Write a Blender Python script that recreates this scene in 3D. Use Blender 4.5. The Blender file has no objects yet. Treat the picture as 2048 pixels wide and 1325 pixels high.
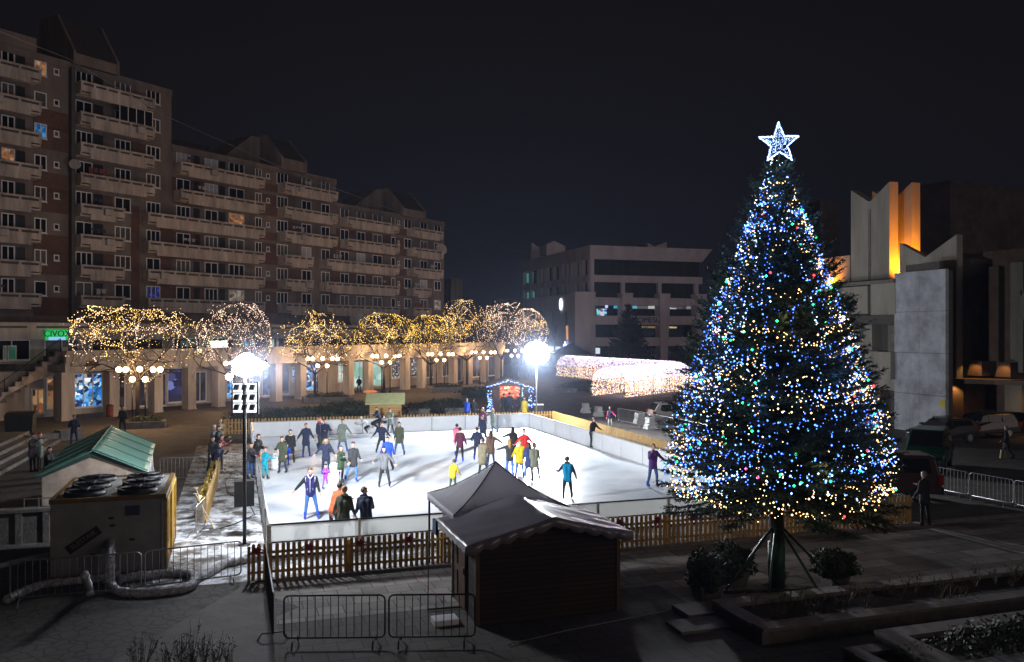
import bpy, bmesh, math, random
import numpy as np
from mathutils import Vector, Matrix
C = bpy.context.scene
COL = C.collection
R = random.Random(11)
PI = math.pi
# ---------------------------------------------------------------- camera
F, CX, CY, H = 1700.0, 1024.0, 662.5, 6.5        # the photograph is 2048 x 1325, eye 6.5 m above the square
cam = bpy.data.objects.new("camera", bpy.data.cameras.new("camera")); COL.objects.link(cam)
cam.location = (0, 0, H); cam.rotation_euler = (PI/2, 0, 0)
cam.data.sensor_width = 36; cam.data.lens = 36*F/2048
cam.data.clip_start = .1; cam.data.clip_end = 3000
C.camera = cam
# ---------------------------------------------------------------- world: night sky over a lit town
w = bpy.data.worlds.new("World"); C.world = w; w.use_nodes = True
nt = w.node_tree; bg = nt.nodes["Background"]
tc = nt.nodes.new("ShaderNodeTexCoord"); sp = nt.nodes.new("ShaderNodeSeparateXYZ"); rp = nt.nodes.new("ShaderNodeValToRGB")
nt.links.new(tc.outputs["Generated"], sp.inputs[0]); nt.links.new(sp.outputs["Z"], rp.inputs[0]); nt.links.new(rp.outputs[0], bg.inputs[0])
rp.color_ramp.elements[0].position = 0.0; rp.color_ramp.elements[0].color = (.0058, .0060, .0098, 1)
rp.color_ramp.elements[1].position = .42; rp.color_ramp.elements[1].color = (.0050, .0041, .0044, 1)
bg.inputs[1].default_value = 1.0
# soft warm town glow from behind the viewer's right shoulder
sun = bpy.data.objects.new("town_glow", bpy.data.lights.new("town_glow", 'SUN')); COL.objects.link(sun)
sun.data.energy = .19; sun.data.angle = math.radians(25); sun.data.color = (1, .80, .70)
sun.rotation_euler = Vector((-.72, .66, -.20)).to_track_quat('-Z', 'Y').to_euler()
# ---------------------------------------------------------------- exposure
vs = C.view_settings; vs.view_transform = 'Standard'; vs.look = 'None'; vs.gamma = 1; vs.exposure = 0; vs.use_curve_mapping = False
C.render.engine = 'CYCLES'
cy = C.cycles
cy.use_denoising = True
cy.max_bounces = 5; cy.diffuse_bounces = 3; cy.glossy_bounces = 3; cy.transmission_bounces = 4; cy.transparent_max_bounces = 12; cy.volume_bounces = 0
cy.sample_clamp_indirect = 2.5; cy.caustics_reflective = False; cy.caustics_refractive = False
cy.volume_max_steps = 64
# ---------------------------------------------------------------- helpers
def G(px, py, z=0.0):
    Y = (H-z)*F/(py-CY); return Vector(((px-CX)*Y/F, Y, z))
def AX(px, Y): return (px-CX)*Y/F
def ZP(py, Y): return H-(py-CY)*Y/F
TH = math.radians(18)
U = Vector((math.cos(TH), math.sin(TH), 0)); V = Vector((-math.sin(TH), math.cos(TH), 0))
def isect(px, P, D):                              # distance along the ground line P + t D at which it crosses the ray through column px
    r = (px-CX)/F; return (r*P[1]-P[0])/(D[0]-r*D[1])
def tag(o, label=None, cat=None, group=None, kind=None):
    if label: o['label'] = label
    if cat: o['category'] = cat
    if group: o['group'] = group
    if kind: o['kind'] = kind
    return o
def root(name, loc, label, cat, group=None, rz=0):
    o = bpy.data.objects.new(name, None); COL.objects.link(o); o.empty_display_size = .3
    o.location = loc; o.rotation_euler = (0, 0, rz); return tag(o, label, cat, group)
def copy_tree(o, parent=None):
    c = o.copy(); COL.objects.link(c); c.parent = parent
    for ch in list(o.children): copy_tree(ch, c)
    return c
class MB:
    def __init__(s): s.v = []; s.f = []; s.m = []
    def add(s, vs, fs, mi=0):
        b = len(s.v); s.v += [tuple(p) for p in vs]; s.f += [tuple(i+b for i in f) for f in fs]; s.m += [mi]*len(fs)
    def box(s, x0, x1, y0, y1, z0, z1, mi=0):
        s.add([(x0,y0,z0),(x1,y0,z0),(x1,y1,z0),(x0,y1,z0),(x0,y0,z1),(x1,y0,z1),(x1,y1,z1),(x0,y1,z1)],
              [(0,3,2,1),(4,5,6,7),(0,1,5,4),(1,2,6,5),(2,3,7,6),(3,0,4,7)], mi)
    def hexa(s, p, mi=0):                         # eight corners, bottom four then top four
        s.add(p, [(0,3,2,1),(4,5,6,7),(0,1,5,4),(1,2,6,5),(2,3,7,6),(3,0,4,7)], mi)
    def obox(s, c, a, b, d, mi=0):                # centre and three half-axes
        c, a, b, d = Vector(c), Vector(a), Vector(b), Vector(d)
        s.hexa([c-a-b-d, c+a-b-d, c+a+b-d, c-a+b-d, c-a-b+d, c+a-b+d, c+a+b+d, c-a+b+d], mi)
    def prism(s, pts, ext, mi=0):
        n = len(pts); e = Vector(ext); P = [Vector(p) for p in pts]
        nrm = Vector((0,0,0))
        for i in range(n): nrm += P[i].cross(P[(i+1) % n])
        if nrm.dot(e) < 0: P = P[::-1]
        s.add(P+[p+e for p in P], [tuple(range(n))[::-1], tuple(range(n, 2*n))]+[(i, (i+1) % n, n+(i+1) % n, n+i) for i in range(n)], mi)
    def tube(s, pts, rad, n=6, mi=0, cap=True):
        pts = [Vector(p) for p in pts]; rad = rad if isinstance(rad, (list, tuple)) else [rad]*len(pts)
        vs, fs = [], []; prev = None
        for i, p in enumerate(pts):
            d = (pts[min(i+1, len(pts)-1)]-pts[max(i-1, 0)])
            if d.length < 1e-9: d = Vector((0,0,1))
            d.normalize()
            if prev is None: a = d.cross(Vector((0,0,1)) if abs(d.z) < .9 else Vector((1,0,0)))
            else: a = prev-d*prev.dot(d)
            if a.length < 1e-6: a = d.orthogonal()
            a.normalize(); prev = a; b = d.cross(a)
            vs += [p+(a*math.cos(2*PI*k/n)+b*math.sin(2*PI*k/n))*rad[i] for k in range(n)]
        for i in range(len(pts)-1):
            for k in range(n): fs.append((i*n+k, i*n+(k+1) % n, (i+1)*n+(k+1) % n, (i+1)*n+k))
        if cap: fs.append(tuple(range(n))[::-1]); fs.append(tuple((len(pts)-1)*n+k for k in range(n)))
        s.add(vs, fs, mi)
    def sph(s, c, r, nu=10, nv=7, mi=0, keep=None):
        c = Vector(c); r = r if isinstance(r, (tuple, list)) else (r, r, r)
        vs = [c+Vector((0,0,r[2]))]
        for j in range(1, nv):
            t = PI*j/nv
            vs += [c+Vector((r[0]*math.sin(t)*math.cos(2*PI*k/nu), r[1]*math.sin(t)*math.sin(2*PI*k/nu), r[2]*math.cos(t))) for k in range(nu)]
        vs.append(c-Vector((0,0,r[2]))); L = len(vs)-1
        fs = [(0, 1+k, 1+(k+1) % nu) for k in range(nu)]
        for j in range(nv-2):
            for k in range(nu): fs.append((1+j*nu+k, 1+(j+1)*nu+k, 1+(j+1)*nu+(k+1) % nu, 1+j*nu+(k+1) % nu))
        fs += [(L, 1+(nv-2)*nu+(k+1) % nu, 1+(nv-2)*nu+k) for k in range(nu)]
        if keep: fs = [f for f in fs if keep(sum((vs[i] for i in f), Vector())/len(f)-c)]
        s.add(vs, fs, mi)
    def lathe(s, prof, c=(0,0,0), n=14, mi=0):
        c = Vector(c); vs = []; m = len(prof)
        for r, z in prof: vs += [c+Vector((r*math.cos(2*PI*k/n), r*math.sin(2*PI*k/n), z)) for k in range(n)]
        fs = [(i*n+k, i*n+(k+1) % n, (i+1)*n+(k+1) % n, (i+1)*n+k) for i in range(m-1) for k in range(n)]
        fs += [tuple(range(n))[::-1], tuple((m-1)*n+k for k in range(n))]
        s.add(vs, fs, mi)
    def build(s, name, mats, parent=None, smooth=False, off=None):
        me = bpy.data.meshes.new(name)
        v = s.v if off is None else [(a-off[0], b-off[1], c-off[2]) for a, b, c in s.v]
        me.from_pydata(v, [], s.f)
        mats = mats if isinstance(mats, (list, tuple)) else [mats]
        for m in mats: me.materials.append(m)
        if len(mats) > 1: me.polygons.foreach_set("material_index", s.m)
        if smooth: me.polygons.foreach_set("use_smooth", [True]*len(me.polygons))
        me.update()
        o = bpy.data.objects.new(name, me); COL.objects.link(o); o.parent = parent
        return o
def np_mesh(name, V_, Fc, mats, parent=None, mi=None, smooth=False):   # V (n,3), F (m,k)
    me = bpy.data.meshes.new(name); n, k = Fc.shape
    me.vertices.add(len(V_)); me.vertices.foreach_set("co", np.asarray(V_, np.float32).ravel())
    me.loops.add(n*k); me.loops.foreach_set("vertex_index", Fc.astype(np.int32).ravel())
    me.polygons.add(n); me.polygons.foreach_set("loop_start", np.arange(0, n*k, k, dtype=np.int32))
    me.polygons.foreach_set("loop_total", np.full(n, k, np.int32))
    mats = mats if isinstance(mats, (list, tuple)) else [mats]
    for m in mats: me.materials.append(m)
    if mi is not None: me.polygons.foreach_set("material_index", np.asarray(mi, np.int32))
    me.update(calc_edges=True)
    o = bpy.data.objects.new(name, me); COL.objects.link(o); o.parent = parent
    return o
OCT = np.array([[1,0,0],[-1,0,0],[0,1,0],[0,-1,0],[0,0,1],[0,0,-1]], float)
OCTF = np.array([[0,2,4],[2,1,4],[1,3,4],[3,0,4],[2,0,5],[1,2,5],[3,1,5],[0,3,5]])
def bulbs(name, pts, rad, mats, mi, parent):
    pts = np.asarray(pts, float); n = len(pts); rad = np.asarray(rad, float).reshape(-1, 1, 1)*np.ones((n, 1, 1))
    Vv = (pts[:, None, :]+OCT[None]*rad).reshape(-1, 3)
    Ff = (OCTF[None]+(np.arange(n)*6)[:, None, None]).reshape(-1, 3)
    o = np_mesh(name, Vv, Ff, mats, parent, np.repeat(np.asarray(mi), 8)); o['kind'] = 'stuff'
    return o
# ---------------------------------------------------------------- materials
def nn(m, t, **k):
    n = m.node_tree.nodes.new(t)
    for a, b in k.items(): setattr(n, a, b)
    return n
def base(name, col, rough=.7, metal=0.0):
    m = bpy.data.materials.new(name); m.use_nodes = True; b = m.node_tree.nodes["Principled BSDF"]
    b.inputs["Base Color"].default_value = (*col, 1); b.inputs["Roughness"].default_value = rough; b.inputs["Metallic"].default_value = metal
    return m, b
def mat(name, col, rough=.7, metal=0.0, var=.25, scale=3.0, bump=0.0, col2=None, streak=False, spec=None, bscale=None):
    m, b = base(name, col, rough, metal); L = m.node_tree.links
    geo = nn(m, "ShaderNodeNewGeometry"); mp = nn(m, "ShaderNodeMapping"); L.new(geo.outputs["Position"], mp.inputs["Vector"])
    if streak: mp.inputs["Scale"].default_value = (1, 1, .18)
    n = nn(m, "ShaderNodeTexNoise"); n.inputs["Scale"].default_value = scale; n.inputs["Detail"].default_value = 6; n.inputs["Roughness"].default_value = .65
    L.new(mp.outputs[0], n.inputs["Vector"])
    r = nn(m, "ShaderNodeValToRGB"); r.color_ramp.elements[0].position = .32; r.color_ramp.elements[1].position = .68
    d = col2 or tuple(c*(1-var) for c in col); u = tuple(min(1, c*(1+var*.6)) for c in col)
    r.color_ramp.elements[0].color = (*d, 1); r.color_ramp.elements[1].color = (*u, 1)
    L.new(n.outputs["Fac"], r.inputs[0]); L.new(r.outputs[0], b.inputs["Base Color"])
    if spec is not None: b.inputs["Specular IOR Level"].default_value = spec
    if bump:
        n2 = nn(m, "ShaderNodeTexNoise"); n2.inputs["Scale"].default_value = bscale or scale*6; n2.inputs["Detail"].default_value = 4
        L.new(geo.outputs["Position"], n2.inputs["Vector"])
        bp = nn(m, "ShaderNodeBump"); bp.inputs["Strength"].default_value = bump; bp.inputs["Distance"].default_value = .05
        L.new(n2.outputs["Fac"], bp.inputs["Height"]); L.new(bp.outputs[0], b.inputs["Normal"])
    return m
def brickmat(name, c1, c2, cm, w_, h_, mortar, rough=.85, rot=0.0, vertical=False, bump=.3, noise=.35, off=.5):
    m, b = base(name, c1, rough); L = m.node_tree.links
    geo = nn(m, "ShaderNodeNewGeometry" if not vertical else "ShaderNodeTexCoord"); mp = nn(m, "ShaderNodeMapping")
    L.new(geo.outputs["Position" if not vertical else "Object"], mp.inputs["Vector"])
    mp.inputs["Rotation"].default_value = (PI/2, 0, 0) if vertical else (0, 0, -rot)
    t = nn(m, "ShaderNodeTexBrick"); t.offset = off
    t.inputs["Color1"].default_value = (*c1, 1); t.inputs["Color2"].default_value = (*c2, 1); t.inputs["Mortar"].default_value = (*cm, 1)
    t.inputs["Scale"].default_value = 1; t.inputs["Mortar Size"].default_value = mortar; t.inputs["Brick Width"].default_value = w_; t.inputs["Row Height"].default_value = h_
    L.new(mp.outputs[0], t.inputs["Vector"])
    n = nn(m, "ShaderNodeTexNoise"); n.inputs["Scale"].default_value = .7; n.inputs["Detail"].default_value = 8; n.inputs["Roughness"].default_value = .7
    L.new(geo.outputs["Position" if not vertical else "Object"], n.inputs["Vector"])
    mr = nn(m, "ShaderNodeMapRange"); mr.inputs[1].default_value = .3; mr.inputs[2].default_value = .7; mr.inputs[3].default_value = 1-noise; mr.inputs[4].default_value = 1+noise*.5
    L.new(n.outputs["Fac"], mr.inputs[0])
    mx = nn(m, "ShaderNodeVectorMath", operation='SCALE'); L.new(t.outputs["Color"], mx.inputs[0]); L.new(mr.outputs[0], mx.inputs["Scale"])
    L.new(mx.outputs[0], b.inputs["Base Color"])
    bp = nn(m, "ShaderNodeBump"); bp.inputs["Strength"].default_value = bump; bp.inputs["Distance"].default_value = .02; bp.invert = True
    L.new(t.outputs["Fac"], bp.inputs["Height"]); L.new(bp.outputs[0], b.inputs["Normal"])
    return m
def emis(name, col, s, sample=False, base_=None):
    m, b = base(name, base_ or tuple(.08*c for c in col), .4)
    b.inputs["Emission Color"].default_value = (*col, 1); b.inputs["Emission Strength"].default_value = s
    try: m.cycles.emission_sampling = 'AUTO' if sample else 'NONE'
    except Exception: pass
    return m
def litglass(name, cols, s, scale=2.0, rows=3.0, dark=.1):
    """a shop window with lit goods behind it: cells of colour, some dark"""
    m, b = base(name, (.05,.05,.06), .12); L = m.node_tree.links
    geo = nn(m, "ShaderNodeNewGeometry"); mp = nn(m, "ShaderNodeMapping"); L.new(geo.outputs["Position"], mp.inputs["Vector"])
    mp.inputs["Scale"].default_value = (1, 1, 1.4)
    v = nn(m, "ShaderNodeTexVoronoi"); v.inputs["Scale"].default_value = scale; v.distance = 'CHEBYCHEV'; L.new(mp.outputs[0], v.inputs["Vector"])
    sx = nn(m, "ShaderNodeSeparateXYZ"); L.new(v.outputs["Color"], sx.inputs[0])
    r = nn(m, "ShaderNodeValToRGB"); r.color_ramp.interpolation = 'CONSTANT'
    els = r.color_ramp.elements
    while len(els) < len(cols): els.new(.5)
    for i, c in enumerate(cols): els[i].position = i/len(cols); els[i].color = (*c, 1)
    L.new(sx.outputs[0], r.inputs[0]); L.new(r.outputs[0], b.inputs["Emission Color"])
    mr = nn(m, "ShaderNodeMapRange"); mr.inputs[3].default_value = s*dark; mr.inputs[4].default_value = s; L.new(sx.outputs[1], mr.inputs[0])
    L.new(mr.outputs[0], b.inputs["Emission Strength"])
    try: m.cycles.emission_sampling = 'NONE'
    except Exception: pass
    return m
def text(name, s, size, m, parent, loc, rot, ext=.02, align='CENTER'):
    cu = bpy.data.curves.new(name, 'FONT'); cu.body = s; cu.size = size; cu.extrude = ext; cu.align_x = align; cu.align_y = 'CENTER'
    cu.materials.append(m)
    t = bpy.data.objects.new(name, cu); COL.objects.link(t)
    dg = bpy.context.evaluated_depsgraph_get(); me = bpy.data.meshes.new_from_object(t.evaluated_get(dg))
    bpy.data.objects.remove(t); me.materials.clear(); me.materials.append(m)
    o = bpy.data.objects.new(name, me); COL.objects.link(o); o.parent = parent; o.location = loc; o.rotation_euler = rot
    return o
def lamp(name, loc, watts, col, radius, parent=None, spot=None, aim=None):
    d = bpy.data.lights.new(name, 'SPOT' if spot else 'POINT'); d.energy = watts; d.color = col; d.shadow_soft_size = radius
    if spot: d.spot_size = spot; d.spot_blend = .6
    o = bpy.data.objects.new(name, d); COL.objects.link(o); o.parent = parent; o.location = loc
    if aim is not None: o.rotation_euler = Vector(aim).to_track_quat('-Z', 'Y').to_euler()
    return o
M = dict(
 concrete=mat('concrete', (.19,.150,.128), .85, var=.35, scale=.8, bump=.15, streak=True),  # dark wall tone carries the loggia shade behind the balconies
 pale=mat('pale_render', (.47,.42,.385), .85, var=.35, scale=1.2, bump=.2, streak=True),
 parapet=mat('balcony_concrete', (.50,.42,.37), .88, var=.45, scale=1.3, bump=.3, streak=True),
 slotdark=mat('slot_shade_and_trim', (.09,.08,.075), .9),  # shade inside slots and recesses put into the colour; trim uses it too
 brick=brickmat('red_brick', (.17,.075,.05), (.13,.06,.042), (.10,.075,.06), .25, .075, .01, vertical=True),
 dark=mat('dark_metal', (.03,.03,.032), .5, .6, var=.3),
 black=mat('black_plastic', (.015,.015,.017), .45),
 roof=mat('dark_roof', (.06,.05,.05), .8),
 wframe=mat('white_window_frame', (.82,.80,.80), .5, var=.05),
 glass=mat('dark_window_glass', (.012,.012,.016), .05, var=.3, spec=.25),
 warmwin=emis('warm_lit_window', (1,.42,.15), .32), bluewin=emis('blue_lit_window', (.01,.22,.75), .45), palewin=emis('pale_lit_window', (1,.80,.62), .20),
 deepblue=emis('deep_blue_light', (.02,.05,1), .5),
 steel=mat('galvanised_steel', (.38,.39,.41), .38, .85, var=.25, scale=9),
 wood=mat('yellow_pine', (.50,.30,.085), .6, var=.3, scale=7, bump=.1),
 darkwood=mat('brown_stained_wood', (.115,.055,.028), .6, var=.35, scale=5, bump=.2),
 board=mat('white_plastic_board', (.90,.91,.93), .35, var=.06, scale=2),
 greyboard=mat('grey_translucent_board', (.50,.50,.48), .3, var=.12, scale=1.5),
 stone=mat('pale_stone', (.24,.215,.20), .8, var=.3, scale=3, bump=.15),
 darkstone=mat('weathered_stone', (.16,.145,.13), .85, var=.4, scale=2, bump=.3),
 soil=mat('dark_soil', (.035,.028,.02), .95, var=.5, scale=6, bump=.6),
 bark=mat('tree_bark', (.035,.026,.020), .9, var=.4, scale=14, bump=.5),
 bulbwarm=emis('warm_bulb', (1,.62,.26), 6), bulbyel=emis('yellow_bulb', (1,.60,.10), 4), bulbpink=emis('pale_pink_bulb', (1,.68,.50), 4.5),
 bulbblue=emis('blue_bulb', (.07,.20,1), 6), bulbcool=emis('cool_white_bulb', (.35,.55,1), 6), bulbgreen=emis('green_bulb', (.02,1,.25), 5), bulbred=emis('red_bulb', (1,.04,.06), 5),
 globe=emis('lamp_globe_glass', (1,.70,.38), 9), flood=emis('floodlight_glass', (.93,.96,1), 60),
)

def make_translucent(m, col, fac):
    L = m.node_tree.links; t = nn(m, "ShaderNodeBsdfTranslucent"); t.inputs[0].default_value = (*col, 1); mx = nn(m, "ShaderNodeMixShader"); mx.inputs[0].default_value = fac
    o = [n for n in m.node_tree.nodes if n.type == 'OUTPUT_MATERIAL'][0]; b = m.node_tree.nodes['Principled BSDF']; L.new(b.outputs[0], mx.inputs[1]); L.new(t.outputs[0], mx.inputs[2]); L.new(mx.outputs[0], o.inputs['Surface'])
M['clearboard'] = mat('milky_board', (.62,.62,.60), .3, var=.08, scale=1.5); make_translucent(M['clearboard'], (.85,.86,.84), .65)
M['whiteclear'] = mat('white_lower_board', (.75,.76,.76), .3, var=.06, scale=1.5); make_translucent(M['whiteclear'], (.95,.95,.96), .8)
make_translucent(M['board'], (.96,.97,.98), .22)
M['warmwin'] = litglass('warm_curtained_window', [(1,.40,.13),(.9,.30,.08),(1,.55,.25),(.35,.12,.04)], .36, 2.6, dark=.35)
M['palewin'] = litglass('pale_curtained_window', [(1,.75,.5),(.7,.5,.35),(1,.85,.7),(.3,.2,.15)], .26, 2.6, dark=.4)
M['bluewin'] = litglass('blue_tv_lit_window', [(.01,.20,.75),(.02,.35,.9),(.01,.10,.4),(.1,.5,1)], .5, 3.5, dark=.3)
M['deepblue'] = litglass('blue_star_lit_window', [(.01,.012,.03),(.01,.02,.3),(.01,.01,.02),(.04,.10,1)], .9, 5, dark=.1)
# ================================================================ GROUND
def sheet(name, pts, z, m, kind='structure', label=None):
    b = MB(); b.add([(p[0], p[1], z) for p in pts], [tuple(range(len(pts)))])
    o = b.build(name, m); tag(o, label, None, None, kind); return o
PAVE = brickmat('square_paving', (.115,.098,.085), (.08,.068,.06), (.03,.03,.03), .5, .5, .012, rot=TH, noise=.4)
sheet('ground', [(-400,-60),(400,-60),(400,500),(-400,500)], 0, PAVE)
def uv(u, v, z=0.0, O=(0,0)): return Vector((O[0], O[1], z))+U*u+V*v
def quadf(O, u0, u1, v0, v1): return [uv(u0,v0,0,O), uv(u1,v0,0,O), uv(u1,v1,0,O), uv(u0,v1,0,O)]
E0 = (-6.26, 22.06)                               # left end of the kerb line under the front fence
# large slab paving, chequered with darker bands, right foreground
bigpave = brickmat('large_slab_paving', (.42,.375,.325), (.19,.168,.15), (.05,.05,.05), 1.35, .66, .015, rot=TH, noise=.55)
sheet('slab_paving', quadf(E0, 9.4, 40, -5.2, -.16), .004, bigpave)
graypave = brickmat('grey_slab_paving', (.28,.255,.225), (.20,.182,.165), (.05,.048,.045), .6, .6, .012, rot=TH, noise=.5)
sheet('forecourt_paving', quadf(E0, -.2, 9.4, -3.4, -.16), .004, graypave)
# rough flagstones and a smooth concrete path in the left foreground
def flagmat():
    m, b = base('crazy_paving', (.15,.15,.14), .8); L = m.node_tree.links
    geo = nn(m, "ShaderNodeNewGeometry"); v = nn(m, "ShaderNodeTexVoronoi", feature='DISTANCE_TO_EDGE'); v.inputs["Scale"].default_value = 3.2
    L.new(geo.outputs["Position"], v.inputs["Vector"])
    r = nn(m, "ShaderNodeValToRGB"); r.color_ramp.elements[0].position = .02; r.color_ramp.elements[1].position = .09
    r.color_ramp.elements[0].color = (.035,.032,.03,1); r.color_ramp.elements[1].color = (.085,.08,.073,1)
    L.new(v.outputs["Distance"], r.inputs[0]); L.new(r.outputs[0], b.inputs["Base Color"])
    bp = nn(m, "ShaderNodeBump"); bp.inputs["Strength"].default_value = .5; bp.inputs["Distance"].default_value = .03
    L.new(r.outputs[0], bp.inputs["Height"]); L.new(bp.outputs[0], b.inputs["Normal"]); return m
sheet('flagstone_path', [G(-250,1330), G(330,1330), G(600,1215), G(480,1172), G(-150,1240)], .008, flagmat())
sheet('concrete_path', [G(60,1420), G(560,1420), G(556,1275), G(545,1150), G(500,1165)], .013, mat('smooth_concrete', (.11,.103,.095), .8, var=.3, scale=1.2, bump=.15))
b = MB(); b.obox(uv(-.2,0,.03,E0)+U*14.5, U*14.7, V*.14, (0,0,.045)); b.obox(uv(29.1,0,.03,E0)+U*10, U*10, V*.14, (0,0,.045))
tag(b.build('kerb_strip', M['stone']), kind='structure')
# ================================================================ ICE RINK
P0 = Vector((-6.92, 24.28, 0)); RW, RD = 17.8, 28.6
def rk(u, v, z=0.0): return Vector((P0.x, P0.y, z))+U*u+V*v
def icemat():
    m, b = base('rink_ice', (.80,.84,.90), .32); L = m.node_tree.links
    geo = nn(m, "ShaderNodeNewGeometry")
    n = nn(m, "ShaderNodeTexNoise"); n.inputs["Scale"].default_value = .35; n.inputs["Detail"].default_value = 8; n.inputs["Roughness"].default_value = .6; L.new(geo.outputs["Position"], n.inputs["Vector"])
    w1 = nn(m, "ShaderNodeTexWave", wave_type='RINGS'); w1.inputs["Scale"].default_value = 1.6; w1.inputs["Distortion"].default_value = 26; w1.inputs["Detail"].default_value = 3; w1.inputs["Detail Scale"].default_value = .35
    L.new(geo.outputs["Position"], w1.inputs["Vector"])
    r = nn(m, "ShaderNodeValToRGB"); r.color_ramp.elements[0].position = .30; r.color_ramp.elements[1].position = .62
    r.color_ramp.elements[0].color = (.50,.57,.67,1); r.color_ramp.elements[1].color = (.86,.88,.91,1)
    L.new(n.outputs["Fac"], r.inputs[0])
    r2 = nn(m, "ShaderNodeValToRGB"); r2.color_ramp.elements[0].position = .0; r2.color_ramp.elements[1].position = .09
    r2.color_ramp.elements[0].color = (.64,.69,.76,1); r2.color_ramp.elements[1].color = (1,1,1,1); L.new(w1.outputs["Fac"], r2.inputs[0])
    mx = nn(m, "ShaderNodeMix", data_type='RGBA', blend_type='MULTIPLY'); mx.inputs[0].default_value = 1
    L.new(r.outputs[0], mx.inputs[6]); L.new(r2.outputs[0], mx.inputs[7]); L.new(mx.outputs[2], b.inputs["Base Color"])
    n2 = nn(m, "ShaderNodeTexNoise"); n2.inputs["Scale"].default_value = 9; n2.inputs["Detail"].default_value = 5; L.new(geo.outputs["Position"], n2.inputs["Vector"])
    bp = nn(m, "ShaderNodeBump"); bp.inputs["Strength"].default_value = .25; bp.inputs["Distance"].default_value = .02; L.new(n2.outputs["Fac"], bp.inputs["Height"]); L.new(bp.outputs[0], b.inputs["Normal"])
    b.inputs["Specular IOR Level"].default_value = .3
    return m
b = MB(); b.prism([rk(0,0,.005), rk(RW,0,.005), rk(RW,RD,.005), rk(0,RD,.005)], (0,0,.035)); tag(b.build('ice', icemat()), kind='structure')
ICEZ = .04
BH = .98                                             # height of the rink boards
def boards(name, a, bb, label, nseg, front=False, gate=None):
    a = Vector(a); d = (bb-a); L = d.length; d = d.normalized(); n = Vector((-d.y, d.x, 0))
    rt = root(name, a, label, 'rink boards', 'plastic boards round the ice rink')
    seg = L/nseg; rl = M['dark'] if front else M['greyboard']
    for k in range(nseg):
        if gate is not None and k in gate: continue
        rail = MB(); p0 = d*(k*seg+.03); p1 = d*((k+1)*seg-.03); m_ = (p0+p1)/2; h = (p1-p0).length/2
        pb = MB()
        if front:
            pb.obox(m_+Vector((0,0,.70)), d*h, n*.004, (0,0,.23)); pb.obox(m_+Vector((0,0,.235)), d*h, n*.005, (0,0,.215), 1)
        else: pb.obox(m_+Vector((0,0,.06+(BH-.06)/2)), d*h, n*.02, (0,0,(BH-.10)/2))
        pb.build('board_panel', [M['clearboard'] if front else M['board'], M['whiteclear'] if front else M['board']], rt)
        rail.obox(m_+Vector((0,0,BH-.02)), d*(seg/2+.001), n*.028, (0,0,.022))
        if front: rail.obox(m_+Vector((0,0,.455)), d*(seg/2), n*.028, (0,0,.018))
        rail.obox(m_+Vector((0,0,.05)), d*(seg/2), n*.03, (0,0,.03), 0); rail.build('top_rail', rl, rt)
    for k in range(nseg+1):
        post = MB(); post.obox(d*k*seg-n*.05+Vector((0,0,BH/2-.02)), d*.035, n*.03, (0,0,BH/2)); post.build('post', M['steel'], rt)
    return rt
boards('rink_boards', rk(0,0), rk(RW,0), 'rink boards along the front edge, grey panels under a dark rail behind the tents', 7, front=True)
boards('rink_boards', rk(RW,RD), rk(0,RD), 'long white boards along the back of the ice rink below the picket fence', 8)
boards('rink_boards', rk(RW,0), rk(RW,RD), 'white boards down the right side of the rink running behind the Christmas tree', 12)
boards('rink_boards', rk(0,RD), rk(0,0), 'thin white boards down the left side of the rink beside the snowy strip', 12, gate=(2,3,4,5))
b = MB(); b.tube([rk(0,13.6,1.0), rk(-.05,15,.95), rk(-.1,17,.7), rk(-.15,18.5,.95)], .035, 8)
tag(b.build('barrier_tape', mat('red_tape', (.5,.02,.03), .5)), 'red and white tape strung at the gap in the left rink boards', 'tape')
# ================================================================ PICKET FENCES
def picket_fence(a, bb, label, pitch=.185, h=1.0, wdt=.06, z=0.0):
    a = Vector(a); d = bb-a; L = d.length; d = d.normalized(); n = Vector((-d.y, d.x, 0))
    rt = root('picket_fence', a, label, 'fence', 'wooden picket fences round the rink')
    pk = MB(); k = 0; s = .1
    while s < L-.05:
        hh = h*R.uniform(.985, 1.012); c = d*(s+R.uniform(-.008,.008)); tilt = d*R.uniform(-.012,.012)
        pts = [c-d*wdt+Vector((0,0,.05))]+[c+d*wdt+Vector((0,0,.05))]
        for q in range(7):
            t = PI*q/6; pts.append(c+tilt+d*(wdt*math.cos(t))+Vector((0,0,hh-wdt+wdt*math.sin(t))))
        pk.prism([p-n*.03 for p in pts], n*.02); s += pitch
    o = pk.build('picket', M['wood'], rt); 
    if L/pitch > 100: o['kind'] = 'stuff'
    rl = MB()
    for zz in (.25, .75): rl.obox(d*L/2+n*.012+Vector((0,0,zz*h)), d*(L/2), n*.02, (0,0,.035))
    rl.build('rail', M['wood'], rt)
    q = 0.0
    while q <= L+.01:
        p = MB(); p.obox(d*q+n*.06+Vector((0,0,h*.46)), d*.04, n*.035, (0,0,h*.46)); p.build('post', M['wood'], rt); q += L/max(1, round(L/2.4))
    return rt
FO = 2.02
f0, f1 = rk(-.95,-FO-.25), rk(20.6,-FO-.25)
SPL = 7.6
picket_fence(rk(-.6,-FO-.25), rk(4.5,-FO-.25), 'picket fence in front of the rink, left of the brown hut', pitch=.148, wdt=.047)
picket_fence(rk(4.6,-FO-.25), rk(20.6,-FO-.25), 'front picket fence running from behind the brown hut past the Christmas tree', pitch=.155, wdt=.05)
bl, br = Vector((-18.0,53.1,0)), Vector((2.8,58.5,0))
picket_fence(bl, br, 'picket fence tops along the far side of the rink behind the long white boards', pitch=.20)
picket_fence(br, rk(19.5,2.0), 'picket fence down the right side of the rink ending behind the Christmas tree', pitch=.17)
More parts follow.
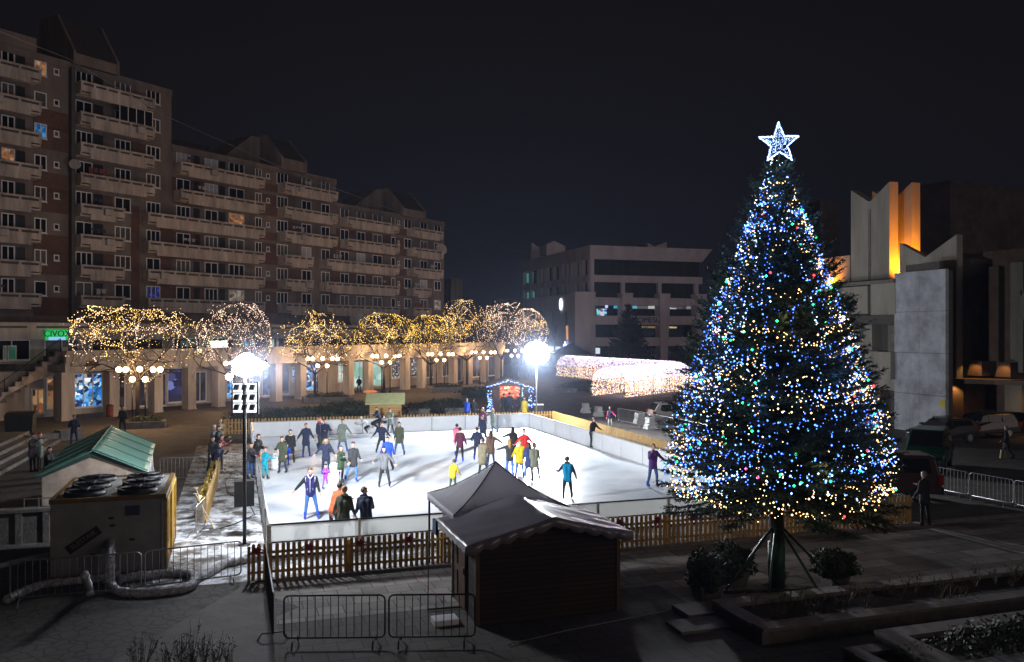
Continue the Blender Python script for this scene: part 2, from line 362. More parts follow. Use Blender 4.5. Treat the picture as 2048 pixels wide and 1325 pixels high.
picket_fence(Vector((-10.3,28.6,0)), Vector((-12.6,36.4,0)), 'leaning yellow picket fence section left of the rink hung with gold garland')
picket_fence(Vector((-12.7,36.7,0)), bl, 'picket fence at the far left of the rink where spectators lean', pitch=.2)
# gold tinsel garland with red bows on the front fence
def garland(u0, u1, label, nb, z0=.86, vv=-FO-.31, amp=.10):
    o = MB(); pts = []; n = int((u1-u0)/.12)
    for k in range(n+1):
        u = u0+(u1-u0)*k/n; pts.append(rk(u, vv-.02*math.sin(k), z0-amp*abs(math.sin(PI*k/(n/nb)))+R.uniform(-.015,.015)))
    rt = root('garland', rk(u0,vv), label, 'garland', 'gold tinsel garlands with red bows')
    o.tube(pts, .022, 5)
    for k in range(0, n, 1):
        for q in range(3):
            a = R.uniform(0, 2*PI); p = Vector(pts[k])+U*R.uniform(0,.1); e = U*math.cos(a)*.05+Vector((0,0,math.sin(a)*.05))-V*.03
            o.add([p, p+e, p+e*.6+U*.014], [(0,1,2)])
    m = bpy.data.materials.get('gold_tinsel') or mat('gold_tinsel', (.55,.40,.08), .35, .6)
    r_ = bpy.data.materials.get('red_satin') or mat('red_satin', (.32,.015,.03), .5)
    o.build('tinsel', m, rt, off=rk(u0,vv))
    for k in range(nb+1):
        u = u0+(u1-u0)*k/nb; c = rk(u, vv-.04, z0-.02); q = MB()
        for a in range(6):
            t = a*PI/3+.3; q.obox(c+U*.055*math.cos(t)+Vector((0,0,.055*math.sin(t))), U*.05*math.cos(t)+Vector((0,0,.05*math.sin(t))), U*-.03*math.sin(t)+Vector((0,0,.03*math.cos(t))), V*.012)
        q.obox(c-V*.01-Vector((0,0,.14))+U*.03, U*.015, V*.004, Vector((.01,0,.09))); q.build('bow', r_, rt, off=rk(u0,vv))
garland(-.4, 6.2, 'gold garland with red bows on the front fence left of the brown hut', 5)
garland(8.6, 17.3, 'gold garland with red bows on the front fence between hut and Christmas tree', 7)
b = MB(); pts = []
for k in range(60):
    t = k/59; p = Vector((-10.45,28.7,0)).lerp(Vector((-12.75,36.4,0)), t); pts.append(p+Vector((-.10+R.uniform(-.06,.06), R.uniform(-.04,.04), .9-.35*abs(math.sin(t*PI*4)))))
b.tube(pts, .06, 6)
for p in pts:
    for q in range(6): e = Vector((R.uniform(-.13,.13), R.uniform(-.13,.13), R.uniform(-.13,.13))); b.add([p, p+e, p+e*.7+Vector((.03,0,.03))], [(0,1,2)])
tag(b.build('garland', bpy.data.materials['gold_tinsel']), 'thick gold tinsel garland on the outside of the leaning left fence', 'garland')
# slushy snow strip between fence and boards
def slush():
    m, b = base('trodden_snow', (.6,.63,.68), .6); L = m.node_tree.links
    geo = nn(m, "ShaderNodeNewGeometry"); n = nn(m, "ShaderNodeTexNoise"); n.inputs["Scale"].default_value = 1.3; n.inputs["Detail"].default_value = 9; n.inputs["Roughness"].default_value = .7
    L.new(geo.outputs["Position"], n.inputs["Vector"])
    r = nn(m, "ShaderNodeValToRGB"); r.color_ramp.elements[0].position = .44; r.color_ramp.elements[1].position = .56
    r.color_ramp.elements[0].color = (.10,.09,.08,1); r.color_ramp.elements[1].color = (.66,.69,.73,1)
    L.new(n.outputs["Fac"], r.inputs[0]); L.new(r.outputs[0], b.inputs["Base Color"])
    bp = nn(m, "ShaderNodeBump"); bp.inputs["Strength"].default_value = .6; bp.inputs["Distance"].default_value = .06; L.new(n.outputs["Fac"], bp.inputs["Height"]); L.new(bp.outputs[0], b.inputs["Normal"])
    return m
SL = slush()
def patchy(name, fn, nu, nv, z0, amp):
    vs, fs = [], []
    for i in range(nu+1):
        for j in range(nv+1):
            p = fn(i/nu, j/nv); e = min(i, nu-i, j, nv-j); p.z = z0+(R.uniform(0, amp) if e > 0 else 0); vs.append(p)
    for i in range(nu):
        for j in range(nv): a = i*(nv+1)+j; fs.append((a, a+nv+1, a+nv+2, a+1))
    b = MB(); b.add(vs, fs); o = b.build(name, SL, None, True); return tag(o, kind='stuff')
o = patchy('snow', lambda s, t: rk(-3.0+2.9*s, -FO-.1+(RD-.3)*t), 24, 160, .008, .035); tag(o, 'trodden slushy snow between the left fence and the rink boards', 'snow')
o = patchy('snow', lambda s, t: rk(-4.6+1.7*s, -1.2+6.8*t), 12, 40, .006, .03); tag(o, 'patches of dirty snow beside the yellow sided cooling unit', 'snow')
o = patchy('snow', lambda s, t: rk(-.1+20.3*s, -FO+(FO-.1)*t), 120, 10, .008, .03); tag(o, 'strip of snow between the front fence and the rink boards', 'snow')
# snow shovels and cables lying in the slush
def shovel(foot, top, label):
    rt = root('snow_shovel', foot, label, 'shovel', 'snow shovels leaning on the fence end'); f, t = Vector(foot), Vector(top); d = (f-t).normalized()
    b = MB(); b.tube([t-f, (t-f)*.12], .018, 6); b.tube([t-f-U*.07, t-f+U*.07], .016, 6); b.build('handle', bpy.data.materials.get('ash_handle') or mat('ash_handle', (.45,.33,.2), .5), rt)
    b = MB(); s = (t-f)*.12; b.hexa([Vector((-.16,0,.01)), Vector((.16,0,.01)), s+U*.16+V*.02, s-U*.16+V*.02, Vector((-.16,-.02,.03)), Vector((.16,-.02,.03)), s+U*.16, s-U*.16]); b.build('blade', M['steel'], rt)
shovel(G(433,1068), G(433,1068)+Vector((-.75,.2,1.25)), 'snow shovel with pale handle, lower blade, leaning left by the fence end')
shovel(G(418,1060), G(418,1060)+Vector((-.55,.35,1.3)), 'snow shovel crossed behind another at the left fence end')
def cable(pts, label, r=.02, m=None):
    b = MB(); b.tube(pts, r, 5); return tag(b.build('cable', m or M['black'], None, True), label, 'cable')
cable([G(430,1060,.04), G(470,1048,.05), G(510,1030,.04), G(495,1000,.06), G(470,985,.04), G(500,960,.05)], 'black cable looping through the slush under the speaker')
cable([G(480,1000,.05), G(455,985,.05), G(450,965,.05), G(470,940,.05), G(500,955,.05)], 'black cable heap in the slush behind the speaker')
cable([G(1015,1290,.03), G(1130,1262,.03), G(1300,1228,.03), G(1430,1205,.03), G(1480,1190,.03), G(1552,1160,.03)], 'pale cable lying from the brown hut to the Christmas tree', .015, M['stone'])
cable([G(820,1140,.03), G(840,1160,.03), G(870,1185,.03), G(885,1205,.03)], 'pink cable on the ground left of the brown hut', .014, mat('pink_cable', (.4,.1,.15), .5))
# ================================================================ CROWD BARRIERS
def barrier(a, bb, label, h=1.05, bars=None, m=None, z=0.0):
    a = Vector(a); a.z = z; bb = Vector(bb); bb.z = z; d = bb-a; L = d.length; d = d.normalized(); n = Vector((-d.y, d.x, 0))
    rt = root('crowd_barrier', a, label, 'barrier', 'steel crowd control barriers')
    m = m or M['steel']; f = MB(); r = .1; P = []
    for cx_, cz_, t0 in ((r, .18+r, PI), (r, h-r, PI), (L-r, h-r, PI/2), (L-r, .18+r, 0)):
        for q in range(4):
            t = {0: PI*1.5-q*PI/6, 1: PI-q*PI/6, 2: PI/2-q*PI/6, 3: -q*PI/6}[len(P)//4 if len(P) < 16 else 0]
            P.append(d*(cx_+r*math.cos(t))+Vector((0,0,cz_+r*math.sin(t))))
    P.append(P[0]); f.tube(P, .02, 6); f.build('frame', m, rt, True)
    bn = bars or max(6, round(L/.16)); bm = MB()
    for k in range(1, bn): x = L*k/bn; bm.tube([d*x+Vector((0,0,.19)), d*x+Vector((0,0,h-.01))], .0095, 5)
    bm.build('bar', m, rt)
    for x in (.22, L-.22):
        q = MB(); q.tube([d*x-n*.30+Vector((0,0,.02)), d*x-n*.22+Vector((0,0,.16)), d*x+n*.22+Vector((0,0,.16)), d*x+n*.30+Vector((0,0,.02))], .018, 6); q.build('foot', m, rt)
    return rt
barrier(G(20,1213), G(282,1190), 'crowd barrier at the far left in front of the white hose')
barrier(G(290,1188), G(482,1163), 'crowd barrier in front of the white hose loop, touching the picket fence end')
barrier(G(546,1288), G(531,1170), 'crowd barrier seen end on in the foreground path', m=M['dark'])  # dark metal on the foreground three puts their shade into the colour
barrier(G(568,1294), G(770,1292), 'crowd barrier in the dark foreground left of the brown hut', m=M['dark'])
barrier(G(778,1292), G(950,1290), 'crowd barrier in the dark foreground reaching the brown hut corner', m=M['dark'])
barrier(G(320,966), G(412,962), 'crowd barrier between the green roofed tent and the spectators')
barrier(G(446,951), G(490,953), 'crowd barrier inside the left picket fence near the cable heap')
barrier(G(392,1080), G(411,1058), 'short crowd barrier standing by the two snow shovels')
RB = [G(1236,846), G(1290,857), G(1350,871), G(1420,887), G(1490,905)]
for i, s in enumerate(('nearest the child in the dark coat', 'in front of the white concrete blocks', 'behind the silver estate car', 'partly behind the tree lights')):
    barrier(RB[i], RB[i+1]+(RB[i]-RB[i+1])*.03, 'crowd barrier on the square, the one '+s)
RC = [G(1800,968), G(1866,985), G(1940,1000), G(2030,1018), G(2120,1040)]
for i, s in enumerate(('behind the person in black', 'just right of the person in black', 'second from the photo edge', 'at the right edge of the photo')):
    barrier(RC[i], RC[i+1]+(RC[i]-RC[i+1])*.03, 'crowd barrier on the dark right pavement, '+s)
# ================================================================ LEFT: APARTMENT BLOCKS
WA = math.radians(32); WD = Vector((math.sin(WA), math.cos(WA), 0)); WN = Vector((-math.cos(WA), math.sin(WA), 0))
AO = Vector((-30.7, 64.6, 0)); RZ = PI/2-WA
def tx(px, s=14.0): P = AO+WN*s; return isect(px, P, WD)
def flr(k): return 8.72+2.75*k
CURT = mat('net_curtain_behind_glass', (.10,.095,.09), .4, var=.5, scale=2.5); CUR2 = mat('dark_curtain_behind_glass', (.05,.035,.03), .4, var=.5, scale=3); PANES = [M['glass']]*4+[CURT, CUR2, CURT]
LAUN = [mat('laundry_white', (.45,.44,.46), .8), mat('laundry_dark', (.05,.05,.09), .8), mat('laundry_red', (.22,.05,.04), .8)]
def window(rt, x0, x1, z0, z1, n=2, lit=None, y=0.0, f=None):
    f_ = MB(); t = .09; fm = f or M['wframe']
    f_.box(x0, x1, y-.05, y+.0, z0, z0+t); f_.box(x0, x1, y-.05, y, z1-t, z1)
    for k in range(n+1):
        x = x0+(x1-x0-t)*k/n; f_.box(x, x+t, y-.05, y, z0+t, z1-t)
    f_.box(x0-.05, x1+.05, y-.14, y-.002, z0-.06, z0)
    fr = f_.build('window', fm, rt); g = MB(); g.box(x0+t*.5, x1-t*.5, y-.035, y-.01, z0+t*.5, z1-t*.5)
    g.build('pane', lit or R.choice(PANES), fr)
def balcony(rt, x0, x1, f, depth=1.15, notch=True, glazed=None):
    """pale parapet with long slots near the top, stepped lower corners, on a slab"""
    b = MB(); y0 = -depth; n = max(1, round((x1-x0)/2.9)); t = .22
    b.box(x0, x1, y0, -.01, f-.14, f)                                          # slab
    b.box(x0, x1, y0-.12, y0, f+.10, f+.64)
    b.box(x0+.9 if notch else x0, x1-.9 if notch else x1, y0-.12, y0-.0, f-.38, f+.10)
    b.box(x0-.05, x1+.05, y0-.16, y0+.02, f+.84, f+1.0)
    for k in range(n*2+1):
        x = x0+(x1-x0-t)*k/(n*2); b.box(x, x+t, y0-.12, y0, f+.64, f+.84)
    for x in (x0, x1-.14): b.box(x, x+.14, y0+.001, -.01, f+.0, f+.95)
    o = b.build('balcony', M['parapet'], rt)
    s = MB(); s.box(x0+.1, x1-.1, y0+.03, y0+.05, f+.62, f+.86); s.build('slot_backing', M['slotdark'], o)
    if R.random() < .4:
        x = R.uniform(x0+.3, x1-1.2); q = MB(); q.box(x, x+.8, y0-.42, y0-.13, f+.15, f+.72); q.box(x+.05, x+.1, y0-.13, y0-.12, f+.1, f+.2); q.build('air_conditioner', M['pale'], o)
    if R.random() < .45:
        x = R.uniform(x0+.4, x1-2.4); q = MB(); n2 = R.randint(2, 4)
        for j in range(n2): q.box(x+j*.5, x+j*.5+R.uniform(.25,.42), y0+.15, y0+.17, f+1.55-R.uniform(.1,.5), f+1.62)
        q.box(x-.2, x+n2*.5+.2, y0+.15, y0+.165, f+1.62, f+1.64); q.build('laundry', R.choice(LAUN), o)
    if glazed:
        g = MB(); a, c = glazed; q = 0
        m = 4
        for k in range(m+1): x = a+(c-a-.07)*k/m; g.box(x, x+.07, y0-.10, y0-.03, f+1.0, f+2.45)
        g.box(a, c, y0-.10, y0-.03, f+2.38, f+2.45); w_ = g.build('window', M['wframe'], o)
        g = MB(); g.box(a, c, y0-.08, y0-.05, f+1.0, f+2.4); g.build('pane', M['glass'], o)
def dish(rt, x, z, r=.45, y=-1.3):
    b = MB(); b.lathe([(0,.0),(r*.5,.04),(r*.9,.14),(r,.2),(r*.92,.2),(.02,.05)], (0,0,0), 14); b.tube([(0,0,.05),(0,0,.4)], .02, 5)
    o = b.build('satellite_dish', M['pale'], None, True)
    l = rt.matrix_basis @ Vector((x, y, z)); o.location = l; o.rotation_euler = (PI/2-.3, 0, RZ-.5)
    tag(o, 'round pale satellite dish on the apartment block wall', 'satellite dish'); return o
def block(name, p0, p1, ztop, label, depth=12, extra=None):
    t0, t1 = tx(p0), tx(p1); o = AO+WN*14+WD*t0
    rt = root(name, o, label, 'apartment building', None, RZ)
    b = MB(); L = t1-t0
    b.box(0, L, 0, depth, 0, ztop); b.box(-.0, L+.05, -.06, .0, ztop-.55, ztop+.12); b.box(L, L+.06, -.06, depth, ztop-.3, ztop+.12); b.box(0, L, .0, .25, ztop, ztop+.12)
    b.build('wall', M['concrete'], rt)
    return rt, t0
def bricks(rt, t0, rows):
    for p0, p1, z0, z1 in rows: b = MB(); b.box(tx(p0)-t0, tx(p1)-t0, -.03, -.004, z0, z1); b.build('brick_panel', M['brick'], rt)
def shed(rt, t0, p0, p1, z0, z1, z2, d=5, wing=None):
    x0, x1 = tx(p0)-t0, tx(p1)-t0; b = MB()
    prof = [(-.35,z0),(-.35,z1),(d*.45,z2),(d,z2),(d,z0)]
    b.prism([(x0, y, z) for y, z in prof], (x1-x0, 0, 0), 1)
    for x in (x0-.25, x1):                                                     # raised pale side fins
        b.prism([(x, -.5, z0), (x, -.5, z1+.15), (x, d*.45-.1, z2+.25), (x, d+.1, z2+.25), (x, d+.1, z0)], (.25, 0, 0), 0)
    b.box(x0, x1, -.42, -.352, z0, z1-.05, 0)
    if wing:
        w0 = tx(wing)-t0; b.prism([(w0, 3, z0), (x0-.3, 3, z0), (x0-.3, 3, z2), (x0-1.5, 3, z2), (w0, 3, z0+.6)], (0, 4, 0), 0)
    b.build('stair_tower', [M['concrete'], M['roof']], rt)
# ---- block A (tallest, leftmost)
rt, t0 = block('apartment_building', -150, 343, 30.6, 'tallest apartment block at the left edge, brick and concrete with long balconies')
A_ = lambda p: tx(p)-t0
rows = []
for k in range(8):
    f = flr(k)
    balcony(rt, A_(-110), A_(67), f)
    for i, (a, c) in enumerate(((-60,-30),(2,29))):
        if k < 8: window(rt, A_(a), A_(c), f+.9, f+2.25, 2, M['warmwin'] if k == 4 and i == 1 else None)
    b = MB(); b.box(A_(32), A_(50), -.03, 0, f+.05, f+2.2); b.build('door', M['black'], rt)
    lit = {7: M['palewin'], 5: M['bluewin']}.get(k)
    window(rt, A_(68), A_(93), f+.85, f+2.15, 1 if k in (0,6) else 2, M['warmwin'] if k == 7 else lit)
    window(rt, A_(107), A_(118), f+1.25, f+1.8, 1)
    if k not in (7,): rows += [(66, 137, f+(.0 if k % 2 else -.9), f+2.0 if k % 2 else f+.75)]
    lng = k >= 4
    balcony(rt, A_(146), A_(294 if lng else 234), f, glazed=(A_(223), A_(290)) if k == 6 else None)
    window(rt, A_(150), A_(184), f+.9, f+2.25, 3 if k % 2 else 2)
    b = MB(); b.box(A_(187), A_(206), -.03, 0, f+.05, f+2.2); b.build('door', M['black'], rt)
    window(rt, A_(229), A_(261), f+.85, f+2.2, 3 if k % 3 else 2)
    window(rt, A_(292), A_(320), f+.9, f+2.2, 3 if k != 1 else 2, M['deepblue'] if k == 0 else None)
rows += [(262, 279, flr(0)-1, flr(3)+1.6), (320, 343, flr(0), flr(3)+1), (207, 226, flr(3), flr(3)+2.2), (207, 228, flr(1), flr(1)+2.2), (262, 291, flr(5), flr(5)+2.2)]
bricks(rt, t0, rows)
b = MB(); b.box(A_(137), A_(145), -.5, -.03, 7, 30.2); b.build('recess_shade_strip', M['slotdark'], rt)  # dark strip standing on the wall face in place of recess shade
shed(rt, t0, 146, 228, 30.6, 31.6, 35.2)
b = MB(); b.box(A_(-150), A_(72), -.1, 3.0, 30.75, 31.9); b.build('roof', M['concrete'], rt)
dish(rt, A_(138), flr(4)+1.6, .5, -.9)
# ---- block B
rt, t0 = block('apartment_building', 343, 672, 25.15, 'middle apartment block of the left row, one lit orange window and long balconies')
B_ = lambda p: tx(p)-t0
rows = []
sh = mat('roller_shutter', (.50,.49,.52), .5, var=.08)
for k in range(6):
    f = flr(k)
    balcony(rt, B_(346) if k > 3 else B_(281), B_(515), f)
    for i, (a, c) in enumerate(((352,380),(409,435),(457,488))):
        lit = None
        if k == 3 and i == 2: lit = M['warmwin']
        if k == 0 and i == 2: lit = M['palewin']
        if (k, i) in ((5,0),(5,1),(4,1)): lit = sh
        if k == 0 and i == 0: lit = None
        window(rt, B_(a), B_(c), f+.9, f+2.25, 3 if (k+i) % 2 else 2, lit)
    for a, c in ((387,399),(438,450)):
        b = MB(); b.box(B_(a), B_(c), -.03, 0, f+.05, f+2.2); b.build('door', M['black'], rt)
    window(rt, B_(510), B_(523), f+.9, f+2.2, 2)
    window(rt, B_(532), B_(539), f+1.25, f+1.8, 1)
    rows += [(344, 407, f-.4, f+2.3)] if k % 2 == 0 else []
    rows += [(515, 554, f-.2, f+(2.2 if k % 2 == 0 else .7))]
    lng = k >= 3
    balcony(rt, B_(556), B_(661 if lng else 612), f)
    window(rt, B_(553), B_(575), f+.9, f+2.25, 3)
    window(rt, B_(603), B_(622), f+.9, f+2.25, 2, sh if k == 2 else None)
    window(rt, B_(642), B_(659), f+.9, f+2.25, 2)
    rows += [(577, 602, f-.3, f+2.2)] if k in (1, 3, 5) else []
rows += [(660, 672, flr(0), flr(3)+1.5)]
bricks(rt, t0, rows)
shed(rt, t0, 560, 605, 25.1, 26.4, 29.0, wing=480)
b = MB(); b.box(B_(400), B_(480), 5, 10, 25.1, 27.2); b.build('roof', M['roof'], rt)
# ---- block C
rt, t0 = block('apartment_building', 672, 888, 22.3, 'lowest and farthest apartment block of the left row beside the night sky')
C_ = lambda p: tx(p)-t0
rows = []
for k in range(5):
    f = flr(k)
    balcony(rt, C_(680) if k > 2 else C_(639), C_(785), f)
    for a, c in ((680,697),(713,730),(745,764)): window(rt, C_(a), C_(c), f+.9, f+2.25, 2, sh if (k, a) == (2,713) else None)
    window(rt, C_(782), C_(790), f+.9, f+2.2, 1); window(rt, C_(795), C_(799), f+1.25, f+1.8, 1)
    rows += [(785, 812, f-.2, f+(2.2 if k % 2 else .7))]
    if k % 2: rows += [(672, 785, f-.4, f+2.3)]
    balcony(rt, C_(814), C_(873 if k > 1 else 849), f)
    window(rt, C_(808), C_(822), f+.9, f+2.25, 2); window(rt, C_(840), C_(854), f+.9, f+2.25, 2, sh if k == 1 else None)
    window(rt, C_(868), C_(881), f+.9, f+2.25, 2, {0: M['palewin']}.get(k))
bricks(rt, t0, rows)
shed(rt, t0, 802, 845, 22.2, 23.3, 25.9, wing=740)
dish(rt, C_(876), flr(3)+1.3, .9, -.5); dish(rt, C_(700), flr(0)-.9, 1.2, -1.4)
dd = [o for o in COL.objects if o.name.startswith('satellite_dish')]
dd[0]['label'] = 'satellite dish on the tall left block beside its dark recess'; dd[1]['label'] = 'satellite dish near the top corner of the farthest apartment block'
dd[2]['label'] = 'large satellite dish low on the farthest apartment block above the lit trees'
b = MB(); b.hexa([(C_(690),6,22.3),(C_(790),6,22.3),(C_(790),11,22.3),(C_(690),11,22.3),(C_(700),7,24.2),(C_(780),7,24.2),(C_(780),11,24.2),(C_(700),11,24.2)]); b.build('roof', M['roof'], rt)
# far low grey block behind
def farbox(name, corners, z, label, m, cat='building'):
    a, c, d = [Vector((AX(p, Y), Y, 0)) for p, Y in corners]; b = MB(); b.prism([a, c, d, a+d-c], (0,0,z)); o = b.build(name, m); tag(o, label, cat); return o
farbox('grey_building', ((888,150),(902,146),(925,152)), ZP(557,148), 'small plain grey building right of the farthest apartment block', M['concrete'])
farbox('low_building', ((985,172),(990,160),(1046,166)), ZP(598,162), 'low dark flat roofed building behind the lit trees, left of the office building', M['concrete'])
farbox('tower_block', ((1615,190),(1640,182),(1679,186)), ZP(405,186), 'faint dark tower block between the Christmas tree and the concrete hall', mat('night_facade', (.10,.08,.085), .9, var=.5, scale=.4))
farbox('tower_block', ((1838,150),(1900,144),(2100,158)), ZP(372,150), 'faint dark block behind the orange lit concrete towers', bpy.data.materials['night_facade'])
# ================================================================ TWO LEVEL ARCADE
rt = root('shopping_arcade', AO, 'two level shopping arcade with square pillars below the apartment blocks', 'arcade', None, RZ)
s0 = lambda p: tx(p, 0); LEN = tx(1003, 0)
X0 = tx(128, 0)-.2
pill = [130,222,311,378,437,552,601,697,736,810,843,906,936,968,998]
for p in pill:
    x = s0(p); b = MB(); wd = .38 if p not in (130,) else .5
    b.box(x-wd, x+wd, -.42, .42, 0, 3.5); b.box(x-wd-.03, x+wd+.03, -.45, .45, 0, .12); b.build('pillar', M['pale'], rt)
b = MB(); b.box(X0, LEN, -.5, .3, 3.5, 4.15); b.box(X0, LEN, -.62, -.3, 4.15, 4.95); b.box(X0, LEN, .3, 13.9, 3.55, 4.0)
b.box(X0, LEN, -.70, -.25, 4.95, 5.07)
for k in range(int((LEN-X0)/3.2)): x = X0+.8+k*3.2; b.box(x, x+2.2, -.64, -.625, 4.45, 4.75)
b.build('terrace_parapet', M['pale'], rt)
b = MB(); b.box(X0-14, LEN, 3.6, 13.9, 0, 3.54); b.build('lower_wall', M['pale'], rt)
# upper shops
XL = tx(-140, 4.5)
b = MB(); b.box(XL, LEN-2, 6.2, 13.9, 4.0, 6.9); b.box(XL, LEN-2, 4.3, 13.9, 6.9, 7.15); b.box(XL, LEN-2, 4.2, 4.45, 5.85, 7.0); b.box(XL, LEN-2, 4.1, 4.5, 7.0, 7.12)
b.build('upper_wall', M['pale'], rt)
b = MB()
k = XL+.5
while k < LEN-6: b.box(k, k+2.6, 4.17, 4.195, 6.72, 6.88); k += 3.3
b.build('slot_shade_strip', M['slotdark'], rt)  # dark strips on the parapet face in place of slot shade
k = XL+1; i = 0
while k < LEN-6:
    window(rt, k, k+2.8, 4.25, 5.85, 2, None, 6.19); i += 1; k += 3.9
for p0, p1, m in ((90,135,None),): pass
glowg = emis('green_shop_sign', (.0,.9,.18), .5); glowb = emis('blue_white_sign', (.25,.55,1), 1.0)
def sign(label, pa, pb, za, zb, s, m, txt=None, tm=None, strip=None, y=None):
    xa, xb = tx(pa, s), tx(pb, s); r_ = root('shop_sign', AO+WN*s+WD*xa, label, 'sign', None, RZ)
    b = MB(); b.box(0, xb-xa, -.14, -.02, za, zb); b.build('sign_panel', m, r_)
    if strip:
        b = MB(); b.box(.2, xb-xa-.2, -.16, -.141, za-.0, za+(zb-za)*.3); b.build('strip_light', strip, r_)
    if txt: text('lettering', txt, (zb-za)*.85, tm, r_, ((xb-xa)/2, -.165, (za+zb)/2+.08), (PI/2, 0, 0))
    return r_
sign('glowing green shop sign reading CIVOX with a blue white strip below', 90, 134, 5.8, 6.6, 4.1, glowg, 'CIVOX', mat('sign_black_letter', (.01,.04,.01), .5), glowb)
sign('brightly glowing white green shop sign behind the second lit tree', 421, 453, 5.0, 5.6, 4.1, emis('white_green_sign', (.75,1,.85), 3))
sign('dark shop sign with pale lettering on the parapet left of the third tree', 589, 610, 4.2, 4.85, -.7, M['darkwood'], 'SPORT LA', M['wframe'])
sign('small dark sign on the arcade beam over the blue shop', 173, 195, 3.9, 4.3, -.55, M['darkwood'])
sign('pale arched shop sign on the arcade beam near its far end', 905, 938, 3.95, 4.6, -.7, M['pale'])
# lower shop windows with their lit goods
SW = dict(blue=litglass('blue_lit_shop', [(.0,.03,.12),(.02,.22,.8),(.25,.6,1),(.01,.05,.2),(.9,.95,1),(.02,.3,.7)], 1.3, 3.0),
 violet=litglass('violet_lit_shop', [(.03,.03,.12),(.10,.12,.45),(.3,.35,.9),(.05,.05,.15)], .55, 1.2),
 dim=litglass('dim_shop', [(.04,.045,.08),(.08,.09,.14),(.03,.03,.05),(.12,.12,.18)], .35, 1.0),
 cyan=litglass('pale_cyan_shop', [(.45,.85,.75),(.7,1,.95),(.35,.7,.55),(.8,1,1)], .75, .9, dark=.6),
 white=litglass('white_lit_shop', [(.9,1,.95),(.6,.5,.4),(.5,.8,.7),(1,1,1)], .9, 2.2, dark=.5),
 spark=litglass('sparkling_shop', [(.02,.02,.03),(.1,.09,.08),(.03,.03,.05),(.9,.85,.8)], .9, 6.0, dark=.1),
 warm=litglass('warm_shop', [(.9,.5,.22),(.5,.2,.08),(.1,.05,.03),(.6,.15,.05)], .5, 1.4))
def shopwin(pa, pb, m, z0=.5, z1=3.1, n=2, s=3.6):
    window(rt, tx(pa, s), tx(pb, s), z0, z1, n, m, 3.59)
for pa, pb, m, z0, z1, n in ((62,88,'warm',.3,2.2,2),(92,122,'warm',.6,2.9,2),(146,204,'blue',.5,3.2,3),(236,250,'dim',.2,3.2,1),(276,292,'dim',.2,3.1,1),(318,332,'dim',.1,2.9,1),(334,366,'violet',.3,3.3,1),
  (386,412,'dim',.2,2.9,2),(452,472,'blue',.3,2.6,1),(504,520,'violet',.2,3.1,1),(523,545,'violet',.2,3.2,1),(560,578,'dim',.2,3.2,1),(583,596,'blue',1.4,2.9,1),(610,636,'blue',.4,3.1,2),(675,690,'white',1.0,3.1,2),
  (705,732,'cyan',.3,3.2,2),(742,768,'cyan',.3,3.2,2),(782,800,'spark',1.0,3.2,1),(821,836,'spark',1.0,3.2,1),(850,866,'dim',.8,3.1,2),(884,900,'dim',.8,3.1,2),(912,922,'dim',.0,3.1,1),(926,932,'blue',.6,3.1,1),(944,962,'dim',.4,3.1,2),(976,990,'dim',.4,3.1,1)):
    shopwin(pa, pb, SW[m], z0, z1, n)
for pa, pb, m in ((486,497,'blue'),(498,510,'white'),(538,548,'white'),(552,556,'blue')):
    window(rt, tx(pa, 6.2), tx(pb, 6.2), 4.3, 5.7, 1, SW[m], 6.17)
for pa, pb in ((5,12),(14,32)): window(rt, tx(pa, 6.2), tx(pb, 6.2), 4.3, 5.4, 1, emis('dim_green_window', (.05,.3,.18), .18) if pa == 5 else bpy.data.materials['dim_green_window'], 6.16)
# lower left shop corner and the big outside stair
def wpt(px, py, Y): return Vector((AX(px, Y), Y, ZP(py, Y)))
rt = root('outdoor_stair', (AX(60,60), 60, 0), 'weathered concrete stair rising right to the upper shop level at the left edge', 'stair')
st = MB(); a = Vector((AX(-160,57), 57, 0)); bq = Vector((AX(136,63.5), 63.5, 0)); d = (bq-a); LS = d.length; d.normalize(); n_ = Vector((-d.y, d.x, 0))
NS = 21; z_hi = 4.95; z_lo = -2.4; prof = []
arch_lo = []
for k in range(NS):
    x0 = LS*k/NS; x1 = LS*(k+1)/NS; zt = z_lo+(z_hi-z_lo)*(k+1)/NS; prof += [(x0, zt+.35), (x1, zt+.35)]
L3 = LS-.9
prof += [(LS, 0), (LS-.9, 0), (LS-.9, 3.2), (LS-2.2, 2.9), (LS-4.1, 1.9), (LS-5.0, 1.0), (LS-5.3, .45), (LS-5.2, 0), (0, 0)]
prof = [(x, max(z, 0)) for x, z in prof]
cl = [prof[0]]
for p in prof[1:]:
    if abs(p[0]-cl[-1][0])+abs(p[1]-cl[-1][1]) > 1e-4: cl.append(p)
st.prism([a+d*x+Vector((0,0,z)) for x, z in cl], n_*.35)
st.build('stair_wall', mat('peeling_render', (.62,.55,.49), .9, var=.4, scale=1.6, bump=.4, col2=(.26,.20,.16)), rt, off=rt.location)
s2 = MB()
for k in range(NS):
    zt = z_lo+(z_hi-z_lo)*(k+1)/NS
    if zt > .1: s2.obox(a+d*(LS*(k+.5)/NS)+n_*1.6+Vector((0,0,zt-min(zt,.45 if LS*(k+.5)/NS > LS-5.6 else 9)/2)), d*(LS/NS/2), n_*1.2, (0,0,min(zt,.45 if LS*(k+.5)/NS > LS-5.6 else 9)/2))
s2.build('step', M['darkstone'], rt, off=rt.location)
s3 = MB(); s3.tube([a+d*x+n_*.17+Vector((0,0,max(.3,z_lo+(z_hi-z_lo)*x/LS)+1.35)) for x in (LS*.35, LS*.6, LS*.95)], .03, 6)
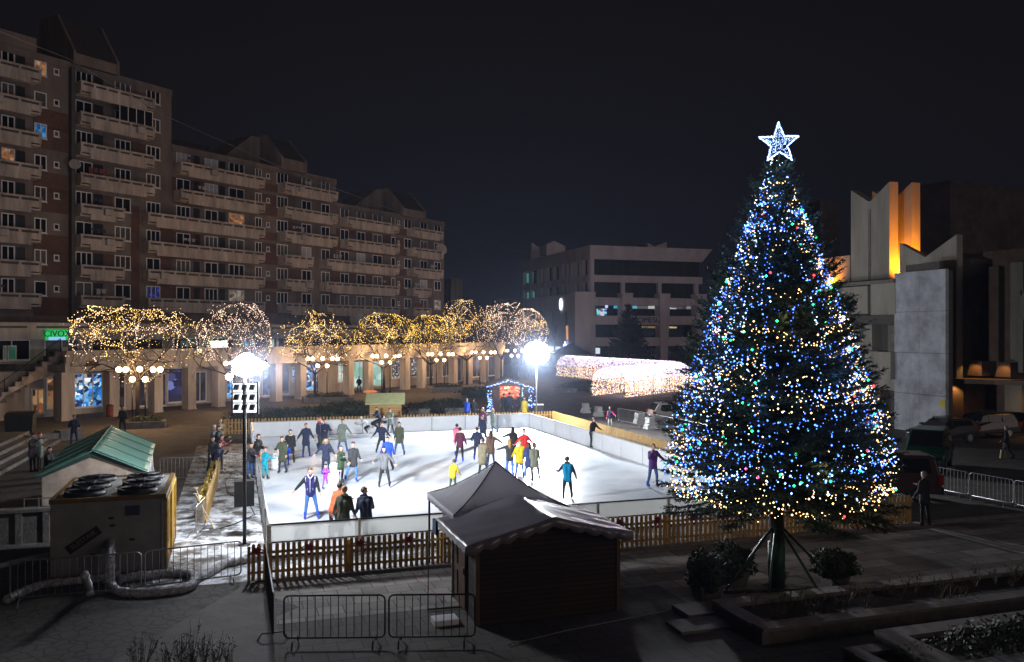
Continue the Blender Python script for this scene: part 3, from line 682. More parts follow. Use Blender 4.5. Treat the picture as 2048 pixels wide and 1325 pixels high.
for x in (.4,.55,.7,.85,.95): zz = z_lo+(z_hi-z_lo)*x; s3.tube([a+d*LS*x+n_*.17+Vector((0,0,max(.3,zz+.3))), a+d*LS*x+n_*.17+Vector((0,0,max(.3,zz)+1.35))], .025, 6)
s3.build('handrail', M['dark'], rt, True, off=rt.location)
# ================================================================ overhead cable
cable([Vector((AX(-60,52),52,ZP(40,52))), wpt(137,118,66), wpt(330,232,80), wpt(600,352,97), wpt(760,410,110), wpt(888,458,122), wpt(1010,497,134), wpt(1135,524,144.5)], 'long thin cable strung across the sky from the apartment blocks to the office building', .03, M['steel'])
# ================================================================ OFFICE BUILDING in the middle
OC = Vector((AX(1180,145), 145, 0))
rt = root('office_building', OC, 'wide concrete office and department store building with dark ribbon windows', 'office building', None, TH)
LX = isect(1402, OC, U); LY = isect(1046, OC, V)
cm = mat('office_concrete', (.62,.55,.60), .8, var=.2, scale=.5, streak=True); dg = mat('dark_ribbon_glass', (.012,.015,.020), .45, var=.4, scale=.3, spec=.1)
b = MB(); b.box(.6, LX, .6, LY, 0, 19.2); b.build('ribbon_window', dg, rt)
b = MB()
for z0, z1, e in ((14.9,16.1,.0),(11.35,12.3,.0)): b.box(-e, LX+.3+e, -e, LY, z0, z1)
for z0, z1 in ((7.6,9.1),(3.9,5.4)): b.box(-2.5, LX+.4, -1.6, LY*.97, z0, z1)
b.box(-2.5, LX+.4, -1.6, LY*.97, 10.9, 12.1)
b.hexa([(0,0,18.8),(LX+.2,-.1,18.8),(LX+.2,LY,18.8),(0,LY,18.8),(-.3,-.6,21.1),(LX+1.6,-1.2,21.0),(LX+1.6,LY,21.0),(-.3,LY,21.1)])
b.build('floor_band', cm, rt)
b = MB()
for px in (1180,1245,1318,1392):
    x = isect(px, OC, U); b.box(x-.25, x+.45, -.12, .6, 0, 18.9 if px in (1180,) else 14.95)
for px in (1168,1180): x = 0
for q in range(9): y = LY*q/8.0; b.box(-.1, .6, y-.4, y+.4, 9, 18.9)
for q in range(7): y = LY*(.10+.1*q); b.box(-.1, .6, y-.2, y+.2, 12.2, 18.9)
b.build('pillar', cm, rt)
for px in (1179,1254,1328,1400):                                               # flared buttresses of the lower storeys
    x = isect(px, OC, U)-.3; b = MB(); b.hexa([(x-1.2,-1.7,0),(x,-1.7,0),(x,.0,0),(x-1.2,.0,0),(x-1.6,-2.0,13.0),(x+.5,-2.0,13.0),(x+.5,.0,13.0),(x-1.6,.0,13.0)] if px > 1200 else [(x-3,-1.7,0),(x-1.0,-1.7,0),(x-1,.0,0),(x-3,.0,0),(x-3.2,-2.0,13.1),(x+.6,-2.0,13.1),(x+.6,.0,13.1),(x-3.2,.0,13.1)]); b.build('buttress', cm, rt)
b = MB(); b.box(-3.0, .5, -1.2, 37, 0, 12.9); b.build('side_wall', cm, rt)
for y, z0 in ((3,7.3),(9.5,7.5),(15,7.6),(20,7.6)): b = MB(); b.box(-3.02, -2.9, y, y+.8, z0, z0+2.6); b.build('slit_window', dg, rt)
for y, w_, m in ((2.5,.9,emis('amber_window', (1,.42,.10), .7)),(7.5,2.5,dg),(12,2.5,dg)): b = MB(); b.box(-3.03, -2.9, y, y+w_, 5.0, 7.4); b.build('window', m, rt)
cl_ = litglass('office_strip_light', [(.05,.4,.6),(.1,.6,.8),(.8,.8,.75),(.1,.1,.12),(.9,.95,1)], .55, .55, dark=.4); yl_ = litglass('office_yellow_strip', [(.9,.7,.3),(.05,.04,.03),(.9,.6,.2),(.3,.2,.1)], .7, .6, dark=.2)
for pa, pb, z0, z1, m in ((1260,1318,10.4,10.9,cl_),(1336,1388,10.4,10.9,cl_),(1230,1245,10.4,10.9,cl_),(1286,1316,7.0,7.35,yl_),(1328,1356,7.0,7.3,yl_)):
    b = MB(); b.box(isect(pa, OC, U), isect(pb, OC, U), .45, .58, z0, z1); b.build('ceiling_light', m, rt)
b = MB(); 
for k in range(14): x = .8+k*(LX-1.5)/14; b.box(x, x+.07, .5, .6, 12, 18.8)
b.build('mullion', M['slotdark'], rt)
gl = emis('teal_office_light', (.12,.5,.42), .35)
for a_, z0 in ((.90,16.6),(.96,16.6),(.88,12.6),(.95,12.6)): b = MB(); b.box(.52, .59, LY*a_-1.3, LY*a_+.6, z0, z0+2.0); b.build('window', gl, rt)
sc_ = litglass('advert_screen', [(.0,.2,.8),(.05,.6,.9),(.9,.7,.8),(.3,.9,.8),(.0,.05,.3)], 1.2, 1.6, dark=.5)
b = MB(); xa, xb = isect(1196, OC, U), isect(1213, OC, U); b.box(xa, xb, -.1, .55, 9.15, 10.3); b.build('advert_screen', sc_, rt)
b = MB(); b.box(isect(1206, OC, U), isect(1211, OC, U), -1.0, -.9, 10.45, 10.9); b.build('advert_screen', emis('violet_sign', (.3,.35,1), 2), rt)
sm = mat('navy_letter', (.04,.045,.13), .5)
text('lettering', 'SOMESUL', 1.35, sm, rt, (isect(1290, OC, U), -1.66, 8.35), (PI/2,0,0), .05)
text('lettering', 'PRO', 3.0, sm, rt, (isect(1305, OC, U), -1.4, 2.3), (PI/2,0,0), .05)
b = MB()
for pa, pb in ((1180,1186),(1193,1199),(1158,1172)): b.box(isect(pa, OC, U), isect(pb, OC, U), -.2, .59, 2.6, 3.6)
b.build('lit_shop_window', emis('cool_shop_window', (.8,.9,1), .8), rt)
b = MB()
for y in (6, 9.5, 12.5): b.box(-3.1, -2.95, y, y+2.4, 2.6, 3.7)
b.build('lit_shop_window', bpy.data.materials['cool_shop_window'], rt)
b = MB(); y_ = 5.6; b.lathe([(0,0),(.5,0),(.62,.08),(.62,.12),(0,.12)], (0,0,0), 18);  # glowing oval emblem on the side wall
o = b.build('wall_emblem', emis('cool_white_disc', (.8,.88,1), 2.2)); P = OC+U*-3.1+V*y_; o.location = (P.x, P.y, 11.2); o.scale = (1.6,1,1); o.rotation_euler = (PI/2, 0, TH-PI/2); o.rotation_euler = (0, -PI/2, TH); tag(o, 'glowing oval white emblem on the office building side wall', 'light emblem')
o.scale = (1.7, 1.1, 1)
b = MB(); P = OC+U*-3.4+V*3.0; b.obox((P.x,P.y,4.0), V*.22, U*.06, (0,0,.7)); b.obox((P.x,P.y,4.0), V*.7, U*.062, (0,0,.22)); tag(b.build('pharmacy_cross', emis('violet_cross', (.45,.45,1), 3)), 'glowing violet cross low on the office building corner', 'cross sign')
for pts, e in (([(0,30,21),(0,30,24.6),(2.2,30,23.2),(2.2,30,21)], (0,1,0)),([(1,24,21),(1,24,23.6),(2.6,24,24.4),(5,24,23.4),(5,24,21)], (0,4,0)),([(15.5,9,21),(15.5,9,22.9),(17,9,22.3),(19.5,9,23.2),(19.5,9,21)], (0,4,0))):
    b = MB(); b.prism(pts, e); b.build('roof_structure', cm, rt)
# ================================================================ RIGHT: BRUTALIST CULTURE HALL
hc = mat('hall_concrete', (.30,.285,.245), .88, var=.30, scale=.9, bump=.2, streak=True)
hb = mat('hall_brown_render', (.15,.10,.075), .88, var=.3, scale=1.2, bump=.2)
pm = mat('pale_stone_cladding', (.40,.43,.48), .7, var=.35, scale=.9, bump=.1, col2=(.22,.235,.26))
HO = Vector((28.5, 54.5, 0))
rt = root('culture_hall', HO, 'angular concrete hall with tall notched towers lit orange on the right', 'public hall')
def W(px, Y, z): return Vector((AX(px, Y), Y, z))
def slabv(name, near, length, prof, thick, m, seam=True):
    """a wall running away from `near` along V; prof = [(t, z)...] outline, thickness along +U"""
    b = MB(); b.prism([near+V*t+Vector((0,0,z)) for t, z in prof], U*thick)
    if seam: t = length*.5; b.obox(near+V*t+Vector((0,0,prof[0][1]+(prof[2][1]-prof[0][1])*.45))-U*.02, V*.12, U*.018, (0,0,(prof[2][1]-prof[0][1])*.45), 1)
    return b.build(name, [m, M['darkstone']], rt, off=HO)
T1 = Vector((AX(1779,60), 60, 0))
slabv('notched_tower', T1, 3.95, [(0,0),(3.95,0),(3.95,17.05),(2.1,15.95),(1.9,15.95),(0,17.05)], .75, hc)
T2 = Vector((28.35, 60.3, 0))
slabv('notched_tower', T2, 3.95, [(0,0),(3.95,0),(3.95,17.05),(2.1,15.95),(1.9,15.95),(0,17.05)], .75, hc, False)
S3 = Vector((AX(1913,54.5), 54.5, 0))
slabv('notched_wall', S3, 4.9, [(0,3.4),(4.9,3.4),(4.9,12.6),(2.6,11.45),(0,12.7)], .5, hc, False)
b = MB(); b.obox(S3+V*2.5+U*4.6+Vector((0,0,7.6)), V*1.7, U*4.0, (0,0,3.6)); b.prism([S3+V*4.2+U*.5+Vector((0,0,12.0)), S3+V*2.6+U*.5+Vector((0,0,11.2)), S3+V*.3+U*.5+Vector((0,0,11.2)), S3+V*.3+U*.5+Vector((0,0,10)), S3+V*4.2+U*.5+Vector((0,0,10))], U*7, 1); b.build('hall_body', [hb, M['roof']], rt, off=HO)
# stone clad panel standing in front, with joints
PN = Vector((26.85, 52.4, 0)); b = MB(); zz = [0, 2.45, 5.1, 7.75, 10.35]
for i in range(4):
    for j in range(2): b.obox(PN+V*(1.1+j*2.15)+Vector((0,0,(zz[i]+zz[i+1])/2)), V*1.065, U*.12, (0,0,(zz[i+1]-zz[i])/2-.012))
b.build('stone_panel', pm, rt, off=HO)
b = MB(); b.obox(PN+V*2.2+U*.3+Vector((0,0,5.1)), V*2.15, U*.16, (0,0,5.15)); b.obox(PN+V*2.2+U*.3+Vector((0,0,10.6)), V*1.4, U*.15, (0,0,.22)); b.build('panel_frame', M['slotdark'], rt, off=HO)
b = MB(); b.obox(PN+V*.25-U*.135+Vector((0,0,2.0)), V*.2, U*.012, (0,0,.22)); b.build('yellow_notice', mat('yellow_sign', (.55,.45,.02), .5), rt, off=HO)
# stacked boxes left of the panel
Q = PN+V*4.3+U*.2
def hbx(v0, v1, z0, z1, u0=0., u1=3., m=hc, name='concrete_box'):
    b = MB(); b.obox(Q+V*((v0+v1)/2)+U*((u0+u1)/2)+Vector((0,0,(z0+z1)/2)), V*((v1-v0)/2), U*((u1-u0)/2), (0,0,(z1-z0)/2)); return b.build(name, m, rt, off=HO)
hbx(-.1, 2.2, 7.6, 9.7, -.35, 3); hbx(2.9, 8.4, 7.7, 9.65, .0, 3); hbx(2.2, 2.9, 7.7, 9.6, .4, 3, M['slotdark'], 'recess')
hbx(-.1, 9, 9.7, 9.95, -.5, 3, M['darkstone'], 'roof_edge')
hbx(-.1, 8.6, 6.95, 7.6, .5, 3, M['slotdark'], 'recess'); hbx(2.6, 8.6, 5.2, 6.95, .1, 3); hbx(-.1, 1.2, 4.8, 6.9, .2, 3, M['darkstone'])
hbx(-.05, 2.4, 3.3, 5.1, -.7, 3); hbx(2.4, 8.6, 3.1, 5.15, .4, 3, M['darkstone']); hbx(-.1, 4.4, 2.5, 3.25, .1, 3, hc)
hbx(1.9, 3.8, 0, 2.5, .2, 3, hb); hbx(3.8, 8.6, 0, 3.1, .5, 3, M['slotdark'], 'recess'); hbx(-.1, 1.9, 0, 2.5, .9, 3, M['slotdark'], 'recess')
hbx(7.1, 12.5, 9.96, 12.2, 2.0, 6, hc, 'rear_block')
# brown entrance front to the right
b = MB(); e0 = W(1922, 55.2, 0); e1 = W(2130, 49.5, 0); de = (e1-e0).normalized(); ne = Vector((-de.y, de.x, 0)); Le = (e1-e0).length
ef = lambda x, y, z: e0+de*x+ne*y+Vector((0,0,z))
def eb(x0, x1, y0, y1, z0, z1, m, name):
    b = MB(); b.hexa([ef(x0,y0,z0),ef(x1,y0,z0),ef(x1,y1,z0),ef(x0,y1,z0),ef(x0,y0,z1),ef(x1,y0,z1),ef(x1,y1,z1),ef(x0,y1,z1)]); return b.build(name, m, rt, off=HO)
eb(-1.5, Le, 3.0, 9, 0, 11.2, hb, 'rear_wall')
eb(-.2, 3.2, 2.4, 3.0, 10.7, 11.75, hb, 'cornice'); eb(3.0, 7.2, 2.6, 3.0, 9.6, 11.3, hc, 'cornice')
eb(1.9, 2.45, 1.6, 3.0, 4.2, 10.7, hb, 'pier'); eb(2.5, 3.3, 1.2, 3.0, 3.9, 10.8, hc, 'pier')
eb(.6, 1.3, 1.9, 3.0, 4.2, 10.7, hb, 'pier')
eb(3.5, 4.4, 2.7, 2.99, 4.6, 7.3, M['slotdark'], 'window_recess'); eb(.9, 1.5, 2.7, 2.99, 6, 10, M['slotdark'], 'window_recess')
b = MB(); pr = [(3.35,9.0),(3.35,8.2)]+[(4.05-.7*math.cos(t), 8.2-1.35*math.sin(t)) for t in [PI*q/10 for q in range(1,10)]]+[(4.75,8.2),(4.75,9.0)]
b.prism([ef(x, .8, z) for x, z in pr], ne*1.8); b.build('rounded_balcony', hc, rt, off=HO)
b = MB()
for q in range(6): b.prism([ef(3.38+q*.23,.7,9.0), ef(3.52+q*.23,.7,9.0), ef(3.45+q*.23,.7,8.7)], ne*.1)
b.build('balcony_trim', M['slotdark'], rt, off=HO)
eb(4.8, 6.4, .6, 3.0, 4.4, 11.3, hc, 'pier')
b = MB(); cpts = [(-1.2, -.4, 3.15), (Le, -1.0, 3.6)]                          # thin entrance canopy, slightly rising
b.hexa([ef(-1.2,-1.4,3.15), ef(Le,-1.4,3.3), ef(Le,3.0,3.3), ef(-1.2,3.0,3.15), ef(-1.2,-1.4,3.42), ef(Le,-1.4,3.58), ef(Le,3.0,3.58), ef(-1.2,3.0,3.42)]); b.build('canopy', hb, rt, off=HO)
eb(-1.3, -.1, .4, 3.0, 0, 3.15, hb, 'pier'); eb(1.9, 3.0, 1.6, 3.0, 1.4, 3.2, hc, 'pier')
for x in (.15, 2.0):                                                           # splayed wall-wash boxes over the canopy
    b = MB(); b.prism([ef(x, .4, 3.62), ef(x+1.0, .4, 3.62), ef(x+1.0, .4, 4.55), ef(x+.25, .4, 4.55)], ne*2.4); b.build('wall_light_box', hb, rt, off=HO)
# orange and amber lamps of the hall
ORANGE = (1, .27, .012)
def floodbox(p, aim, w_, sp_=2.2, col=ORANGE, label='small orange floodlight at the foot of the concrete towers'):
    r_ = root('floodlight', p, label, 'floodlight', 'orange floodlights of the hall'); b = MB(); b.box(-.18,.18,-.12,.12,-.14,.0); b.build('housing', M['black'], r_)
    b = MB(); b.box(-.15,.15,-.09,.09,.002,.012); b.build('glass', emis('orange_flood_glass', col, 6), r_)
    lamp('floodlight_lamp', (0,0,.06), w_, col, .12, r_, sp_, aim)
floodbox(T1+U*1.1-V*1.3+Vector((0,0,10.15)), (.15,.45,1), 4200, 2.9)
floodbox(T1+U*1.2+V*1.2+Vector((0,0,10.6)), (1,.0,.7), 1300, 1.7, label='second small orange floodlight between the two concrete towers')
floodbox(Q+U*1.1+V*9.3+Vector((0,0,10.12)), (1,.1,.5), 900, 1.9, label='orange floodlight behind the towers on the low roof')
for x in (.9, 2.75):
    p = ef(x, -.1, 4.66); r_ = root('wall_lamp', p, 'amber wall lamp above the hall entrance canopy, '+('left' if x < 1 else 'right')+' one', 'wall lamp', 'amber lamps over the canopy'); b = MB(); b.box(-.12,.12,-.1,.1,-.04,.06); b.build('lamp_shade', M['black'], r_)
    lamp('wall_lamp_bulb', (0,0,-.08), 45, (1,.5,.14), .05, r_, 2.3, (0,.15,-1))
p = ef(-.7, .0, 3.05); r_ = root('wall_lamp', p, 'amber lamp under the hall entrance canopy', 'wall lamp', 'amber lamps over the canopy'); b = MB(); b.box(-.12,.12,-.1,.1,-.02,.06); b.build('lamp_shade', M['black'], r_)
lamp('wall_lamp_bulb', (0,0,-.08), 70, (1,.5,.14), .05, r_, 2.5, (0,.2,-1))
p = ef(4.9, .2, 3.1); r_ = root('wall_lamp', p, 'amber lamp under the far right of the entrance canopy', 'wall lamp', 'amber lamps over the canopy'); b = MB(); b.box(-.12,.12,-.1,.1,-.02,.06); b.build('lamp_shade', M['black'], r_)
lamp('wall_lamp_bulb', (0,0,-.08), 60, (1,.5,.14), .05, r_, 2.5, (0,.4,-1))
# ================================================================ FLOODLIGHT MASTS
def mast(base, ztop, label, w_, cluster, hub=True, toward=None, aim_=(0,1,0), spill=500, far=130, wide=5000):
    rt = root('floodlight_mast', base, label, 'floodlight mast', 'floodlight masts lighting the rink'); b = MB()
    b.tube([(0,0,0),(0,0,ztop-.5)], .055, 10); b.lathe([(.22,0),(.22,.03),(.09,.06)], (0,0,0), 12); b.build('pole', M['dark'] if hub else M['steel'], rt, True)
    if hub:                                                                    # lattice of nine hooded heads
        a = .36; zt, zb = 4.95, 4.02; f = MB(); hd = MB()
        f.tube([(-a-.02,0,zb-.05),(-a-.02,0,zt+.05),(a+.02,0,zt+.05),(a+.02,0,zb-.05),(-a-.02,0,zb-.05)], .018, 5); f.box(a+.03,a+.075,-.03,.03,zb-.02,zt)
        f.build('lattice_frame', M['dark'], rt)
        gl_, hh = MB(), MB()
        for i in range(3):
            for j in range(3):
                x0 = -a+.01+j*.237; z0 = zb+.01+i*.305
                gl_.box(x0, x0+.225, .02, .05, z0, z0+.27)
                hh.hexa([(x0+.035,-.10,z0+.09),(x0+.165,-.10,z0+.09),(x0+.165,.0,z0+.07),(x0+.035,.0,z0+.07),(x0+.075,-.12,z0+.245),(x0+.215,-.12,z0+.245),(x0+.215,.0,z0+.255),(x0+.075,.0,z0+.255)])
        gl_.build('lamp_rim', emis('floodlight_rim', (.9,.95,1), 1.6), rt); hh.build('lamp_head', M['black'], rt)
    g, hs = MB(), MB()
    for x, z, s in cluster:
        g.sph((x, -.12, z), (s*1.05, .10, s), 14, 9); hs.lathe([(s*.5,-.0),(s*.62,.06),(s*.3,.18)], (x, .05, z), 10)
    g.build('lamp_glare_glass', M['flood'], rt, True); hs.build('lamp_head', M['dark'], rt)  # lamp glass swollen into a round glowing blob to carry the glare
    b = MB(); b.tube([(min(c[0] for c in cluster)-.1, .08, ztop-.45), (max(c[0] for c in cluster)+.1, .08, ztop-.45)], .03, 6); b.build('crossbar', M['dark'], rt)
    for q in toward:
        lamp('floodlight_lamp', q, w_/len(toward), (.90,.95,1), .42, rt, math.radians(far), aim_).data.spot_blend = 1.0
        lamp('floodlight_lamp', q, wide/len(toward), (.90,.95,1), .42, rt, math.radians(172), (aim_[0],aim_[1]*.6,-1)).data.spot_blend = .7
        lamp('floodlight_spill', q, spill/len(toward), (.86,.90,1), .2, rt)
    return rt
LP = G(489, 1092); mast(LP, 5.9, 'near floodlight mast with a lattice of nine hooded lamps beside the left fence', 19000, [(.1,5.54,.30),(.30,5.50,.22),(-.10,5.50,.22),(.1,5.40,.30),(.30,5.36,.20),(-.12,5.36,.20),(.62,5.46,.11),(-.42,5.12,.10)], True, [(.1,.55,5.25),(.6,.6,5.2)], (.33,1,-.12), 2000, 98, 850)
RP = Vector((AX(1073,58.6), 58.6, 0)); mast(RP, 5.6, 'far floodlight mast with a dazzling white lamp cluster behind the far corner of the rink', 29000, [(-.22,5.15,.58),(.25,5.12,.58),(0,4.8,.62),(-.3,4.78,.5),(.35,4.8,.5),(0,5.25,.55)], False, [(-.3,-.6,4.9),(.3,-.7,5.1)], (-.1,-1,-.30), 3300, 150, 5200)
# ================================================================ TREES WRAPPED IN LIGHTS
def bare_tree(seed, rx, rz_, zc, trunk_h, thick):
    r = random.Random(seed); b = MB(); segs = []
    lean = Vector((r.uniform(-.05,.05), r.uniform(-.05,.05), 1))
    tp = [Vector((0,0,0)), Vector((lean.x*.6, lean.y*.6, trunk_h*.5)), Vector((lean.x*1.2, lean.y*1.2, trunk_h))]
    b.tube(tp, [thick, thick*.82, thick*.7], 9)
    c = Vector((0,0,zc))
    def inside(p): q = p-c; return (q.x/rx)**2+(q.y/rx)**2+((q.z)/rz_)**2 < 1.0
    def grow(p, d, L, rad, dep):
        n = 3; pts = [p]; q = p.copy()
        for i in range(n):
            d = (d+Vector((r.uniform(-.3,.3), r.uniform(-.3,.3), r.uniform(-.16,.26)))).normalized(); q = q+d*L/n
            if not inside(q): d = (d*.4+(c-q).normalized()*.6).normalized(); q = q+d*L/n*.4
            pts.append(q.copy())
        b.tube(pts, [rad*(1-.45*i/n) for i in range(n+1)], 6 if dep < 2 else 4 if dep < 4 else 3, cap=False)
        segs.append((pts, dep))
        if dep < 5:
            for k in range(3 if dep < 4 else 2):
                a = r.uniform(0, 2*PI); o = d.orthogonal().normalized(); o = Matrix.Rotation(a, 3, d) @ o
                grow(pts[-1] if k else pts[2], (d+o*r.uniform(.5,1.0)).normalized(), L*r.uniform(.66,.86), rad*.55, dep+1)
    nl = 6
    for k in range(nl):
        a = 2*PI*k/nl+r.uniform(-.3,.3); grow(tp[-1]-Vector((0,0,r.uniform(0,.3))), Vector((math.cos(a), math.sin(a), r.uniform(.55,1.3))).normalized(), (rx+rz_)*.36, thick*.42, 0)
    return b, segs
def string_points(segs, seed, rx, rz_, zc, n_sw, sp_=.15, frac=.5):
    r = random.Random(seed); P = []; c = Vector((0,0,zc)); paths = []
    ends = [s[0][-1] for s in segs if s[1] >= 3]
    for pts, dep in segs:
        if dep < 2 or r.random() > frac: continue
        paths.append(pts)
    for k in range(n_sw):                                                      # swags from twig to twig round the crown
        q = r.choice(ends); path = [q]
        for j in range(5):
            near = sorted(r.sample(ends, min(40, len(ends))), key=lambda e: abs((e-q).length-rx*.42))[0]
            mid = (q+near)/2-Vector((0,0,(q-near).length*r.uniform(.04,.16))); path += [mid, near]; q = near
        paths.append(path)
    pk = [(r.uniform(0, 2*PI), r.uniform(.3, .9), r.uniform(.06, .22)) for _ in range(8)]
    def shellpt(a, el):
        q = 1+sum(h_*math.exp(-(((a-b_+PI) % (2*PI)-PI)**2+(el-e_)**2)/.12) for b_, e_, h_ in pk)-.12
        return c+Vector((rx*q*math.cos(a)*math.cos(el), rx*q*math.sin(a)*math.cos(el), rz_*q*math.sin(el)*(1 if el > 0 else .62)))
    for k in range(15):                                                        # strings wandering over the outline of the crown
        a, el, hd_ = r.uniform(0, 2*PI), r.uniform(-.5, .9), r.uniform(0, 2*PI); path = []; cv = r.gauss(0, .12)
        for j in range(r.randint(14, 34)):
            path.append(shellpt(a, el)*1.0+Vector((0,0,r.uniform(-.08,.08)))); hd_ += cv+r.gauss(0, .22); a += .34/rx*math.cos(hd_)/max(.25, math.cos(el)); el += .34/rx*math.sin(hd_)
            if el < -.65 or el > 1.35: hd_ = -hd_; el = max(-.65, min(1.35, el))
            if r.random() < .06: cv = r.gauss(0, .14)
        paths.append(path)
    for k in range(0):
        a0 = r.uniform(0, 2*PI); path = []
        for j in range(26):
            a = a0+j*.16; ph = r.uniform(.90,1.08)*1.0; el = -.75+1.7*abs(math.sin(j*.33+k)); path.append(c+Vector((rx*ph*math.cos(a)*math.cos(el*.9), rx*ph*math.sin(a)*math.cos(el*.9), rz_*ph*math.sin(el*1.1)*r.uniform(.95,1.1))))
        paths.append(path)
    for path in paths:
        for a, b_ in zip(path, path[1:]):
            L = (b_-a).length; n = max(1, int(L/sp_))
            for i in range(n): P.append(a.lerp(b_, (i+.5)/n)+Vector((r.uniform(-.03,.03), r.uniform(-.03,.03), r.uniform(-.03,.03))))
    return P, paths
TREES = [  # px centre, Y, rx m, z bottom, z top, mix, label words
 (275, 58, 4.75, 4.0, 8.3, 'mix', 'broadest bare tree wrapped in lights, rising from the leftmost stone planter'),
 (470, 69, 3.2, 3.4, 9.3, 'pink', 'tall bare tree wrapped in pale lights behind the near floodlight mast'),
 (630, 79, 3.7, 3.3, 8.6, 'mixy', 'bare tree wrapped in lights just right of the near floodlight glare'),
 (768, 88, 3.5, 3.5, 8.8, 'yel', 'bare tree wrapped in yellow lights behind the small yellow hut'),
 (862, 94, 3.1, 3.6, 8.7, 'yel', 'small bare tree wrapped in yellow lights between two globe lamp clusters'),
 (934, 103, 3.3, 3.9, 10.9, 'yelp', 'tall bare tree wrapped in yellow lights, highest crown of the row'),
 (1002, 110, 3.5, 3.9, 10.6, 'pink', 'bare tree wrapped in pale lights left of the far floodlight glare'),
 (1055, 113, 2.9, 3.9, 10.0, 'pink', 'last bare tree wrapped in pale lights, behind the far floodlight glare')]
for i, (px, Y, rx, z0, z1, mix, lb) in enumerate(TREES):
    loc = Vector((AX(px, Y), Y, 0)); rz_ = (z1-z0)*.66; zc = z0+(z1-z0)*.34
    rt = root('bare_tree', loc, lb, 'tree', 'bare trees wrapped in lights')
    b, segs = bare_tree(40+i, rx, rz_, zc, z0*.78, .17); tr = b.build('trunk', M['bark'], rt, True)
    P, paths = string_points(segs, 90+i, rx, rz_, zc, 26, .16 if i < 4 else .20, .34)
    r = random.Random(i); 
    P = [p for q, p in enumerate(P) if (q//7) % 4 != 1]
    mx_ = 1500 if i == 0 else 1000 if Y < 75 else 950 if Y < 85 else 820
    if len(P) > mx_: P = r.sample(P[:len(P)//2], min(len(P)//2, mx_//3))+P[-(mx_*2//3):]
    pr = {'mix': (.45,.35,.2), 'mixy': (.3,.5,.2), 'pink': (.1,.1,.8), 'yel': (.1,.85,.05), 'yelp': (.2,.6,.2)}[mix]
    # colour changes from string to string: choose by place along the list
    ci = []; cur = 0
    for q in range(len(P)):
        if q % 40 == 0: cur = r.choices((0,1,2), pr)[0]
        ci.append(cur)
    sl = root('string_lights', loc, 'fairy lights on the '+lb.replace(' wrapped in lights','').replace('wrapped in ','with '), 'string lights', 'fairy lights on the bare trees')
    sc = .012+Y*.00020
    bulbs('light_bulbs', [tuple(p) for p in P], [sc*r.uniform(.7,1.35) for _ in P], [M['bulbwarm'], M['bulbyel'], M['bulbpink']], ci, sl)
    wv = MB()
    for path in paths[::4]: wv.tube(path, .004, 3, cap=False)
    wv.build('wire', M['black'], sl)
# ---- stone planters with low plants under the first trees
def planter_box(c, hx, hy, h, label, rz=TH, wallm=None, plants=True, seed=0):
    rt = root('planter', c, label, 'planter', None, rz); b = MB(); t = .18
    b.box(-hx,hx,-hy,-hy+t,0,h); b.box(-hx,hx,hy-t,hy,0,h); b.box(-hx,-hx+t,-hy+t,hy-t,0,h); b.box(hx-t,hx,-hy+t,hy-t,0,h); b.build('planter_wall', wallm or M['darkstone'], rt)
    b = MB(); b.box(-hx+t,hx-t,-hy+t,hy-t,0,h-.06); b.build('soil', M['soil'], rt)
    if plants: o = leafblob('shrub', (0,0,h+.02), (hx-.25, hy-.25, .35), 900, M['leafdark'], seed, .09); o.parent = rt
    return rt
M['leafdark'] = mat('dark_leaves', (.035,.05,.022), .7, var=.5, scale=4); M['leafdry'] = mat('winter_twigs', (.09,.065,.035), .8, var=.5, scale=6)
def leafblob(name, c, r3, n, m, seed, sz=.07, floor=None, shell=.35):
    g = np.random.default_rng(seed); d = g.normal(size=(n,3)); d /= np.linalg.norm(d, axis=1)[:,None]
    rad = (shell+(1-shell)*g.random(n)**.5)*(1+.16*np.sin(d[:,0]*5+seed)+.12*np.sin(d[:,1]*7+d[:,2]*6))
    p = d*rad[:,None]*np.array(r3)+np.array(c)
    if floor is not None: p[:,2] = np.maximum(p[:,2], floor)
    else: p[:,2] = np.maximum(p[:,2], c[2]-.3*r3[2])
    a = g.normal(size=(n,3)); a /= np.linalg.norm(a, axis=1)[:,None]; b2 = np.cross(a, d+1e-3); b2 /= np.linalg.norm(b2, axis=1)[:,None]+1e-9
    s = sz*(.6+.8*g.random(n))[:,None]; Vv = np.stack([p-a*s, p+b2*s*.45, p+a*s, p-b2*s*.45], 1).reshape(-1,3)
    return np_mesh(name, Vv, np.arange(4*n).reshape(-1,4), m)
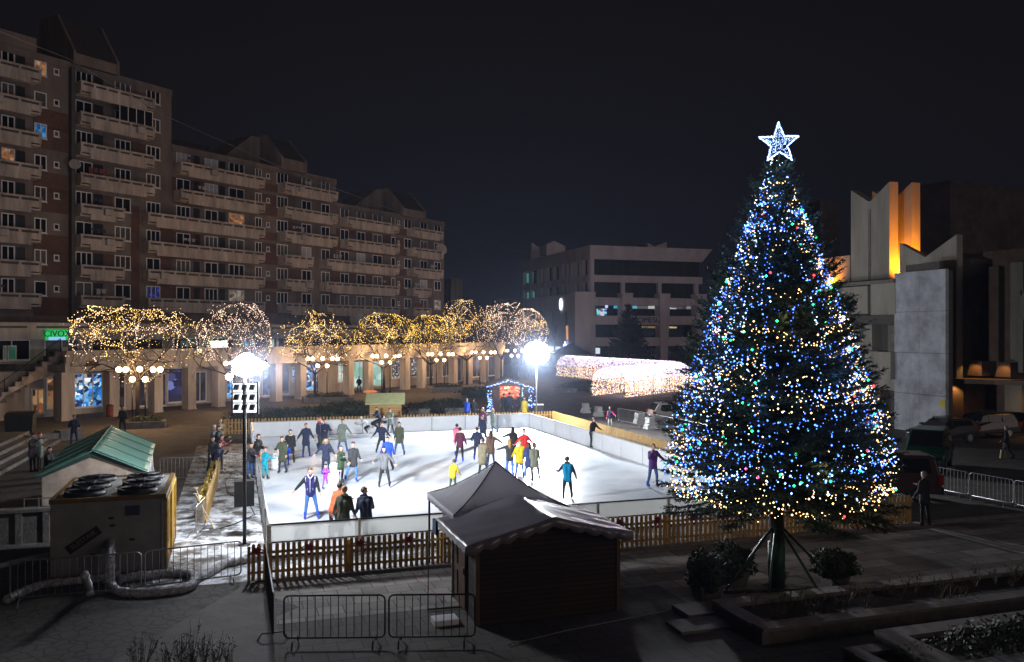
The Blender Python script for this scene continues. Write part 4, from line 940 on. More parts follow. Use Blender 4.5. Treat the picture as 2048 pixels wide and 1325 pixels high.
# globe lamps
def globe_lamp(loc, label, first=[None]):
    if first[0] is None:
        rt = root('street_lamp', loc, label, 'street lamp', 'globe lamp clusters along the arcade', 0)
        for x in (-.45, .42):
            b = MB(); b.tube([(x,0,0),(x,0,3.05)], .05, 8); b.lathe([(.13,0),(.13,.35),(.07,.5)], (x,0,0), 10); b.lathe([(.05,2.6),(.09,2.66),(.05,2.74)], (x,0,0), 8); b.build('post', M['dark'], rt, True)
        b = MB(); b.tube([(-1.42,.1,3.45),(-.5,.1,3.28),(0,.1,3.22),(.5,.1,3.28),(1.42,.1,3.45)], .028, 6)
        for x in (-1.4,-.95,0,.92,1.38): b.tube([(x,.1,3.35 if abs(x) > .5 else 3.2),(x,.1,3.68)], .022, 6); b.lathe([(.03,3.6),(.09,3.68),(.1,3.72)], (x,.1,0), 8)
        b.tube([(-.45,0,2.6),(-.2,.1,3.22)], .02, 5); b.tube([(.42,0,2.6),(.2,.1,3.22)], .02, 5); b.build('arm', M['dark'], rt, True)
        for x, y, z in ((-1.4,.1,3.9),(-.95,.1,3.9),(0,.1,3.93),(.92,.1,3.9),(1.38,.1,3.9),(-.45,0,3.25),(.42,0,3.25)):
            b = MB(); b.sph((x,y,z), .195, 14, 10); b.build('globe', M['globe'], rt, True)
        lamp('street_lamp_bulb', (-.6,-.35,3.75), 380, (1,.60,.29), .3, rt); lamp('street_lamp_bulb', (.6,-.35,3.75), 380, (1,.60,.29), .3, rt)
        first[0] = rt; return rt
    c = copy_tree(first[0]); c.location = loc; c['label'] = label; return c
for px, Y, lb in ((278,57.2,'leftmost cluster of glowing globe lamps, beside the stone planter'),(486,68,'globe lamp cluster half lost in the near floodlight glare'),(645,79.5,'globe lamp cluster right of the near floodlight, by the third tree'),
    (772,88,'globe lamp cluster above the small yellow hut'),(881,95,'globe lamp cluster over the pale stone planter in the middle of the arcade'),(967,103,'globe lamp cluster near the arcade end, left of the far floodlight'),(1030,112,'farthest globe lamp cluster beside the far floodlight glare')):
    globe_lamp(Vector((AX(px,Y),Y,0)), lb)
planter_box(Vector((AX(283,57.0),57.4,0)), 1.35, .9, .45, 'stone planter with dark shrubs round the second light wrapped tree', seed=3)
planter_box(Vector((AX(893,92),92,0)), 2.0, 1.6, .5, 'pale stone planter under the middle globe lamps', seed=4, wallm=M['stone'])
planter_box(Vector((AX(655,78),78,0)), 2.2, 1.4, .5, 'low dark planter at the foot of the third globe lamp cluster', seed=5)
# hedges and low stone beds on the square
def hedge(px, Y, hx, hy, h, label, seed, rz=TH):
    o = leafblob('hedge', (0,0,h*.5), (hx,hy,h*.62), int(1100*hx*hy/2+600), M['leafdark'], seed, .10, .02, .5); o.location = (AX(px,Y),Y,0); o.rotation_euler = (0,0,rz); return tag(o, label, 'hedge', 'dark hedges on the square')
hedge(575, 61, 4.3, 2.0, .9, 'large dark hedge on the square behind the far fence, left part', 11)
hedge(690, 65, 2.2, 1.6, 1.0, 'dark hedge left of the small yellow hut', 12)
hedge(880, 68, 3.2, 1.4, .9, 'dark hedge right of the small yellow hut', 13)
hedge(1165, 93, 3.1, 1.2, .95, 'dark rounded hedge behind the pale stone benches, left of the light tunnel', 14)
hedge(960, 84, 2.6, 1.6, .9, 'dark hedge left of the lit kiosk', 15)
def bench(p, q, label, h=.42):
    a, c = G(*p), G(*q); b = MB(); d = (c-a); L = d.length; d.normalize(); n_ = Vector((-d.y,d.x,0)); b.obox(d*L/2+n_*.3+Vector((0,0,h-.06)), d*L/2, n_*.3, (0,0,.06)); b.obox(d*L/2+n_*.3+Vector((0,0,(h-.12)/2)), d*(L/2-.1), n_*.22, (0,0,(h-.12)/2))
    o = b.build('stone_bench', M['stone']); o.location = a; return tag(o, label, 'stone bench', 'pale stone benches on the square')
bench((1108,786),(1156,786), 'pale stone bench in front of the rounded hedge, left one'); bench((1176,784),(1220,785), 'pale stone bench in front of the rounded hedge, right one')
bench((815,829),(862,828), 'pale stone bench behind the far fence, right of the yellow hut'); bench((890,828),(945,826), 'pale stone bench behind the far fence by the person in blue')
def blockbarrel(px, py, label):
    b = MB(); b.prism([(-.35,-.3,0),(.35,-.3,0),(.3,-.3,.25),(.2,-.3,.3),(.2,-.3,.75),(-.2,-.3,.75),(-.2,-.3,.3),(-.3,-.3,.25)], (0,.6,0)); b.box(-.36,.36,-.31,-.302,.35,.42)
    o = b.build('plastic_block', mat('white_plastic', (.5,.5,.48), .5) if 'white_plastic' not in bpy.data.materials else bpy.data.materials['white_plastic']); o.location = G(px, py); o.rotation_euler = (0,0,.3); tag(o, label, 'road block', 'white plastic road blocks')
b = MB(); b.box(-.32,.32,-.3,.3,0,1.2); b.box(-.36,.36,-.34,.34,1.2,1.27,1); o = b.build('utility_cabinet', [M['dark'], M['board']]); o.location = (AX(1077,61),61,0); tag(o, 'dark utility cabinet with a pale lid right of the far floodlight mast', 'cabinet')
blockbarrel(1171,826,'white plastic road block farthest left beside the right fence'); blockbarrel(1197,833,'white plastic road block left of the child in the dark coat'); blockbarrel(1278,848,'white plastic road block behind the row of crowd barriers'); blockbarrel(1300,858,'white plastic road block between barriers and the silver car')
# ================================================================ LIGHT TUNNEL
def tunnel(a, bb, w_, h, label, nb, seed, cols):
    a, bb = Vector(a), Vector(bb); d = bb-a; L = d.length; d.normalize(); n_ = Vector((-d.y, d.x, 0)); rt = root('light_tunnel', a, label, 'light tunnel')
    wallh = h*.52; r = random.Random(seed); P, ci = [], []; per = 2*wallh+PI*w_/2
    def pt(s, t):
        x = t*per
        if x < wallh: return d*s+n_*(-w_/2)+Vector((0,0,x))
        if x > per-wallh: return d*s+n_*(w_/2)+Vector((0,0,per-x))
        an = (x-wallh)/(w_/2); return d*s-n_*(w_/2*math.cos(an))+Vector((0,0,wallh+(h-wallh)*math.sin(an)))
    for k in range(nb):
        s = r.random()*L; t = r.random(); p = pt(s, t); P.append(tuple(p+Vector((r.uniform(-.05,.05), r.uniform(-.05,.05), 0)))); lowb = p.z < wallh*r.uniform(.8,1.25)
        ci.append(r.choices((0,1,2), (.45,.1,.45) if lowb else (.02,.5,.48))[0])
    bulbs('light_bulbs', P, [r.uniform(.022,.034) for _ in P], cols, ci, rt)
    f = MB(); k = 0.0
    while k <= L+.01: f.tube([pt(k, t/14) for t in range(15)], .03, 4); k += L/max(1, round(L/2.0))
    for t in (.0, wallh/per, .5, 1-wallh/per, 1.0): f.tube([pt(0,t), pt(L,t)], .025, 4)
    f.build('frame', M['dark'], rt)
    for q in range(3): lamp('tunnel_light', d*L*(q+.5)/3+Vector((0,0,1.5)), 130, (.93,.80,1), .9, rt)
violet = emis('violet_white_bulb', (.62,.50,1), 4.2); wwhite = emis('warm_white_bulb', (1,.80,.66), 3.4); amber = emis('amber_bulb', (1,.55,.2), 3.4)
tunnel((8.0,124.0,0), (19.3,99.5,0), 3.4, 2.95, 'long far arm of the glowing light tunnel, white and violet', 13000, 1, [amber, violet, wwhite])
a0, a1 = G(1249,796), G(1373,781); dd_ = (a1-a0).normalized(); nn_ = Vector((-dd_.y, dd_.x, 0))
tunnel(a0+nn_*1.9, a0+nn_*1.9+dd_*15, 3.8, 2.95, 'near arm of the glowing light tunnel disappearing behind the Christmas tree', 12000, 2, [amber, violet, wwhite])
b = MB(); p0 = G(1307, 806); dq = Vector((.8,.6,0)).normalized()
b.tube([(0,0,0),(0,0,2.6),dq*4.4+Vector((0,0,2.6)),dq*4.4], .03, 5)
for k in range(1,16): b.tube([dq*4.4*k/16+Vector((0,0,.05)), dq*4.4*k/16+Vector((0,0,1.0))], .012, 4)
b.tube([(0,0,1.0), dq*4.4+Vector((0,0,1.0))], .02, 4); o = b.build('metal_gate', M['dark']); o.location = p0; tag(o, 'tall thin metal gate frame standing before the light tunnel', 'gate')
# black pavilion roof behind the tunnel
b = MB(); c = Vector((AX(1142,133),133,0)); b.add([(-3.4,-3,2.9),(3.4,-3,2.9),(3.4,3,2.9),(-3.4,3,2.9),(0,0,4.6)], [(0,1,4),(1,2,4),(2,3,4),(3,0,4),(3,2,1,0)])
for x in (-3.3,3.3):
    for y in (-2.9,2.9): b.box(x-.05,x+.05,y-.05,y+.05,0,2.9)
o = b.build('pavilion', M['black']); o.location = c; tag(o, 'black pavilion tent behind the left end of the light tunnel', 'tent')
# ================================================================ KIOSK with blue lights
kp = Vector((AX(1013,67), 67, 0)); rt = root('market_kiosk', kp, 'open wooden kiosk glowing red inside, outlined in blue fairy lights', 'kiosk', None, .1)
b = MB(); b.box(-1.15,1.35,-1.0,-.94,0,1.25); b.box(-1.25,-1.15,-1.0,1.0,0,2.2); b.box(1.35,1.45,-1.0,1.0,0,2.2); b.box(-1.25,-.62,-1.0,-.9,1.25,2.2); b.box(1.12,1.45,-1.0,-.9,1.25,2.2); b.box(-1.15,1.35,.9,1.0,0,2.2); b.build('wall', M['darkwood'], rt)
b = MB(); b.prism([(-1.7,-1.5,2.18),(0,-1.5,2.78),(.0,-1.5,2.86),(-1.7,-1.5,2.26)], (0,2.9,0)); b.prism([(1.95,-1.5,2.05),(.0,-1.5,2.78),(.0,-1.5,2.86),(1.95,-1.5,2.13)], (0,2.9,0)); b.build('roof', mat('kiosk_roof', (.28,.17,.09), .7), rt)
b = MB(); b.box(-.6,1.1,.3,.36,1.2,2.15); b.build('display_back', litglass('kiosk_goods', [(1,.12,.04),(1,.35,.12),(.8,.06,.03),(1,.55,.25)], 1.5, 5, dark=.4), rt)
b = MB(); b.box(-.7,1.2,-1.25,-.85,1.2,1.27); b.build('counter', M['wood'], rt)
lamp('kiosk_bulb', (.2,-.2,2.0), 40, (1,.35,.15), .08, rt)
b = MB(); b.sph((-.15,-.6,2.05), .07); b.build('bulb', M['globe'], rt, True)
P = []
def line_pts(a, c, n): return [tuple(Vector(a).lerp(Vector(c), (i+.5)/n)+Vector((R.uniform(-.04,.04),R.uniform(-.04,.04),R.uniform(-.05,.05)))) for i in range(n)]
P += line_pts((-1.7,-1.55,2.15),(0,-1.55,2.7),26)+line_pts((0,-1.55,2.7),(1.95,-1.55,2.05),26)+line_pts((1.15,-1.1,2.1),(1.15,-1.1,1.2),14)
for k in range(60): P.append((-1.45+R.uniform(-.2,.2), -1.3+R.uniform(-.2,.2), R.uniform(.1,1.9)))
for k in range(46): P.append((1.75+R.uniform(-.15,.5), -1.0+R.uniform(-.2,.2), R.uniform(.5,2.1)))
o = root('string_lights', kp, 'blue and cool white fairy lights outlining the kiosk', 'string lights', None, .1)
bulbs('light_bulbs', P, [R.uniform(.03,.045) for _ in P], [M['bulbblue'], M['bulbcool']], [R.randint(0,1) for _ in P], o)
# ================================================================ small yellow hut behind the far fence
yp = Vector((AX(771,57.3), 57.3, 0)); rt = root('wooden_hut', yp, 'small yellow wooden hut with pale green roof behind the far fence', 'hut', None, .12)
pl = brickmat('yellow_planks', (.72,.46,.19), (.62,.38,.15), (.25,.14,.06), 3, .12, .01, vertical=True, noise=.2)
b = MB(); b.box(-1.02,1.05,-.8,1.0,0,1.72); b.prism([(-1.02,-.8,1.72),(-1.02,1.0,1.72),(-1.02,.3,2.1)], (2.07,0,0)); b.build('wall', pl, rt)
b = MB(); b.prism([(-1.3,-1.05,1.62),(-1.3,.35,2.22),(-1.3,.35,2.30),(-1.3,-1.05,1.70)], (2.6,0,0)); b.prism([(-1.3,.35,2.22),(-1.3,1.2,1.66),(-1.3,1.2,1.74),(-1.3,.35,2.30)], (2.6,0,0)); b.build('roof', mat('pale_green_roofing', (.52,.54,.27), .7, var=.15), rt)
b = MB(); b.lathe([(0,0),(.45,0),(.5,.05),(.3,.12),(0,.14)], (0,0,0), 14); o = b.build('heater_hood', emis('orange_heater_glow', (1,.25,.08), .8)); o.location = (AX(736,58), 59, 2.25); tag(o, 'glowing orange round heater hood beside the yellow hut roof', 'heater'); 
b = MB(); b.tube([(0,0,-2.25),(0,0,0)], .03, 6); q = b.build('pole', M['dark'], o)
# ================================================================ BROWN HUT in the foreground
hp = Vector((-.78, 18.75, 0)); rt = root('wooden_hut', hp, 'dark brown wooden hut with shiny tarpaulin roof in the centre foreground', 'hut', None, TH)
bp_ = brickmat('brown_planks', (.045,.026,.018), (.034,.020,.014), (.012,.008,.006), 4, .11, .012, vertical=True, noise=.3, bump=.8)
HWd, HD, HH = 3.42, 2.15, 1.9
b = MB(); b.box(0,HWd,0,.06,0,HH); b.prism([(0,0,HH),(HWd,0,HH),(HWd/2,0,2.28)], (0,.06,0)); b.box(0,HWd,HD-.06,HD,0,HH); b.box(HWd-.06,HWd,.06,HD-.06,0,HH); b.box(0,.06,.06,.75,0,HH); b.box(0,.06,1.75,HD-.06,0,HH); b.box(0,.06,.75,1.75,1.75,HH); b.build('wall', bp_, rt)
b = MB()
for x, y in ((-.03,-.03),(HWd-.05,-.03),(-.03,HD-.05)): b.box(x,x+.09,y,y+.09,0,HH-.03)
b.build('corner_post', M['darkwood'], rt)
b = MB(); b.box(-.035,.0,.76,1.74,.05,1.74); b.box(-.06,-.036,.80,.98,.1,1.7); b.box(-.06,-.036,1.52,1.70,.1,1.7); b.box(-.06,-.036,.98,1.52,.1,.26); b.box(-.06,-.036,.98,1.52,.85,1.0); b.box(-.06,-.036,.98,1.52,1.55,1.7); d_ = b.build('door', M['darkwood'], rt)
b = MB(); b.box(-.09,-.061,.86,.9,.9,1.05); b.build('handle', M['steel'], d_)
# tarpaulin roof: sagging sheet with ripples and scalloped valance
tarp = mat('grey_tarpaulin', (.23,.21,.235), .36, var=.15, scale=1.5); tarp.node_tree.nodes['Principled BSDF'].inputs['Coat Weight'].default_value = .4
def roofz(x, y):
    t = abs(x-HWd/2)/(HWd/2+.38); return 2.36-(2.36-1.86)*t-.03*math.sin(PI*min(1, t))*(.5+.5*math.sin(y*2.6+x*.5))-.008*math.sin(y*9+x*2.3)*t-.006*math.sin(x*7+y*3)
NX, NY = 40, 34; vs, fs = [], []
for i in range(NX+1):
    for j in range(NY+1): x = -.36+(HWd+.54)*i/NX; y = -.42+(HD+.75)*j/NY; vs.append((x, y, roofz(x,y)))
for i in range(NX):
    for j in range(NY): a = i*(NY+1)+j; fs.append((a, a+NY+1, a+NY+2, a+1))
b = MB(); b.add(vs, fs); ro = b.build('roof_sheet', tarp, rt, True); md = ro.modifiers.new('t', 'SOLIDIFY'); md.thickness = .015; md.offset = -1
vs, fs = [], []; n = 80
for i in range(n+1): x = -.36+(HWd+.54)*i/n; z = roofz(x,-.42); vs += [(x,-.425,z), (x,-.43+.012*math.sin(i*.9),z-.17-.07*abs(math.sin(i*PI/8)))]
for i in range(n): fs.append((2*i,2*i+1,2*i+3,2*i+2))
b = MB(); b.add(vs, fs); vo = b.build('valance', tarp, rt, True); md = vo.modifiers.new('t', 'SOLIDIFY'); md.thickness = .008
vs, fs = [], []
for i in range(41): y = -.42+(HD+.75)*i/40; z = roofz(-.36,y); vs += [(-.365,y,z), (-.37,y,z-.10-.05*abs(math.sin(i*PI/5)))]
for i in range(40): fs.append((2*i,2*i+1,2*i+3,2*i+2))
b = MB(); b.add(vs, fs); vo = b.build('valance', mat('white_icicle_trim', (.5,.5,.52), .5), rt); md = vo.modifiers.new('t', 'SOLIDIFY'); md.thickness = .01
b = MB(); b.box(-.42,-.36,HD+.05,HD+.42,1.52,1.86); b.build('blue_box', mat('blue_box', (.02,.08,.22), .5), rt)
b = MB(); b.box(-.9,-.35,.2,.6,.0,.12); o = b.build('white_tray', M['board']); o.location = hp; o.rotation_euler = (0,0,TH); tag(o, 'flat white tray on the ground beside the hut door', 'tray')
# ================================================================ GREY POP-UP CANOPY
cp = Vector((-1.42, 20.75, 0)); rt = root('canopy_tent', cp, 'grey pointed pop up canopy tent between the brown hut and the rink', 'tent', None, TH)
S = 3.05; EZ, PZ = 2.02, 3.0; vs, fs = [], []; N = 36
for i in range(N+1):
    for j in range(N+1):
        x = -1+2*i/N; y = -1+2*j/N; d_ = max(abs(x), abs(y)); e = min(abs(x), abs(y))/(d_+1e-6)
        z = EZ+(PZ-EZ)*(1-d_)**1.45-.05*math.sin(PI*d_)*(1-e)+.012*math.sin(9*x+3*y)*math.sin(PI*d_)+.008*math.sin(17*y-5*x)*d_*(1-d_)*4
        vs.append(((x+1)*S/2, (y+1)*S/2, z))
for i in range(N):
    for j in range(N): a = i*(N+1)+j; fs.append((a, a+N+1, a+N+2, a+1))
cloth = mat('grey_canopy_cloth', (.74,.74,.77), .6, var=.1); make_translucent(cloth, (.85,.83,.90), .55)
b = MB(); b.add(vs, fs); o = b.build('canopy', cloth, rt, True)
b = MB()
for p, q in (((0,0),(S,0)),((S,0),(S,S)),((S,S),(0,S)),((0,S),(0,0))):
    n = 24; P0_, Q0_ = Vector((*p,EZ)), Vector((*q,EZ)); vv = []
    for k in range(n+1): c_ = P0_.lerp(Q0_, k/n); vv += [c_, c_-Vector((0,0,.20+.015*math.sin(k*1.7)))]
    b.add(vv, [(2*k,2*k+1,2*k+3,2*k+2) for k in range(n)])
o = b.build('valance', cloth, rt, True); md = o.modifiers.new('t', 'SOLIDIFY'); md.thickness = .008
for x, y in ((.05,.05),(S-.05,.05),(S-.05,S-.05),(.05,S-.05)): b = MB(); b.box(x-.025,x+.025,y-.025,y+.025,0,EZ-.03); b.build('leg', M['dark'], rt)
b = MB()
for a, c_ in (((0,0),(1,1)),((0,1),(1,0))): b.tube([(a[0]*S,a[1]*S,EZ-.02)]+[(S/2+(a[0]-.5)*S*(1-k/8), S/2+(a[1]-.5)*S*(1-k/8), EZ+(PZ-EZ)*(k/8)**1.45*1.0+.012) for k in range(1,8)]+[(S/2,S/2,PZ+.02)], .018, 5); b.tube([(c_[0]*S,c_[1]*S,EZ-.02)]+[(S/2+(c_[0]-.5)*S*(1-k/8), S/2+(c_[1]-.5)*S*(1-k/8), EZ+(PZ-EZ)*(k/8)**1.45+.012) for k in range(1,8)]+[(S/2,S/2,PZ+.02)], .018, 5)
b.build('seam', M['black'], rt)
b = MB(); b.tube([(-.35,-.9,.03),(-.35,-.9,.03),(.0,.55,1.5)], .014, 5); b.tube([(-.35,-.9,.04),(.5,-1.0,.04)], .02, 5); o = b.build('guy_pole', M['dark']); o.location = (-1.9, 20.7, 0); o.rotation_euler = (0,0,TH); tag(o, 'thin leaning metal strut on the ground left of the hut door', 'metal strut')
# ================================================================ GREEN ROOFED TENT on the left
gp = Vector((-15.05, 27.2, 0)); GA = math.radians(21); rt = root('party_tent', gp, 'party tent with translucent green ribbed roof and cream sides at the left', 'tent', None, GA)
TW, TD, TE, TR = 2.95, 7.3, 1.86, 2.62
gr = mat('green_translucent_sheet', (.17,.34,.28), .35, var=.12, scale=2); gr.node_tree.nodes['Principled BSDF'].inputs['Transmission Weight'].default_value = .0
crm = mat('cream_tent_plastic', (.42,.34,.27), .5, var=.3, scale=2.5, bump=.5, bscale=3); clr = mat('milky_plastic', (.55,.56,.62), .3, var=.2, scale=4, bump=.5, bscale=5)
for side in (0, 1):
    xe, xr = (-.18, TW/2) if side == 0 else (TW+.18, TW/2); vs, fs = [], []; n, m_ = 28, 10
    for i in range(n+1):
        for j in range(m_+1): t = j/m_; y = -.15+(TD+.3)*i/n; sag = .035*math.sin(PI*t)*abs(math.sin(i*PI/7)); vs.append((xe+(xr-xe)*t, y, TE-.03+(TR-TE+.03)*t-sag))
    for i in range(n):
        for j in range(m_): a = i*(m_+1)+j; fs.append((a,a+1,a+m_+2,a+m_+1) if side == 0 else (a,a+m_+1,a+m_+2,a+1))
    b = MB(); b.add(vs, fs); o = b.build('roof_sheet', gr, rt, True); md = o.modifiers.new('t', 'SOLIDIFY'); md.thickness = .012
b = MB()
for k in range(5):
    y = TD*k/4; b.tube([(-.18,y,TE),(TW/2,y,TR+.03),(TW+.18,y,TE)], .022, 5)
b.tube([(TW/2,-.15,TR+.03),(TW/2,TD+.15,TR+.03)], .025, 5); b.build('roof_rib', mat('green_tube', (.06,.2,.15), .4), rt)
b = MB(); b.prism([(0,0,0),(TW,0,0),(TW,0,TE-.05),(TW/2,0,TR-.1),(0,0,TE-.05)], (0,.03,0)); b.build('gable_wall', crm, rt)
b = MB(); b.prism([(-.2,-.06,TE-.05),(TW/2,-.06,TR+.02),(TW+.2,-.06,TE-.05),(TW+.2,-.06,TE-.13),(TW/2,-.06,TR-.2),(-.2,-.06,TE-.13)], (0,.04,0)); b.build('gable_trim', mat('dark_green_trim', (.02,.05,.04), .6), rt)
vs, fs = [], []
for i in range(61): y = TD*i/60; w_ = .04*math.sin(i*1.3)+.02*math.sin(i*2.9); vs += [(TW+.05,y,TE-.03),(TW+.08+w_*.6,y,TE*.5),(TW+.22+w_,y,0)]
for i in range(60): fs += [(3*i,3*i+1,3*i+4,3*i+3),(3*i+1,3*i+2,3*i+5,3*i+4)]
b = MB(); b.add(vs, fs); o = b.build('side_curtain', clr, rt, True); md = o.modifiers.new('t', 'SOLIDIFY'); md.thickness = .01
b = MB(); b.box(0,.03,0,TD,0,TE-.05); b.box(.03,TW,TD-.03,TD,0,TE-.05); b.build('side_curtain', crm, rt)
b = MB(); b.box(1.2,2.5,-.02,-.005,.9,1.75); b.build('window', M['glass'], rt)
b = MB(); b.tube([(1.1+.9*math.cos(t)*.95+.65, -.05, .95+.72*math.sin(t)) for t in [PI*k/12 for k in range(13)]], .02, 5); b.tube([(1.75,-.05,.95),(1.75,-.05,1.67)], .015, 5); b.build('arched_frame', M['steel'], rt)
# ================================================================ COOLING UNIT (chiller)
cq = Vector((-11.98, 22.05, 0)); rt = root('cooling_unit', cq, 'large box shaped cooling unit with roof fans and yellow corrugated sides, left foreground', 'cooling unit', None, TH)
CW_, CD_, CH = 2.78, 3.5, 2.12
yel = mat('yellow_paint', (.50,.30,.01), .45, var=.3, scale=5); gm = mat('grey_painted_metal', (.20,.20,.19), .5, var=.2, scale=2)
b = MB(); b.box(.0,CW_-.04,.0,CD_,.1,CH-.12); b.box(.095,CW_-.105,.075,CD_-.075,CH-.12,CH-.03); b.build('casing', gm, rt)
b = MB(); b.box(-.03,.09,-.03,CD_+.03,CH-.12,CH); b.box(CW_-.10,CW_+.02,-.03,CD_+.03,CH-.12,CH); b.box(.09,CW_-.10,-.03,.07,CH-.12,CH); b.box(.09,CW_-.10,CD_-.07,CD_+.03,CH-.12,CH); b.box(-.03,CW_+.02,-.03,CD_+.03,0,.1); b.build('frame', mat('yellow_brown_frame', (.13,.075,.02), .5), rt)
b = MB()
for k in range(12): y = .08+k*(CD_-.15)/12; b.box(CW_-.04,CW_+.0,y,y+.14,.1,CH-.12); b.box(CW_-.04,CW_-.02,y+.14,y+.28,.1,CH-.12)
for y in (0, CD_/2, CD_-.06): b.box(CW_,CW_+.05,y,y+.07,.1,CH-.12)
b.box(CW_,CW_+.05,.0,CD_,CH-.2,CH-.12); b.build('corrugated_side', yel, rt)
b = MB(); b.box(CW_-.10,CW_-.05,-.035,-.0,.1,CH-.12); b.tube([(CW_-.07,-.05,1.0),(CW_+.02,-.09,1.15)], .012, 5); b.build('door_bar', M['steel'], rt)
for i in range(2):
    for j in range(3):
        c_ = (.72+i*1.3, .62+j*1.12, CH-.03); f = MB(); f.lathe([(.50,0),(.52,.02),(.50,.13),(.46,.13),(.46,.02)], c_, 22); o = f.build('fan', M['dark'], rt, True)
        g = MB(); g.lathe([(.1,.06),(.1,.16),(.05,.18)], c_, 10)
        for k in range(7):
            a = k*2*PI/7; g.add([(c_[0]+.09*math.cos(a),c_[1]+.09*math.sin(a),c_[2]+.08),(c_[0]+.44*math.cos(a),c_[1]+.44*math.sin(a),c_[2]+.06),(c_[0]+.44*math.cos(a+.5),c_[1]+.44*math.sin(a+.5),c_[2]+.15),(c_[0]+.09*math.cos(a+.6),c_[1]+.09*math.sin(a+.6),c_[2]+.15)], [(0,1,2,3)])
        g.build('fan_blade', M['black'], o)
for (lx, lz, w_, h_, rot, m_, t_) in ((.78,1.02,.92,.24,.60,mat('black_label', (.012,.012,.014), .4),'ELESTAIR'),(1.96,1.72,.36,.26,0,mat('navy_label', (.02,.02,.055), .5),None)):
    b = MB(); b.box(-w_/2,w_/2,-.012,0,-h_/2,h_/2); l = b.build('label', m_, rt); l.location = (lx,-.004,lz); l.rotation_euler = (0,-rot,0)
    if t_: text('lettering', t_, .17, mat('grey_letter', (.16,.16,.16), .5), l, (0,-.014,.0), (PI/2,0,0), .002)
b = MB()
for x, z in ((1.45,1.55),(1.48,1.35),(1.95,.95),(1.0,.62)): b.sph((x,-.01,z), (.08,.02,.035), 8, 5)
b.build('dent', M['black'], rt)
# low retaining wall with posts left of it
rt = root('low_wall', (-18,25,0), 'dark low retaining wall with upright panels at the left edge behind the cooling unit', 'wall', None, TH)
b = MB(); b.box(-6,5.2,0,.3,0,.95); b.box(-6,5.25,-.06,.36,.95,1.05)
for k in range(15): b.box(-6+k*.75,-5.82+k*.75,-.05,0,0,.95)
b.build('wall_body', M['darkstone'], rt)
b = MB()
for k in range(5): b.tube([(3.2+k*.4,.15,1.05),(3.2+k*.4,.15,1.35)], .02, 5)
b.tube([(3.2,.15,1.33),(4.8,.15,1.33)], .018, 5); b.build('railing', M['steel'], rt)
# insulated white hoses
hm = mat('white_hose_sleeve', (.60,.60,.63), .55, var=.5, scale=9, bump=.8, col2=(.16,.16,.18))
def hose(pts, r, label):
    P = [Vector(p) for p in pts]; out = []
    for i in range(len(P)-1):
        p0, p1, p2, p3 = P[max(i-1,0)], P[i], P[i+1], P[min(i+2,len(P)-1)]
        for k in range(8): t = k/8; out.append(.5*((2*p1)+(p2-p0)*t+(2*p0-5*p1+4*p2-p3)*t*t+(3*p1-p0-3*p2+p3)*t**3))
    out.append(P[-1]); b = MB(); b.tube(out, [r*(1+.10*math.sin(i*1.9)+.05*math.sin(i*.7)) for i in range(len(out))], 12); return tag(b.build('hose', hm, None, True), label, 'hose', 'white insulated hoses of the cooling unit')
hose([G(226,1112,.0)+Vector((0,-.1,.95)), G(226,1150,.3)+Vector((0,-.15,.55)), G(222,1168,.2), G(250,1185,.12), G(330,1183,.12), G(380,1172,.12), G(386,1150,.14), G(350,1146,.12), G(280,1152,.12), G(235,1160,.12)], .115, 'white hose rising from the ground and looping back beside the cooling unit')
hose([G(386,1160,.14), G(420,1145,.12), G(450,1128,.12), G(482,1122,.12), G(540,1112,.12)], .11, 'white hose running right from the loop under the picket fence')
hose([G(14,1200,.14), G(40,1186,.12), G(85,1170,.12), G(140,1163,.12), G(200,1156,.12), G(240,1150,.12)], .10, 'long white hose lying left of the cooling unit')
hose([G(180,1190,.12), G(178,1175,.3), G(172,1160,.75), G(170,1150,1.0)], .09, 'short grey hose standing upright left of the loop')
# speaker on the left mast stand
sp_ = Vector((AX(489,26.6), 26.6, 0)); rt = root('loudspeaker', sp_+Vector((0,-.0,0)), 'black loudspeaker strapped to the near floodlight mast', 'loudspeaker', None, .35)
z1_ = ZP(967, 26.4); z0_ = ZP(1018, 26.4); b = MB(); b.prism([(-.30,.12,z0_),(.30,.12,z0_),(.30,.42,z0_+.0),(.2,.55,z0_),(-.2,.55,z0_),(-.30,.42,z0_)], (0,0,z1_-z0_)); b.build('cabinet', M['black'], rt)
b = MB(); b.box(.301,.31,.2,.36,z0_+.35,z0_+.55); b.build('handle', M['dark'], rt)
b = MB(); b.tube([(.05,.35,0),(.05,.35,z0_)], .03, 6); b.build('stand', M['dark'], rt)
# ================================================================ LEFT STEPS and bits
rt = root('plaza_steps', G(0,950), 'broad low steps with pale worn edges at the left edge of the square', 'steps')
for k in range(4):
    b = MB(); p = G(-60,985)-U*.6*k; q = G(127,881)-U*.6*k; e = (q-p); b.prism([p, q, q-U*(9-.6*k), p-U*(9-.6*k)], (0,0,.15)); bb_ = [(x,y,z+.15*k) for x,y,z in b.v]; b.v = bb_; b.build('step', M['darkstone'], rt, off=rt.location)
    b = MB(); b.prism([p+U*.01, q+U*.01, q-U*.10, p-U*.10], (0,0,.02)); b.v = [(x,y,z+.15*k+.15) for x,y,z in b.v]; b.build('step_edge', M['stone'], rt, off=rt.location)
b = MB(); b.box(-.1,1.3,-.3,.3,0,.62); b.box(-1.9,-.1,-.25,.3,0,.5); o = b.build('planter_wall', M['stone']); o.location = G(118,882); o.rotation_euler = (0,0,1.05); tag(o, 'pale stone block at the top end of the left steps', 'stone block')
